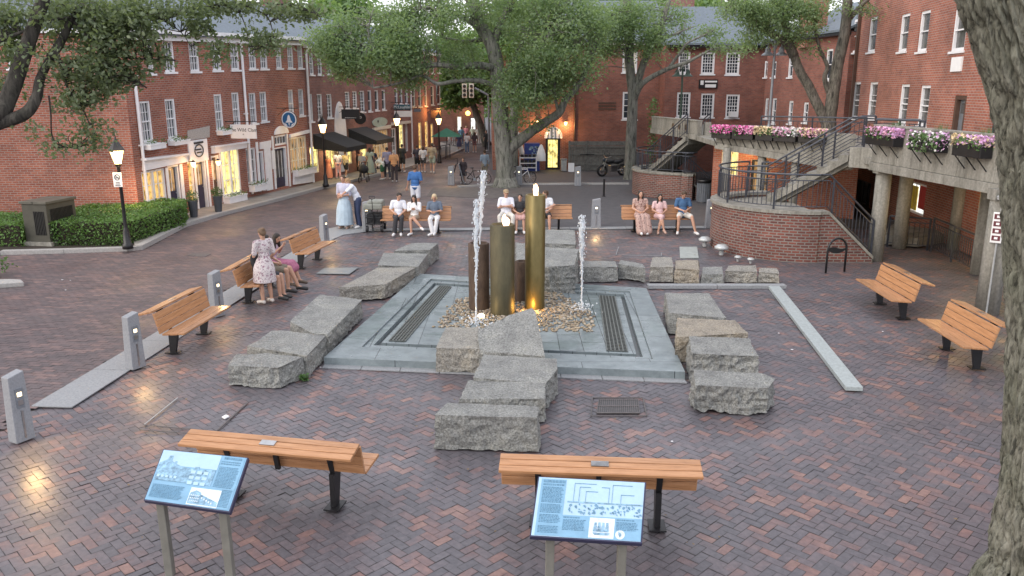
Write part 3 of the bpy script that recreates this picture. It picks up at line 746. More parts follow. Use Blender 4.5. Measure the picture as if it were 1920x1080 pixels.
# striped barrel awning over the lit door
a,b,c,d=FF.rect(1021,1053,238,258)
t=thing('door_awning','rounded grey and white striped awning over the lit yellow doorway','awning',FF.W((a+b)/2,c,0))
cx=(a+b)/2; rr=(b-a)/2
for k in range(9):
    g=MB(); x0=cx-rr+2*rr*k/9; x1=cx-rr+2*rr*(k+1)/9
    pts=[]
    for x in (x0,x1): pts.append((x,c+(d-c)*math.sqrt(max(0,1-((x-cx)/rr)**2))))
    P=[FF.W(x0,c,.75),FF.W(x1,c,.75),FF.W(pts[1][0],pts[1][1],.45),FF.W(pts[0][0],pts[0][1],.45)]
    g.add(P,[(0,1,2,3)])
    g.add([P[3],P[2],FF.W(pts[1][0],pts[1][1]+.02,0),FF.W(pts[0][0],pts[0][1]+.02,0)],[(0,1,2,3)])
    g.build('awning_stripe',M['white'] if k%2==0 else M['greymetal'],t)
g=MB(); g.tube([FF.W(cx+rr*math.cos(q),c+(d-c)*math.sin(q),.46) for q in [PI*k/14 for k in range(15)]],.035,6); g.build('awning_rim',M['white'],t)
# ---- courtyard building (G) ----
yG=46.0
FG=Fac((D(1240,300,yG).x,yG),(D(1428,300,yG).x,yG+.3),0)
BG=thing('brick_building','red brick courtyard building with six white sash windows above the walkway','building',FG.W(0,0))
for i,r in enumerate([(1272,1294,97,138),(1315,1340,98,139),(1361,1387,98,140),(1269,1294,173,219),(1314,1339,175,220),(1361,1386,177,221)]): FG.window(BG,FG.rect(*r),cols=4,rows=6,fw=.1)
g=MB(); shell(FG,g,0,FG.L,0,6.95,8); g.build('wall',M['brick_c'],BG); roof(FG,BG,0,FG.L+1.5,6.95,2.3,8,.4)
g=MB(); FG.box(g,0,FG.L,6.8,6.98,0,.3); g.build('eave',M['black'],BG)
g=MB(); a,b,c,d=FG.rect(1366,1381,209,219); FG.box(g,a,b,c,d,-.05,.3); t=g.build('air_conditioner',M['white']); tag(t,'white window air conditioner in the lower right sash window','air conditioner')
# ---- H and R: right hand wing ----
H0=D(1428,250,44); H1=D(1583,200,36.0)
FH=Fac((H0.x,H0.y),(H1.x,H1.y),0)
BH=thing('brick_building','brown brick wing with narrow windows behind the twin trunk tree','building',FH.W(0,0))
for r in [(1433,1439,115,145),(1447,1455,115,145),(1478,1487,101,145),(1548,1560,92,150),(1434,1440,184,222),(1447,1455,184,232),(1478,1486,189,232),(1506,1515,192,230)]: FH.window(BH,FH.rect(*r),cols=1,rows=2,fw=.09)
g=MB(); shell(FH,g,0,FH.L,0,7.0,9); g.build('wall',M['brick_c'],BH); roof(FH,BH,-.3,FH.L,7.0,1.9,9,.35)
g=MB(); FH.box(g,0,FH.L,6.85,7.03,0,.3); g.build('eave',M['black'],BH)
c=D(1528,10,40); g=MB(); g.box((c.x,c.y,8.6),(1.0,.9,4.2)); g.box((c.x,c.y,10.4),(1.15,1.05,.2)); g.build('chimney',M['brick_r'],BH)
R0_=(14.6,35.2); R1_=(13.25,25.0)
FR=Fac(R0_,(13.4,26),0)
BR=thing('brick_building','tall orange brick building on the right with tall narrow white framed windows','building',(14.6,35.2,0))
for r in [(1599,1611,37,98),(1629,1643,33,97),(1687,1703,27,96),(1723,1741,21,96),(1787,1812,16,95)]: FR.window(BR,FR.rect(*r),cols=1,rows=2,fw=.09,glass='glass_dim')
for r in [(1598,1611,154,222),(1628,1643,154,224),(1686,1702,158,232),(1723,1741,160,237)]: FR.window(BR,FR.rect(*r),cols=1,rows=3,fw=.09,glass='glass_dim')
FR.door(BR,FR.rect(1787,1809,179,247),'greymetal',fr='door_br',glass='glass_dim',fw=.12,cols=1)
FR.window(BR,FR.rect(1604,1632,338,385),cols=3,rows=1,fw=.06,fr='black',name='shop_window',mid=False,sill=False)
FR.window(BR,FR.rect(1690,1735,340,400),cols=2,rows=1,fw=.07,fr='white',glass='lit_w',name='shop_window',mid=False,sill=False)
g=MB(); shell(FR,g,0,17,0,11,10); g.build('wall',M['brick_r'],BR)
g=MB(); FR.box(g,-.1,17,10.9,11.1,-10,.25); g.build('roof',M['slate'],BR)
g=MB(); FR.box(g,.02,.14,2.8,10.8,.02,.13); g.build('downspout',M['door_br'],BR)
g=MB(); a,b,c,d=FR.rect(1786,1805,107,134); FR.box(g,a,b,c,d,.0,.05); t=g.build('wall_sign',M['signw']); tag(t,'small pale notice board high on the orange brick wall','sign')
g=MB()
for k,(p,q) in enumerate([(1701,1716),(1719,1732)]):
    a,b,c,d=FR.rect(p,q,347,393); g.mi=k; FR.box(g,a,b,c,d,-.08,-.06)
g.build('poster',[mat('poster_yellow',(.7,.55,.08)),mat('poster_red',(.5,.05,.05))],BR)
# lit shop at the far right, under the walkway
FL=Fac(FR.W(11.2,0)[:2],FR.W(17,0)[:2],0)
g=MB(); a,b,c,d=FR.rect(1862,1890,366,545); FR.box(g,a-.2,b+1,.3,2.4,.0,.02); t=g.build('lit_shop_window',M['lit_y'],BR)
lamp('shop_glow',FR.W(a+.3,2.2,.8),25)
# ================================================================== WALKWAY, LANDINGS AND STAIRS
def concmat():
    m,nt,b=newmat('weathered_concrete'); L=nt.links; tc=N(nt,'ShaderNodeTexCoord')
    mp=N(nt,'ShaderNodeMapping'); mp.inputs['Scale'].default_value=(2.2,2.2,.35); L.new(tc.outputs['Object'],mp.inputs['Vector'])
    n=N(nt,'ShaderNodeTexNoise',Scale=1.6,Detail=8.0,Roughness=.75); L.new(mp.outputs[0],n.inputs['Vector'])
    n2=N(nt,'ShaderNodeTexNoise',Scale=18,Detail=6.0); L.new(tc.outputs['Object'],n2.inputs['Vector'])
    mul=N(nt,'ShaderNodeMix',data_type='RGBA',blend_type='MULTIPLY'); mul.inputs['Factor'].default_value=1
    L.new(ramp(nt,n.outputs['Fac'],[(.3,(.12,.115,.095)),(.5,(.25,.24,.21)),(.72,(.36,.35,.31))]),mul.inputs['A'])
    L.new(ramp(nt,n2.outputs['Fac'],[(.3,(.8,.8,.8)),(.7,(1.15,1.15,1.15))]),mul.inputs['B'])
    L.new(mul.outputs['Result'],b.inputs['Base Color']); b.inputs['Roughness'].default_value=.85
    bp=N(nt,'ShaderNodeBump',Strength=.3,Distance=.01); L.new(n2.outputs['Fac'],bp.inputs['Height']); L.new(bp.outputs['Normal'],b.inputs['Normal'])
    return m
M['concrete']=concmat()
M['rail']=mat('railing_paint',(.05,.055,.07),.4,.2,var=.3,scale=8)
def railing(label,pts,h=.95,sp=.14,posts=1.3,group=None,mid=True,name='railing',bar=.016,closed_base=.1,balus=True):
    """pts: foot line in 3D"""
    P=[Vector(p) for p in pts]; t=thing(name,label,'railing',P[0],group)
    up=Vector((0,0,h))
    g=MB(); g.tube([p+up for p in P],.026,8); g.build('top_rail',M['rail'],t)
    g=MB()
    if mid: g.tube([p+up*.84 for p in P],.016,6)
    g.tube([p+Vector((0,0,closed_base)) for p in P],.014,6); g.build('rail_bar',M['rail'],t)
    # resample
    seg=[(P[i+1]-P[i]).length for i in range(len(P)-1)]; tot=sum(seg)
    def at(d):
        for i,s in enumerate(seg):
            if d<=s+1e-9 or i==len(seg)-1: return P[i].lerp(P[i+1],min(1,d/s if s else 0))
            d-=s
    if not balus:
        g=MB(); g.tube([p+up*.58 for p in P],.014,6); g.tube([p+up*.34 for p in P],.014,6); g.build('rail_bar',M['rail'],t)
    if balus:
        g=MB(); n=max(1,int(tot/sp))
        for k in range(n+1):
            a=at(tot*k/n); g.bar(a+Vector((0,0,closed_base)),a+up*(.84 if mid else 1),bar)
        g.build('balusters',M['rail'],t)
    n=max(1,int(round(tot/posts)))
    for k in range(n+1):
        a=at(tot*k/n); g=MB(); g.bar(a-Vector((0,0,.03)),a+up,.045,.045,up=(0,1,0)); g.build('post',M['rail'],t)
    return t
def column(label,p,z1,r,m='concrete'):
    g=MB(); g.lathe((p[0],p[1],0),[(r,-.02),(r,z1)],24,caps=True)
    o=g.build('concrete_column',M[m],smooth=False); me=o.data
    for f in me.polygons: f.use_smooth=abs(f.normal.z)<.5
    return tag(o,label,'column',None,None)
# deck slabs
C0=G(1640,235,3.6); C1=G(1839,252,3.6); dC=(C1-C0).normalized(); C2=C0+dC*13.0
B0=Vector((7.25,28.9,0)); B1=Vector((10.25,25.3,0)); A0=Vector((6.75,38.0,0)); A1=Vector((7.55,33.2,0))
dk=thing('walkway_deck','raised concrete walkway with board marked parapet along the right buildings','walkway',(C0.x,C0.y,0))
g=MB()
rb=[FR.W(17,0,-.02),FR.W(0,0,-.02),FH.W(FH.L,0,-.02),FH.W(.5,0,-.02)]
g.prism([(C2.x,C2.y),(rb[0].x,rb[0].y),(rb[1].x,rb[1].y),(rb[3].x,rb[3].y),(8.6,45.9),(A0.x+.25,A0.y+.3),(A1.x,A1.y),(B0.x+.2,B0.y+.1),(B1.x,B1.y),(C0.x+.4,25.3),(C0.x+.1,C0.y)],2.52,2.7); g.build('floor_slab',M['concrete'],dk)
nC=Vector((-dC.y,dC.x,0)); nC=nC if nC.x<0 else -nC
def parapet(a,b,zt0,zt1,zb0,zb1,th,n,name='parapet'):
    g=MB(); a=Vector((a.x,a.y,0)); b=Vector((b.x,b.y,0))
    L=(b-a).length; k=max(1,int(L/1.22)); d=(b-a)/L
    for j in range(k):
        f0,f1=j/k,(j+1)/k; p=a.lerp(b,f0)+d*.006; q=a.lerp(b,f1)-d*.006
        z=lambda u,v,f: u+(v-u)*f
        P=[Vector((p.x,p.y,z(zb0,zb1,f0)+.22)),Vector((q.x,q.y,z(zb0,zb1,f1)+.22)),Vector((q.x,q.y,z(zt0,zt1,f1)-.0)),Vector((p.x,p.y,z(zt0,zt1,f0)-.0))]
        g.extr(P,-n*th)
    P=[Vector((a.x,a.y,zb0)),Vector((b.x,b.y,zb1)),Vector((b.x,b.y,zb1+.215)),Vector((a.x,a.y,zb0+.215))]
    g.extr([p+n*.05 for p in P],-n*(th+.1))
    P=[Vector((a.x,a.y,zt0)),Vector((b.x,b.y,zt1)),Vector((b.x,b.y,zt1+.05)),Vector((a.x,a.y,zt0+.05))]
    g.extr([p+n*.03 for p in P],-n*(th+.06))
    return g.build(name,M['concrete'],dk,bevel=.008)
parapet(C0,C2,3.58,3.58,2.42,2.42,.2,nC)
dB=(B1-B0).normalized(); nB=Vector((-dB.y,dB.x,0)); nB=nB if nB.y<0 else -nB
parapet(B0,B1,3.15,3.15,2.5,2.08,.2,nB)
g=MB(); g.prism([(B1.x,B1.y),(B1.x+.35,B1.y-.25),(B1.x+.4,B1.y+.1),(B1.x+.1,B1.y+.3)],2.1,3.2); g.build('parapet_end',M['concrete'],dk)
dA=(A1-A0).normalized(); nA=Vector((-dA.y,dA.x,0)); nA=nA if nA.x<0 else -nA
parapet(A0+Vector((-.15,.6,0)),A1,3.28,3.28,2.55,2.55,.2,nA)
g=MB()
for k in range(5):
    p=A0.lerp(A1,.12+.16*k)+nA*.01; g.tube([(p.x,p.y,3.0),(p.x+nA.x*.02,p.y+nA.y*.02,3.0)],.13,12)
g.build('parapet_opening',M['black'],dk)
column('tall round concrete column at the foot of the curved stair, holding the walkway corner',G(1640,487),2.44,.2)
column('thick round concrete column carrying a small sign and conduit by the right benches',G(1850,585),2.44,.23)
column('round concrete column in the second row behind the stair column',G(1685,464),2.44,.19)
column('round concrete column in the second row near the ramp railing',G(1788,466),2.44,.19)
column('square shaded concrete pier just left of the sign column',G(1832,512),2.44,.17)
column('round concrete column under the left end of the flowered parapet',(7.55,28.4),2.56,.14)
column('middle round concrete column under the flowered parapet',(8.55,27.6),2.4,.14)
column('round concrete column under the flowered parapet nearest the stair',(9.4,26.7),2.3,.14)
# beams under walkway
for p in (G(1640,487),G(1850,585)):
    g=MB(); g.bar((p.x-.25,p.y,2.47),(p.x+3.2,p.y,2.47),.3,.22); g.build('cross_beam',M['concrete'],dk)
# brick wall below deck B with lit shop
FU=Fac((8.2,31.8),(12.6,28.4),0)
BU=thing('shop_building','low brick shop front with yellow lit windows under the walkway','shop',(8.2,31.8,0))
for r in [(1352,1384,282,330)]: shop(BU,FU,r,'lit_y',2,1,'cream',2)
for r in [(1408,1440,300,360)]: shop(BU,FU,r,'lit_dim',1,1,'black',1)
g=MB(); FU.wall(g,-.3,5.2,0,2.5); g.build('wall',M['brick_r'],BU); lamp('shop_glow',FU.W(1.2,2.3,.8),35)
# landing drums
def landing(label,c,rx,ry,zt,xe,yf,xslope,zb=-.02,floor=.16):
    """D shaped brick landing: half round to the left, straight front to the right with a coping that runs down the lower flight"""
    t=thing('stair_landing',label,'landing',(c[0],c[1],0))
    arc=[(c[0]+rx*math.cos(a),c[1]+ry*math.sin(a)) for a in [R(90+180*k/28) for k in range(29)]]
    front=[(c[0]+(xslope-c[0])*k/3,yf) for k in range(1,4)]+[(xslope+(xe-xslope)*k/6,yf) for k in range(1,7)]
    pts=arc+front
    zz=[zt]*(len(arc)+3)+[zt+(.16-zt)*k/6 for k in range(1,7)]
    th=.3
    inn=[]
    for i,p in enumerate(pts):
        a=Vector(pts[max(0,i-1)]); b=Vector(pts[min(len(pts)-1,i+1)]); d=(b-a).normalized(); inn.append((p[0]-d.y*th,p[1]+d.x*th))
    g=MB(); s=0
    for i in range(len(pts)-1):
        L=(Vector(pts[i+1])-Vector(pts[i])).length
        P=[(pts[i][0],pts[i][1],zb),(pts[i+1][0],pts[i+1][1],zb),(pts[i+1][0],pts[i+1][1],zz[i+1]-.09),(pts[i][0],pts[i][1],zz[i]-.09)]
        g.add(P,[(0,1,2,3)],[[(s,zb),(s+L,zb),(s+L,zz[i+1]-.09),(s,zz[i]-.09)]])
        Q=[(inn[i][0],inn[i][1],zb),(inn[i][0],inn[i][1],zz[i]-.09),(inn[i+1][0],inn[i+1][1],zz[i+1]-.09),(inn[i+1][0],inn[i+1][1],zb)]
        g.add(Q,[(0,1,2,3)]); s+=L
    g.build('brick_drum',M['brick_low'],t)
    g=MB()
    o=.05
    for i in range(len(pts)-1):
        def off(k):
            v=Vector(pts[k])-Vector(inn[k]); v=v.normalized()*o; return (pts[k][0]+v.x,pts[k][1]+v.y),(inn[k][0]-v.x,inn[k][1]-v.y)
        (a,ai),(b,bi)=off(i),off(i+1)
        g.add([(*a,zz[i]-.09),(*b,zz[i+1]-.09),(*bi,zz[i+1]-.09),(*ai,zz[i]-.09),(*a,zz[i]),(*b,zz[i+1]),(*bi,zz[i+1]),(*ai,zz[i])],[(0,3,2,1),(4,5,6,7),(0,1,5,4),(2,3,7,6)])
    g.build('coping',M['concrete'],t)
    g=MB(); g.prism(inn[:29]+[(xslope,yf+th),(xslope,c[1]+ry)],zt-floor-.15,zt-floor); g.build('landing_floor',M['concrete'],t)
    # lower flight of steps behind the straight front
    g=MB(); n=8
    for k in range(n):
        x0=xslope+(xe-xslope)*k/n; x1=xslope+(xe-xslope)*(k+1)/n; z=(zt-floor)*(1-(k+1)/(n+1)); g.box(((x0+x1)/2,yf+th+.72,z/2),(x1-x0+.03,1.36,z))
    g.build('step',M['concrete'],t)
    # inner low curb ring of the tread
    return t,pts,inn,zz
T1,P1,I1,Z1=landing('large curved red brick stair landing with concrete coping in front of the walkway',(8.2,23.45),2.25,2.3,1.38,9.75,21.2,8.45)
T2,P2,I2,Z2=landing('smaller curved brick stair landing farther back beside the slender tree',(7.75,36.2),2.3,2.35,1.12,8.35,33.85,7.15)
def midp(P,I,Z,i): return Vector(((P[i][0]*.5+I[i][0]*.5),(P[i][1]*.5+I[i][1]*.5),Z[i]))
railing('dark curved railing running around the large brick landing and down its steps',[midp(P1,I1,Z1,i) for i in range(3,len(P1))],.95,.13,1.5)
railing('dark curved railing around the smaller far brick landing',[midp(P2,I2,Z2,i) for i in range(3,len(P2))],.85,.14,1.6)
def flight(par,a,b,w,n,m='concrete',th=.22):
    a=Vector(a);b=Vector(b); h=Vector((b.x-a.x,b.y-a.y,0)); L=h.length; d=h/L; s=Vector((-d.y,d.x,0)); rise=(b.z-a.z)/n
    g=MB()
    for k in range(n):
        p=a+d*(L*k/n); q=a+d*(L*(k+1)/n); z=a.z+rise*(k+1)
        c=(p+q)/2; g.box((c.x,c.y,z-.1),(L/n+.03,w,.2),math.atan2(d.y,d.x))
    g.build('step',M[m],par)
    g=MB()
    for sd in (-1,1):
        o=s*(w/2+.08)*sd
        P=[a+o+Vector((0,0,-.16)),b+o+Vector((0,0,-.16)),b+o+Vector((0,0,.03)),a+o+Vector((0,0,.03))]
        g.extr([p-s*.07 for p in P],s*.14)
    P=[a-s*w/2+Vector((0,0,-.3)),b-s*w/2+Vector((0,0,-.3)),b-s*w/2+Vector((0,0,-.06)),a-s*w/2+Vector((0,0,-.06))]
    g.extr(P,s*w); g.build('stringer',M[m],par)
    return s
st=thing('stair_flight','concrete stair flight rising from the large landing to the walkway','stairs',(8.3,24.9,1.2))
a1=Vector((8.15,25.0,1.22)); b1=Vector((10.05,23.75,2.7)); s1=flight(st,a1,b1,1.3,8)
for sd,lb in ((-1,'dark sloping handrail on the near side of the upper stair flight'),(1,'dark sloping handrail on the far side of the upper stair flight')):
    o=s1*.73*sd
    railing(lb,[a1+o+Vector((-.5,.33,.12)),a1+o+Vector((0,0,.15)),b1+o+Vector((0,0,.15)),b1+o+Vector((.35,-.1,.15))],.92,.2,1.1,balus=False)
g=MB(); g.prism([(9.95,22.9),(11.1,21.6),(12.2,22.0),(11.6,25.4),(10.2,25.2)],2.5,2.72); g.prism([(9.6,23.0),(10.75,21.55),(10.95,21.7),(9.85,23.1)],2.38,2.95); g.build('top_landing',M['concrete'],st)
railing('dark railing with slanted bars at the head of the stairs beside the walkway corner',[(10.15,22.75,2.72),(11.0,21.75,2.72)],1.0,.12,.6)
st2=thing('stair_flight','narrow concrete stair flight rising from the far landing behind the bin','stairs',(6.7,35.9,1.0))
a2=Vector((6.55,36.2,1.0)); b2=Vector((7.85,34.3,2.62)); s2=flight(st2,a2,b2,1.2,8)
for sd,lb in ((-1,'sloping handrail on the left of the far stair flight'),(1,'sloping handrail on the right of the far stair flight')):
    o=s2*.68*sd
    railing(lb,[a2+o+Vector((0,0,.15)),b2+o+Vector((0,0,.15))],.8,.16,1.0)
g=MB(); g.box((8.3,33.6,2.65),(1.2,1.4,.16)); g.box((8.0,33.4,2.9),(.25,.25,.7)); g.build('top_landing',M['concrete'],st2)
# level railings on the walkway
o=-nC*2.3
railing('long dark railing on the walkway in front of the orange brick wall',[C0+dC*1.5+o+Vector((0,0,-.9)),C0+dC*8.5+o+Vector((0,0,-.9))],.95,.14,1.8)
railing('dark railing along the back edge of the walkway behind the flower boxes',[Vector((9.0,29.5,2.7)),Vector((11.0,28.2,2.7)),Vector((13.0,26.0,2.7))],.9,.16,1.8)
# ramp railings on the ground under the walkway
ra,rb_,rc=G(1745,470),G(1826,512),G(1650,463)
railing('dark ramp railing standing under the walkway beside the second column row',[ra,rb_],.95,.13,1.2)
railing('dark ramp railing farther back under the walkway',[rc+Vector((.3,.2,0)),ra+Vector((0,.2,0))],.9,.13,1.2)
railing('short dark railing by the lit shop at the right edge',[G(1872,520),G(1990,580)],.95,.12,1.2)
g=MB(); g.prism([rc+Vector((.2,.5,0)),ra+Vector((-.1,.5,0)),ra+Vector((1.6,1.6,0)),rc+Vector((1.5,2.5,0))],0,.28)
tag(g.build('ramp_kerb',M['concrete'],bevel=.02),'low raised concrete ramp behind the dark railings under the walkway','ramp')
# sign on the column + lamp + conduit
pc=G(1850,585); t=thing('column_sign','narrow vertical maroon and white sign fixed to the thick right column','sign',(pc.x-.25,pc.y-.1,1.6))
cx,cy=pc.x-.16,pc.y-.27
Mx=Matrix.Rotation(R(-38),3,'Z')
g=MB(); g.box((cx-.04,cy,1.83),(.2,.03,.62),M=Mx); g.build('panel',M['signw'],t,bevel=.01)
g=MB()
mm=mat('sign_maroon',(.12,.02,.03),.5)
for k in range(4): 
    v=Mx@Vector((0,-.019,0)); g.box((cx-.04+v.x,cy+v.y,1.62+.145*k),(.15,.012,.1),M=Mx)
g.build('sign_block',mm,t)
g=MB()
for k in range(4):
    v=Mx@Vector((0,-.028,0)); g.box((cx-.04+v.x,cy+v.y,1.62+.145*k),(.06,.006,.045),M=Mx)
g.build('sign_mark',M['signw'],t)
g=MB(); g.tube([(cx,cy+.02,0),(cx,cy+.02,2.3),(cx+.02,cy+.05,2.5)],.018,8); tag(g.build('conduit',M['grey_pl']),'thin grey conduit running up the thick right column','pipe')
g=MB(); g.lathe((cx-.02,cy-.02,2.38),[(.05,.0),(.11,.02),(.12,.08),(.06,.12)],14); tag(g.build('wall_lamp',M['grey_pl']),'small round grey floodlight at the top of the sign column','lamp')
# flower boxes
def petals(cols): return [mat('petal_%d'%i,c,.6,var=.25,scale=20) for i,c in enumerate(cols)]
MP=petals([(.75,.13,.42),(.85,.45,.62),(.85,.82,.8),(.75,.62,.4),(.5,.12,.5),(.70,.42,.68)])
def flowerboxes(label,p,q,n,cols,zt,spread,hang,dens=300,gcol='planter_leaf',green=.25,grass=False,w=.26):
    p=Vector(p);q=Vector(q);d=(q-p); L=d.length; d/=L; n=n
    c=(p+q)/2; t=thing('flower_box',label,'flower box',c,'flower boxes hung on the walkway parapet')
    g=MB(); P=[p+n*.02,q+n*.02,q+n*(.02+w),p+n*(.02+w)]
    pr=[(a.x,a.y) for a in P]; g.prism(pr,zt-.27,zt); g.build('box',M['black'],t,bevel=.01)
    g=MB()
    for f in (.12,.5,.88):
        a=p.lerp(q,f); g.bar((a+n*(w)).to_tuple()[:2]+(zt-.27,),(a+n*.02).to_tuple()[:2]+(zt-.55,),.02)
    g.build('bracket',M['black'],t)
    for nm,ci,share in [('foliage',-1,green)]+[('blossom',c_,(1-green)/len(cols)) for c_ in cols]:
        g=MB()
        cl=[random.random() for _ in range(3)]
        for _ in range(int(dens*share*L)):
            f=random.random() if ci<0 else min(1,max(0,random.choice(cl)+random.gauss(0,.22)))
            a=p.lerp(q,f)+n*random.uniform(0,spread)
            z=zt+random.uniform(-hang,.13)+ (.06 if ci>=0 else 0); s=.085 if ci<0 else .07
            leafq(g,Vector((a.x,a.y,z)),s,.9)
        g.build(nm,M[gcol] if ci<0 else MP[ci],t)
    if grass:
        g=MB(); a=p.lerp(q,.55)-n*.1
        for _ in range(160):
            an=random.uniform(0,2*PI); r=random.uniform(0,.16); h=random.uniform(.2,.42)
            b=Vector((a.x+.07*math.cos(an),a.y+.07*math.sin(an),zt)); tp=b+Vector((r*math.cos(an),r*math.sin(an),h)); s=Vector((-math.sin(an),math.cos(an),0))*.006
            g.add([b-s,b+s,tp],[(0,1,2)])
        g.build('ornamental_grass',M['planter_leaf'],t)
    return t
def onC(x,y,z=3.45):
    p=G(x,y,z); k=(p.x-C0.x)*dC.x+(p.y-C0.y)*dC.y; return Vector((C0.x+dC.x*k,C0.y+dC.y*k,z))
def alongC(px):
    a,_=on_plane(px,250,C0,C1); return C0+dC*a
for i,(x0,x1,lb,cols) in enumerate([(1642,1697,'black flower box of pink and mauve petunias, leftmost on the near parapet',[5,1]),(1727,1783,'flower box with white and mauve trailing flowers and much green, middle of the near parapet',[2,5]),(1812,1868,'flower box with mauve petunias and pale blooms beside the big trunk',[5,3])]):
    flowerboxes(lb,alongC(x0),alongC(x1),nC,cols,3.4,.32,.10 if i!=1 else .28,720,green=.3 if i!=1 else .6,grass=True)
def alongB(f): return B0.lerp(B1,f)
for f0,f1,lb,cols in [(.0,.17,'bright pink geraniums at the left end of the far flowered parapet',[0,0,1]),(.18,.36,'pink and white geraniums second from the left on the far parapet',[0,1]),(.38,.52,'pale yellow flowers in a box in the middle of the far parapet',[3]),(.53,.7,'white and soft pink flowers in a box right of the yellow ones',[2,1]),(.72,.9,'cream and pink flowers in the rightmost box behind the handrail',[3,1])]:
    flowerboxes(lb,alongB(f0),alongB(f1),nB,cols,3.15,.38,.14,800,green=.2)
# ================================================================== FOUNTAIN
def slabmat(bw=.92,rh=.42,rot=PI/2):
    m,nt,b=newmat('wet_bluestone'); L=nt.links; uv=N(nt,'ShaderNodeUVMap')
    br=N(nt,'ShaderNodeTexBrick',Scale=1.0); br.inputs['Brick Width'].default_value=bw; br.inputs['Row Height'].default_value=rh; br.inputs['Mortar Size'].default_value=.006
    br.inputs['Color1'].default_value=(.205,.24,.25,1); br.inputs['Color2'].default_value=(.165,.195,.205,1); br.inputs['Mortar'].default_value=(.03,.035,.04,1)
    mp=N(nt,'ShaderNodeMapping'); mp.inputs['Rotation'].default_value=(0,0,rot); L.new(uv.outputs['UV'],mp.inputs['Vector']); L.new(mp.outputs[0],br.inputs['Vector'])
    n=N(nt,'ShaderNodeTexNoise',Scale=3.5,Detail=8.0,Roughness=.7); L.new(uv.outputs['UV'],n.inputs['Vector'])
    mul=N(nt,'ShaderNodeMix',data_type='RGBA',blend_type='MULTIPLY'); mul.inputs['Factor'].default_value=1
    L.new(br.outputs['Color'],mul.inputs['A']); L.new(ramp(nt,n.outputs['Fac'],[(.3,(.7,.72,.74)),(.7,(1.3,1.3,1.3))]),mul.inputs['B']); L.new(mul.outputs['Result'],b.inputs['Base Color'])
    mr=N(nt,'ShaderNodeMapRange'); mr.inputs['From Min'].default_value=.4; mr.inputs['From Max'].default_value=.6; mr.inputs['To Min'].default_value=.12; mr.inputs['To Max'].default_value=.45
    n2=N(nt,'ShaderNodeTexNoise',Scale=.9,Detail=3.0); L.new(uv.outputs['UV'],n2.inputs['Vector']); L.new(n2.outputs['Fac'],mr.inputs['Value']); L.new(mr.outputs['Result'],b.inputs['Roughness'])
    n3=N(nt,'ShaderNodeTexNoise',Scale=9,Detail=3.0); L.new(uv.outputs['UV'],n3.inputs['Vector'])
    bp=N(nt,'ShaderNodeBump',Strength=.25,Distance=.01); L.new(n3.outputs['Fac'],bp.inputs['Height']); L.new(bp.outputs['Normal'],b.inputs['Normal'])
    return m
M['bluestone']=slabmat(); M['bluestone_big']=slabmat(2.3,1.4,.0)
ZB=.13
def Gz(x,y,z=ZB): return G(x,y,z)
FLc,FRc,BRc,BLc=Gz(607,670),Gz(1285,697),Gz(1212,540),Gz(786,513)
def quadlerp(u,v,z): 
    a=FLc.lerp(FRc,u); b=BLc.lerp(BRc,u); p=a.lerp(b,v); p.z=z; return p
fo=thing('fountain','square bluestone fountain basin with metal pillars in the middle of the plaza','fountain',tuple(quadlerp(.5,.5,0)))
def ringpoly(mb,u0,u1,v0,v1,z0,z1):
    mb.prism([quadlerp(u0,v0,0),quadlerp(u1,v0,0),quadlerp(u1,v1,0),quadlerp(u0,v1,0)],z0,z1)
g=MB()
def ringbox(g,a,b,z0,z1):
    (u0,u1,v0,v1),(p0,p1,q0,q1)=a,b
    ringpoly(g,u0,u1,v0,q0,z0,z1); ringpoly(g,u0,u1,q1,v1,z0,z1); ringpoly(g,u0,p0,q0,q1,z0,z1); ringpoly(g,p1,u1,q0,q1,z0,z1)
ringbox(g,(0,1,0,1),(.075,.925,.10,.93),-.01,ZB); g.build('outer_step',M['bluestone_big'],fo,bevel=.006)
g=MB(); ringbox(g,(.0752,.9248,.1002,.9298),(.10,.90,.135,.895),-.01,ZB-.035); g.build('inner_coping',M['bluestone'],fo,bevel=.004)
g=MB(); ringbox(g,(.1002,.8998,.1352,.8948),(.115,.885,.165,.865),-.01,.02); g.build('gutter',mat('gutter_stone',(.06,.07,.075),.3),fo)
g=MB(); ringpoly(g,.1152,.8848,.1652,.8648,-.01,ZB-.045); g.build('basin_floor',M['bluestone'],fo,bevel=.004)
M['wetiron']=mat('wet_iron',(.12,.13,.12),.35,.4,var=.3,scale=20)
for u0,u1 in ((.135,.185),(.80,.86)):
    g=MB(); ringpoly(g,u0,u1,.18,.85,ZB-.04,ZB-.037); gr=g.build('drain_strip',M['black'],fo)
    g=MB()
    for k in range(6):
        u=u0+(u1-u0)*k/5; a=quadlerp(u,.18,ZB-.03); b=quadlerp(u,.85,ZB-.03); g.bar(a,b,.022,.012)
    for k in range(47):
        v=.18+.67*k/46; a=quadlerp(u0,v,ZB-.031); b=quadlerp(u1,v,ZB-.031); g.bar(a,b,.02,.01)
    g.build('drain_bars',M['wetiron'],gr)
g=MB(); 
P=[FLc,FRc]
for k in range(9):
    a=FLc.lerp(FRc,k/9+.001); b=FLc.lerp(FRc,(k+1)/9-.001); a.z=b.z=0; n=Vector((0,-.17,0)); g.prism([a+n,b+n,b,a],-.01,.008)
g.build('border_slab',M['gran_strip'],fo)
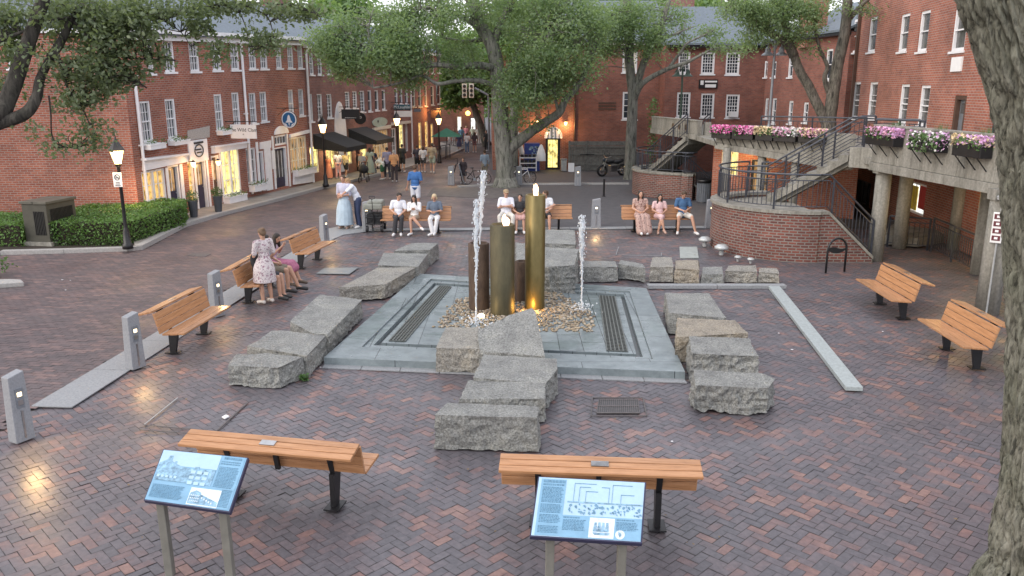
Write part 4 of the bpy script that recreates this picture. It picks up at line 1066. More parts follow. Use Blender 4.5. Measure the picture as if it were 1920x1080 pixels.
# thin film of water on the basin floor
# pebble bed
peb=[mat('pebble_a',(.30,.235,.155),.35,var=.4,scale=5),mat('pebble_b',(.17,.135,.1),.35,var=.4,scale=5),mat('pebble_c',(.36,.32,.26),.35,var=.3,scale=5)]
poly=[G(862,558,.1),G(818,612,.1),G(1112,622,.1),G(1108,583,.1),G(1040,545,.1)]
def inpoly(x,y,P):
    r=False
    for i in range(len(P)):
        a,b=P[i],P[(i+1)%len(P)]
        if (a[1]>y)!=(b[1]>y) and x<(b[0]-a[0])*(y-a[1])/(b[1]-a[1])+a[0]: r=not r
    return r
g=MB(); mnx=min(p.x for p in poly); mxx_=max(p.x for p in poly); mny=min(p.y for p in poly); mxy=max(p.y for p in poly)
cnt=0
while cnt<2200:
    x=random.uniform(mnx-.1,mxx_+.1); y=random.uniform(mny-.1,mxy+.1)
    if not inpoly(x+random.gauss(0,.04),y+random.gauss(0,.05),poly): continue
    cnt+=1; g.mi=random.choice((0,0,1,2)); r=random.uniform(.018,.045)
    g.ell((x,y,ZB-.04+r*.25),(r,r*random.uniform(.6,.9),r*.5),7,M=Matrix.Rotation(random.uniform(0,PI),3,'Z'))
tag(g.build('pebble_bed',peb,smooth=True),kind='stuff')
# pillars
def brass(name,c,c2,rough,metal,sc_=3):
    m,nt,b=newmat(name); L=nt.links; tc=N(nt,'ShaderNodeTexCoord'); mp=N(nt,'ShaderNodeMapping'); mp.inputs['Scale'].default_value=(1.5,1.5,.5); L.new(tc.outputs['Object'],mp.inputs['Vector'])
    n=N(nt,'ShaderNodeTexNoise',Scale=sc_,Detail=7.0,Roughness=.7); L.new(mp.outputs[0],n.inputs['Vector'])
    L.new(ramp(nt,n.outputs['Fac'],[(.35,c),(.65,c2)]),b.inputs['Base Color']); b.inputs['Roughness'].default_value=rough; b.inputs['Metallic'].default_value=metal; return m
M['bronze']=brass('bronze_pillar',(.07,.062,.036),(.115,.10,.055),.5,.45)
M['rust']=brass('weathered_steel',(.06,.038,.028),(.12,.08,.055),.75,.2,8)
def pillar(xc,w,yt,yb,m,name='pillar',n=28):
    b=G(xc,yb,ZB-.045); z1=D(xc,yt,b.y)[2]; r=w/F*math.hypot(b.y,0)/2*1.02; c=(b.x,b.y+r,0)
    g=MB(); g.lathe(c,[(r,.05),(r,z1-.012),(r-.012,z1),(r-.03,z1),(r-.03,z1-.05),(.0,z1-.05)],n,caps=False)
    o=g.build(name,M[m],fo)
    for f in o.data.polygons: f.use_smooth=abs(f.normal.z)<.3
    return c,z1,r
M['bronze_t']=brass('bronze_pillar_bright',(.12,.095,.035),(.19,.15,.06),.42,.6); pT=pillar(1003,38,367,583,'bronze_t'); pM=pillar(942,47,424,594,'bronze')
pR=pillar(898,40,459,584,'rust',n=8); pK=pillar(979,28,492,568,'rust',n=6)
def flame(label,c,z,h,w):
    g=MB()
    for k in range(4):
        a=random.uniform(0,2*PI); r=w*.25*random.random(); x=c[0]+r*math.cos(a); y=c[1]+r*math.sin(a); hh=h*random.uniform(.5,1)
        path=[(x+.02*math.sin(3*f+k)*f*2,y+.015*math.cos(2.5*f+k),z-.04+hh*f) for f in [i/7 for i in range(8)]]
        g.tube(path,[w*.33*math.sin(PI*min(1,(.18+.82*i/7)))**.8+.004 for i in range(8)],8)
    t=g.build('flame',M['flame'],smooth=True); return tag(t,label,'flame')
M['flame']=mat('flame',(.9,.5,.25),.5,emit=(1,.66,.42),es=2.2)
flame('small flame burning on top of the tallest bronze pillar',pT[0],pT[1],.26,.13); lamp('flame_light',(pT[0][0],pT[0][1]-.1,pT[1]+.25),2,(1,.6,.3),.06)
flame('small bright flame on top of the wide middle bronze pillar',(pM[0][0]+.06,pM[0][1],0),pM[1],.26,.16); lamp('flame_light',(pM[0][0]+.05,pM[0][1]-.1,pM[1]+.25),2,(1,.6,.3),.06)
lamp('basin_uplight',(pT[0][0]-.1,pT[0][1]-pT[2]-.2,.2),9,(1,.5,.1),.05)
g=MB(); g.lathe((pT[0][0]-.1,pT[0][1]-pT[2]-.22,.1),[(.06,0),(.06,.04),(.045,.05)],12); g.build('uplight',M['steel'],fo)
p_=G(902,594,.1); lamp('basin_uplight',(p_.x,p_.y-.1,.3),1.2,(1,.7,.35),.05)
g=MB(); g.lathe((p_.x,p_.y,.1),[(.07,0),(.07,.04),(.05,.055)],12); g.build('uplight',mat('uplight_lens',(.9,.8,.6),emit=(1,.75,.4),es=3),fo)
# water jets
mw,ntw,bw_=newmat('jet_water'); bw_.inputs['Base Color'].default_value=(.85,.9,.95,1); bw_.inputs['Roughness'].default_value=.08; bw_.inputs['Transmission Weight'].default_value=.2; bw_.inputs['IOR'].default_value=1.33; bw_.inputs['Alpha'].default_value=.7
M['jet']=mw
def jet(label,x,yb,yt,topw,stalk,zb=None,Y=None,n=900):
    b=G(x,yb,.1) if zb is None else Vector((zb[0],zb[1],zb[2])); z1=D(x,yt,b.y)[2]; z0=b.z; hgt=z1-z0
    xt=D(x,yt,b.y)[0]; lean=(xt-b.x)
    t=thing('water_jet',label,'water jet',b)
    g=MB(); K=26; path=[];rad=[]
    for i in range(K+1):
        f=i/K; path.append((b.x+lean*f+random.gauss(0,.006)*(1+2*f),b.y+random.gauss(0,.006),z0+hgt*.93*f))
        rad.append(.016 if f<stalk else .016+(topw*.42)*((f-stalk)/(1-stalk))**.8*random.uniform(.45,1.05)*(1 if f<.93 else .75))
    g.tube(path,rad,8); g.build('water_column',M['jet'],t,smooth=True)
    g=MB()
    for _ in range(n):
        f=random.betavariate(3,1.3); w=topw*(.2+.8*max(0,(f-.25))); an=random.uniform(0,2*PI); rr=abs(random.gauss(0,.5))*w
        r=random.uniform(.004,.014); g.ell((b.x+lean*f+rr*math.cos(an),b.y+rr*math.sin(an),z0+hgt*f),(r,r,r*random.uniform(1,2.6)),5)
    if zb is None:
        for _ in range(130):
            an=random.uniform(0,2*PI); rr=abs(random.gauss(0,.2)); r=random.uniform(.006,.02); g.ell((b.x+rr*math.cos(an),b.y+rr*math.sin(an),.1+random.random()**2*.16),(r,r,r),5)
    dr=g.build('droplets',M['jet'],t,smooth=True); dr['kind']='stuff'; return t
jet('white water jet in front of the rusty pillar, leftmost in the basin',893,607,374,.095,.45)
jet('tallest white water jet rising from the top of the rusty pillar',906,460,320,.10,.1,zb=(pR[0][0]+.02,pR[0][1],pR[1]-.05))
jet('white water jet on the right side of the pebble bed',1091,581,404,.11,.5)
# ================================================================== GRANITE BLOCKS
def granmat(name,a,b_,warm=None):
    m,nt,b=newmat(name); L=nt.links; tc=N(nt,'ShaderNodeTexCoord')
    n=N(nt,'ShaderNodeTexNoise',Scale=38,Detail=3.0,Roughness=.8); L.new(tc.outputs['Object'],n.inputs['Vector'])
    n2=N(nt,'ShaderNodeTexNoise',Scale=2.3,Detail=8.0,Roughness=.7); L.new(tc.outputs['Object'],n2.inputs['Vector'])
    mul=N(nt,'ShaderNodeMix',data_type='RGBA',blend_type='MULTIPLY'); mul.inputs['Factor'].default_value=1
    L.new(ramp(nt,n.outputs['Fac'],[(.35,tuple(x*.45 for x in a)),(.5,a),(.68,b_)]),mul.inputs['A'])
    L.new(ramp(nt,n2.outputs['Fac'],[(.3,(.6,.6,.62)),(.55,(1,1,1)),(.72,warm or (1.2,1.18,1.12))]),mul.inputs['B'])
    L.new(mul.outputs['Result'],b.inputs['Base Color']); b.inputs['Roughness'].default_value=.55
    n3=N(nt,'ShaderNodeTexNoise',Scale=26,Detail=7.0,Roughness=.75); L.new(tc.outputs['Object'],n3.inputs['Vector'])
    bp=N(nt,'ShaderNodeBump',Strength=.8,Distance=.03); L.new(n3.outputs['Fac'],bp.inputs['Height']); L.new(bp.outputs['Normal'],b.inputs['Normal'])
    return m
M['st_grey']=granmat('granite_block_grey',(.245,.25,.235),(.37,.375,.36))
M['st_tan']=granmat('granite_block_tan',(.31,.27,.21),(.46,.42,.35),(1.2,1.05,.85))
M['st_buff']=granmat('granite_block_buff',(.29,.275,.24),(.44,.43,.39),(1.15,1.08,.95))
def stone(label,top,m='st_grey',base=None,amp=.03,seed=0,flare=.03,cuts=4,z0=0.0,grp=None):
    """top: list of (x,y,z) readings of the upper rim"""
    T=[G(x,y,z) for x,y,z in top]; ctr=sum(T,Vector())/len(T)
    Bt=[]
    for p in T:
        d=Vector((p.x-ctr.x,p.y-ctr.y,0)); d=d.normalized()*flare if d.length>0 else d
        Bt.append(Vector((p.x+d.x,p.y+d.y,z0)))
    bm=bmesh.new(); n=len(T)
    vt=[bm.verts.new(p) for p in T]; vb=[bm.verts.new(p) for p in Bt]
    bm.faces.new(vt); bm.faces.new(list(reversed(vb)))
    for k in range(n): bm.faces.new((vb[k],vb[(k+1)%n],vt[(k+1)%n],vt[k]))
    bmesh.ops.recalc_face_normals(bm,faces=bm.faces)
    bmesh.ops.triangulate(bm,faces=[f for f in bm.faces if len(f.verts)>4])
    for _ in range(30):
        es=[e for e in bm.edges if e.calc_length()>.11]
        if not es: break
        bmesh.ops.subdivide_edges(bm,edges=es,cuts=1,use_grid_fill=True)
        if len(bm.verts)>5000: break
    bmesh.ops.triangulate(bm,faces=bm.faces)
    es=[e for e in bm.edges if e.calc_length()>.06]; bmesh.ops.subdivide_edges(bm,edges=es,cuts=1); bmesh.ops.triangulate(bm,faces=[f for f in bm.faces if len(f.verts)>3])
    bm.normal_update()
    s=Vector((seed*7.3,seed*3.1,seed*1.7)); mv={}
    for v in bm.verts:
        q=v.co+s; a=noise.fractal(q*2.2,.8,2.2,4)*amp*1.1+abs(noise.noise(q*6))*-amp*1.3+noise.noise(q*17)*amp*.5+noise.noise(q*31)*amp*.3
        # chipped strata on the sides
        k=1.0 if v.normal.z<.6 else .38
        st=math.sin(q.z*38+noise.noise(q*3)*5)*amp*.22*(1-abs(v.normal.z)); v.co=v.co+v.normal*(a*k+st)
        if v.co.z<z0-.01: v.co.z=z0-.01
    bmesh.ops.smooth_vert(bm,verts=bm.verts,factor=.06,use_axis_x=True,use_axis_y=True,use_axis_z=True)
    me=bpy.data.meshes.new('granite_block'); 
    off=Vector((ctr.x,ctr.y,0))
    for v in bm.verts: v.co-=off
    bm.to_mesh(me); bm.free(); me.materials.append(M[m]); 
    pass
    o=bpy.data.objects.new('granite_block',me); COL.objects.link(o); o.location=off
    return tag(o,label,'stone block',grp or 'rough granite blocks around the fountain')
S_=stone
S_('long rectangular granite block, frontmost of the stones before the fountain',[(815,778,.47),(838,755,.47),(1013,761,.47),(1007,783,.47)],seed=1,amp=.022)
S_('low flat granite slab second from the front in the middle row',[(862,748,.36),(878,712,.36),(985,717,.37),(1023,719,.38),(1021,747,.36)],seed=2,amp=.035)
S_('broad flat granite slab third from the front in the middle row',[(887,708,.40),(907,664,.40),(1044,672,.4),(1045,692,.4),(1024,719,.36)],seed=3,amp=.035)
S_('tall upright grey granite block leaning at the basin edge',[(898,658,.40),(896,620,.62),(950,592,.78),(998,576,.86),(1004,584,.86),(1022,668,.42)],seed=4,amp=.025,flare=.01)
S_('squat brown grey granite block left of the tall upright one',[(817,652,.42),(835,614,.42),(898,614,.42),(899,654,.42)],'st_buff',seed=5,amp=.03)
S_('low rough topped granite block, nearest of the left row',[(428,685,.33),(443,663,.33),(500,662,.34),(567,669,.34),(522,689,.33)],seed=6,amp=.035)
S_('square granite block second from the front of the left row',[(464,649,.36),(513,618,.37),(611,629,.38),(576,667,.36)],seed=7,amp=.028)
S_('largest wide granite block in the middle of the left row',[(543,602,.36),(600,552,.36),(680,561,.37),(614,627,.36),(586,625,.36)],seed=8,amp=.03)
S_('long wedge shaped buff granite block farther along the left row',[(637,539,.33),(707,502,.33),(782,500,.34),(722,533,.33)],'st_buff',seed=9,amp=.025)
S_('pale flat granite block behind the wedge shaped one',[(708,497,.35),(719,474,.35),(803,475,.36),(784,500,.36)],'st_grey',seed=10,amp=.02)
S_('farthest pale granite block of the left row',[(738,470,.42),(772,455,.42),(822,456,.43),(806,468,.42)],'st_grey',seed=11,amp=.02)
S_('large dark boulder standing behind the bronze pillars',[(968,492,.62),(967,454,.62),(1022,463,.72),(1085,467,.72),(1078,497,.70),(1030,500,.70)],'st_grey',seed=12,amp=.05)
S_('pale slab boulder lying on top behind the tall pillar',[(1012,456,.72),(1020,430,.72),(1078,431,.72),(1080,458,.72)],'st_grey',seed=13,amp=.035)
S_('wide grey granite block at the left of the back right row',[(1086,500,.37),(1096,489,.37),(1154,489,.37),(1158,500,.37)],seed=14,amp=.025,flare=.05)
S_('small grey granite block second in the back right row',[(1159,494,.37),(1164,487,.37),(1206,495,.35),(1210,503,.35)],seed=15,amp=.025)
S_('narrow tall pale granite block third in the back right row',[(1218,500,.38),(1224,482,.42),(1260,482,.42),(1263,500,.38)],'st_buff',seed=16,amp=.025)
S_('tan brown granite block fourth in the back right row',[(1266,503,.35),(1266,488,.40),(1308,488,.40),(1311,506,.34)],'st_tan',seed=17,amp=.035)
S_('small granite block fifth in the back right row',[(1316,514,.24),(1317,500,.3),(1354,500,.3),(1356,514,.24)],seed=18,amp=.028)
S_('wide low granite block sixth in the back right row',[(1359,508,.28),(1366,498,.32),(1417,497,.33),(1420,509,.28)],'st_buff',seed=19,amp=.028)
S_('small end granite block at the right of the back row',[(1423,510,.25),(1424,502,.3),(1457,503,.3),(1462,513,.25)],'st_buff',seed=20,amp=.028)
S_('large flat topped granite block, farthest of the right hand row',[(1254,586,.42),(1247,549,.42),(1330,549,.42),(1361,596,.38),(1336,594,.41)],'st_grey',seed=21,amp=.025)
S_('warm buff granite block second along the right hand row',[(1268,632,.45),(1270,596,.46),(1378,600,.46),(1402,624,.46)],'st_tan',seed=22,amp=.03)
S_('layered grey granite block third along the right hand row',[(1296,662,.47),(1292,630,.49),(1405,633,.48),(1421,668,.43)],'st_grey',seed=23,amp=.04)
S_('big rugged layered granite block nearest in the right hand row',[(1303,722,.42),(1301,693,.44),(1425,699,.44),(1454,710,.42),(1440,728,.40)],'st_grey',seed=24,amp=.045)
# ================================================================== BENCHES
def woodmat():
    m,nt,b=newmat('varnished_bench_wood'); L=nt.links; tc=N(nt,'ShaderNodeTexCoord'); mp=N(nt,'ShaderNodeMapping'); mp.inputs['Scale'].default_value=(.7,9,9); L.new(tc.outputs['Object'],mp.inputs['Vector'])
    n=N(nt,'ShaderNodeTexNoise',Scale=4,Detail=7.0,Roughness=.65,Distortion=.3); L.new(mp.outputs[0],n.inputs['Vector'])
    gm=N(nt,'ShaderNodeNewGeometry'); ob=N(nt,'ShaderNodeObjectInfo'); n9=N(nt,'ShaderNodeTexNoise',Scale=1.7,Detail=5.0); L.new(tc.outputs['Object'],n9.inputs['Vector'])
    ad=N(nt,'ShaderNodeMath',operation='ADD'); L.new(gm.outputs['Random Per Island'],ad.inputs[0]); L.new(n9.outputs['Fac'],ad.inputs[1])
    mul=N(nt,'ShaderNodeMix',data_type='RGBA',blend_type='MULTIPLY'); mul.inputs['Factor'].default_value=1
    L.new(ramp(nt,n.outputs['Fac'],[(.3,(.28,.14,.065)),(.5,(.40,.205,.10)),(.75,(.49,.275,.15))]),mul.inputs['A']); L.new(ramp(nt,ad.outputs[0],[(.35,(.72,.72,.74)),(.75,(1,1,1)),(1,(1.12,1.1,1.06))]),mul.inputs['B']); L.new(mul.outputs['Result'],b.inputs['Base Color']); b.inputs['Roughness'].default_value=.38; return m
M['wood']=woodmat()
def make_bench(L=2.3):
    t=thing('park_bench','bench','bench',(0,0,0))
    def slats(name,a,b,n,th=.035,gap=.008):
        g=MB(); a=Vector((0,)+a); b=Vector((0,)+b); d=b-a; u=d.normalized(); nn=Vector((0,-u.z,u.y)); w=d.length/n
        for k in range(n):
            c=a+u*(w*(k+.5)); Mx=Matrix((Vector((1,0,0)),u,nn)).transposed(); g.box(c,(L,w-gap,th),M=Mx)
        g.build(name,M['wood'],t,local=True,bevel=.006)
    slats('seat',(.43,.455),(.02,.43),3); slats('backrest',(-.01,.44),(-.10,.80),3); slats('top_shelf',(-.115,.83),(-.39,.765),3)
    for s in (-1,1):
        x=s*L*.31; g=MB()
        pts=[(x,-.05,0),(x,.05,0),(x,.14,.41),(x,-.05,.41)]
        g.extr([Vector(p)-Vector((.035,0,0)) for p in pts],(.07,0,0))
        pts=[(x,-.02,.41),(x,.02,.41),(x,-.125,.8),(x,-.16,.8)]; g.extr([Vector(p)-Vector((.035,0,0)) for p in pts],(.07,0,0))
        pts=[(x,-.13,.795),(x,-.34,.755),(x,-.14,.74)]; g.extr([Vector(p)-Vector((.03,0,0)) for p in pts],(.06,0,0))
        g.build('leg',M['black'],t,local=True)
        g=MB(); g.box((x,0,.008),(.2,.24,.016)); g.build('foot_plate',M['black'],t,local=True)
    g=MB(); pts=[(0,-.05,.43),(0,-.09,.43),(0,-.16,.78),(0,-.13,.78)]; g.extr([Vector(p)-Vector((.03,0,0)) for p in pts],(.06,0,0)); g.build('centre_brace',M['black'],t,local=True)
    return t
BG_='slatted wooden benches around the plaza'
bench0=make_bench()
used=[False]
def place_bench(p,q,label,depth,z=.815,plaque=False,line='joint'):
    """p,q: readings of the backrest top edge left->right as seen from behind the sitter's right"""
    P=G(p[0],p[1],z);Q=G(q[0],q[1],z); c=(P+Q)/2; d=(Q-P); ang=math.atan2(d.y,d.x); L=math.hypot(d.x,d.y)
    n=Vector((-math.sin(ang),math.cos(ang),0))  # sitter faces +y local
    c=c+n*.115; c.z=0
    o=bench0 if not used[0] else copy_tree(bench0)
    used[0]=True; o.location=c; o.rotation_euler=(0,0,ang); o.scale=(L/2.3,1,1); o['label']=label; o['group']=BG_
    if plaque:
        g=MB(); g.box((0,-.25,.822),(.2,.08,.012),M=Matrix.Rotation(R(13),3,'X')); pl=g.build('plaque',M['steel'],None,local=True); pl.parent=o
    return o,L,ang
BI={}
for key,p,q,lb,pq in [
 ('fl',(359,808),(675,836),'wooden bench seen from behind at the lower left, behind the left information panel',True),
 ('fr',(939,854),(1312,866),'wooden bench seen from behind at the lower right, behind the right information panel',True),
 ('l1',(380,539),(285,587),'empty wooden bench on the left between two granite light posts',False),
 ('l2',(506,466),(435,506),'wooden bench on the left where two people sit beside a standing woman',False),
 ('l3',(593,427),(541,449),'empty wooden bench farthest along the left granite band',False),
 ('b1',(846,388),(717,388),'wooden bench of the back row where three people sit left of the fountain',False),
 ('b2',(1072,385),(943,385),'wooden bench of the back row partly hidden by the bronze pillars',False),
 ('b3',(1294,386),(1165,386),'wooden bench of the back row where three people sit near the brick landing',False),
 ('r1',(1728,532),(1655,494),'empty wooden bench on the right, farther of the two by the columns',False),
 ('r2',(1877,613),(1782,563),'empty wooden bench on the right, nearer one below the column sign',False)]:
    o,L,a=place_bench(p,q,lb,0,plaque=pq); BI[key]=o; print('bench',key,round(L,2),round(math.degrees(a),1),[round(v,2) for v in o.location])
# ================================================================== LIGHT POSTS
M['post_gran']=mat('light_post_granite',(.26,.27,.29),.6,var=.15,scale=30,bump=.15)
M['postlamp']=mat('post_lamp_lens',(.9,.8,.6),emit=(1,.78,.45),es=1.7)
def make_post():
    t=thing('light_post','post','light post',(0,0,0)); g=MB()
    w,d=.165,.12
    pts=[(-w,-d,0),(w,-d,0),(w,d,0),(-w,d,0)]; up=[(-w*.82,-d*.8,.90),(w*.82,-d*.8,.95),(w*.82,d*.8,.95),(-w*.82,d*.8,.90)]
    g.add(pts+up,[(3,2,1,0),(4,5,6,7),(0,1,5,4),(1,2,6,5),(2,3,7,6),(3,0,4,7)]); g.build('stone_shaft',M['post_gran'],t,local=True,bevel=.012)
    g=MB(); k=Matrix.Rotation(R(-3),3,'X'); 
    g.box((0,-.106,.60),(.13,.02,.27)); g.build('lamp_frame',M['greymetal'],t,local=True)
    g=MB(); g.box((0,-.118,.655),(.075,.012,.055)); g.build('lamp_lens',M['postlamp'],t,local=True)
    g=MB(); g.box((0,-.118,.545),(.085,.012,.07)); g.box((0,-.116,.24),(.03,.02,.38)); g.build('lower_plate',M['steel'],t,local=True)
    return t
post0=make_post(); PG='granite light posts around the plaza'; first=True
NT=[]
for i,(x,y,h,face,lb,pw) in enumerate([
 (42,828,1.0,62,'granite light post at the lower left corner of the photo, lamp lit',10),
 (255,693,1.0,62,'granite light post at the near end of the empty left bench',8),
 (408,596,1.0,62,'granite light post between the first two left benches',6),
 (609,461,.95,62,'granite light post at the far end of the farthest left bench',5),
 (690,436,1.05,0,'granite light post beside the collapsible wagon',0),
 (1117,431,1.05,0,'granite light post standing alone right of the back middle bench',6),
 (1331,431,1.05,0,'granite light post touching the left side of the brick landing',0),
 (776,362,1.0,10,'granite light post behind the man in the blue shirt',0),
 (846,351,1.0,0,'granite light post with its lamp glowing by the sandwich board',7),
 (973,351,1.0,0,'granite light post in front of the white bicycle',0),
 (1083,352,1.0,0,'granite light post on the far kerb in front of the grey gate',0)]):
    b=G(x,y-4); a=R(face)
    o=post0 if first else copy_tree(post0); first=False
    o.location=b; o.rotation_euler=(0,0,a); o.scale=((.78,.78,h) if face==62 else (1,1,h)) ; o['label']=lb; o['group']=PG
    if pw:
        f=Matrix.Rotation(a,3,'Z')@Vector((0,-.17,.62)); lamp('post_light',(b.x+f.x,b.y+f.y,.62),pw*1.9,(1,.62,.26),.05,'SPOT',(R(52),0,a+PI),125)
# ================================================================== STREET LAMPS
M['lampglass']=mat('street_lamp_glass',(.9,.7,.4),emit=(1,.66,.30),es=3.0)
def make_lamp():
    t=thing('street_lamp','lamp','street lamp',(0,0,0)); g=MB()
    g.lathe((0,0,0),[(.15,0),(.15,.12),(.11,.16),(.09,.5),(.055,.6),(.05,.64),(.045,2.35),(.07,2.38),(.05,2.42)],16); g.build('lamp_pole',M['black'],t,local=True,smooth=True)
    g=MB(); g.lathe((0,0,0),[(.09,2.43),(.1,2.5),(.19,2.82)],8); g.build('lantern_glass',M['lampglass'],t,local=True)
    g=MB(); g.lathe((0,0,0),[(.23,2.82),(.215,2.85),(.1,3.04),(.05,3.1),(.02,3.2),(.008,3.3)],8); g.build('lantern_hood',M['black'],t,local=True)
    g=MB()
    for k in range(4): a=PI/4+PI/2*k; g.bar((.1*math.cos(a),.1*math.sin(a),2.43),(.2*math.cos(a),.2*math.sin(a),2.83),.012)
    g.lathe((0,0,0),[(.06,2.38),(.1,2.43),(.1,2.45)],8); g.build('lantern_frame',M['black'],t,local=True); return t
lamp0=make_lamp(); first=True
for x,yb,yt,lb,pw in [(240,466,250,'lit black street lamp beside the clipped hedge on the left',45),(611,350,213,'lit black street lamp on the kerb by the black awnings',40),(747,321,205,'lit black street lamp farther along the kerb behind the crowd',40),(824,306,208,'small far lit street lamp near the green umbrella',40)]:
    b=G(x,yb,.1); z=D(x,yt,b.y)[2]; s=(z-.1)/3.3
    o=lamp0 if first else copy_tree(lamp0); first=False
    o.location=b; o.scale=(max(.8,s),max(.8,s),s); o['label']=lb; o['group']='black lantern street lamps along the left kerb'
    lamp('lantern_light',(b.x+.0,b.y-.0,.1+2.2*s+0),1,(1,.66,.3),.1) if False else None
    lamp('lantern_light',(b.x+.28,b.y-.28,.1+2.65*s),pw*.8,(1,.66,.3),.15)
# notice on the first lamp
b=G(240,466,.1); t=thing('lamp_post_sign','white rectangular no bicycle notice strapped to the nearest street lamp','sign',(b.x,b.y-.07,1.9))
z0,z1=D(234,350,b.y)[2],D(234,323,b.y)[2]
g=MB(); g.box((b.x-.03,b.y-.075,(z0+z1)/2),(.25,.015,z1-z0)); g.build('panel',M['signw'],t,bevel=.006)
g=MB(); zc=z1-.13
g.tube([(b.x-.03+.075*math.cos(a),b.y-.086,zc+.075*math.sin(a)) for a in [2*PI*k/16 for k in range(17)]],.009,5); g.bar((b.x-.08,b.y-.086,zc+.05),(b.x+.02,b.y-.086,zc-.05),.012)
for dx in (-.03,.03): g.tube([(b.x-.03+dx+.02*math.cos(a),b.y-.086,zc-.015+.02*math.sin(a)) for a in [2*PI*k/8 for k in range(9)]],.004,4)
for k in range(3): g.box((b.x-.03,b.y-.085,z0+.04+.045*k),(.15-.02*k,.006,.016))
g.build('sign_print',M['charcoal'],t)
# tall twin headed lamp on the walkway
def tall(label,x,Y,yt,heads,zb=2.7,m='greymetal'):
    p=D(x,235,Y); zt=D(x,yt,Y)[2]; t=thing('street_lamp',label,'street lamp',(p.x,Y,zb)); g=MB()
    g.lathe((p.x,Y,0),[(.09,zb),(.09,zb+.4),(.06,zb+.5),(.045,zt)],12); g.build('lamp_pole',M[m],t)
    for s in heads:
        g=MB(); g.tube([(p.x,Y,zt-.5),(p.x+s*.12,Y,zt-.15),(p.x+s*.25,Y,zt-.1),(p.x+s*.27,Y,zt-.35)],.02,6); g.build('arm',M[m],t)
        g=MB(); c=(p.x+s*.27,Y,zt-.65); g.lathe(c,[(.25,0),(.24,.03),(.12,.12),(.1,.26),(.04,.34)],14); g.build('lamp_shade',M[m],t)
    return t
tall('tall grey twin headed lamp on the walkway before the narrow windows',1442,33,72,(-1,1))
tall('slender dark green lamp pole in front of the courtyard windows',1275,41,118,(-1,1),2.4,'darkgreen')
# ================================================================== TREES AND PLANTS
def leafmesh(name,pts,size,m,parent=None,flat=.6,droop=.3,off=(0,0,0),asp=.55):
    """pts (n,3): one folded leaf (two triangles wide) at each point"""
    n=len(pts); P=np.asarray(pts)-np.array(off)
    u=rng.normal(0,1,(n,3)); u[:,2]=u[:,2]*flat-droop; u/=np.linalg.norm(u,axis=1,keepdims=True)
    a=rng.normal(0,1,(n,3)); v=np.cross(u,a); v/=np.linalg.norm(v,axis=1,keepdims=True)+1e-9
    w=np.cross(u,v)
    s=size*rng.uniform(.6,1.25,(n,1)); L=u*s*.5; Wd=v*s*.5*asp; nb=w*s*.08
    V=np.zeros((n,6,3)); V[:,0]=P-L; V[:,1]=P-L*.15+Wd+nb; V[:,2]=P+L*.55+Wd*.6+nb; V[:,3]=P+L; V[:,4]=P+L*.55-Wd*.6+nb; V[:,5]=P-L*.15-Wd+nb
    me=bpy.data.meshes.new(name); me.vertices.add(6*n); me.loops.add(6*n); me.polygons.add(n)
    me.vertices.foreach_set('co',V.ravel()); me.loops.foreach_set('vertex_index',np.arange(6*n)); me.polygons.foreach_set('loop_start',np.arange(n)*6)
    me.update(calc_edges=True); me.materials.append(m); o=bpy.data.objects.new(name,me); COL.objects.link(o)
    if parent is not None: o.parent=parent
    return o
def smooth_path(P,k=4):
    P=[Vector(p) for p in P]; out=[]
    for i in range(len(P)-1):
        a=P[max(0,i-1)];b=P[i];c=P[i+1];d=P[min(len(P)-1,i+2)]
        for j in range(k):
            t=j/k; out.append(.5*((2*b)+(c-a)*t+(2*a-5*b+4*c-d)*t*t+(3*b-a-3*c+d)*t**3))
    out.append(P[-1]); return out
def limb(par,path,r0,r1,m,name='limb',n=9,wob=.03):
    S=smooth_path(path); N_=len(S); g=MB()
    S=[p+Vector((noise.noise(p*1.3),noise.noise(p*1.3+Vector((9,0,0))),noise.noise(p*1.3+Vector((0,9,0)))))*wob for p in S]
    g.tube(S,[r0+(r1-r0)*(i/(N_-1))**.8 for i in range(N_)],n); o=g.build(name,m,par,smooth=True); return S
def px(path,Y):
    out=[]
    for q in path:
        yy=Y if len(q)<3 else q[2]
        out.append(D(q[0],q[1],yy))
    return out
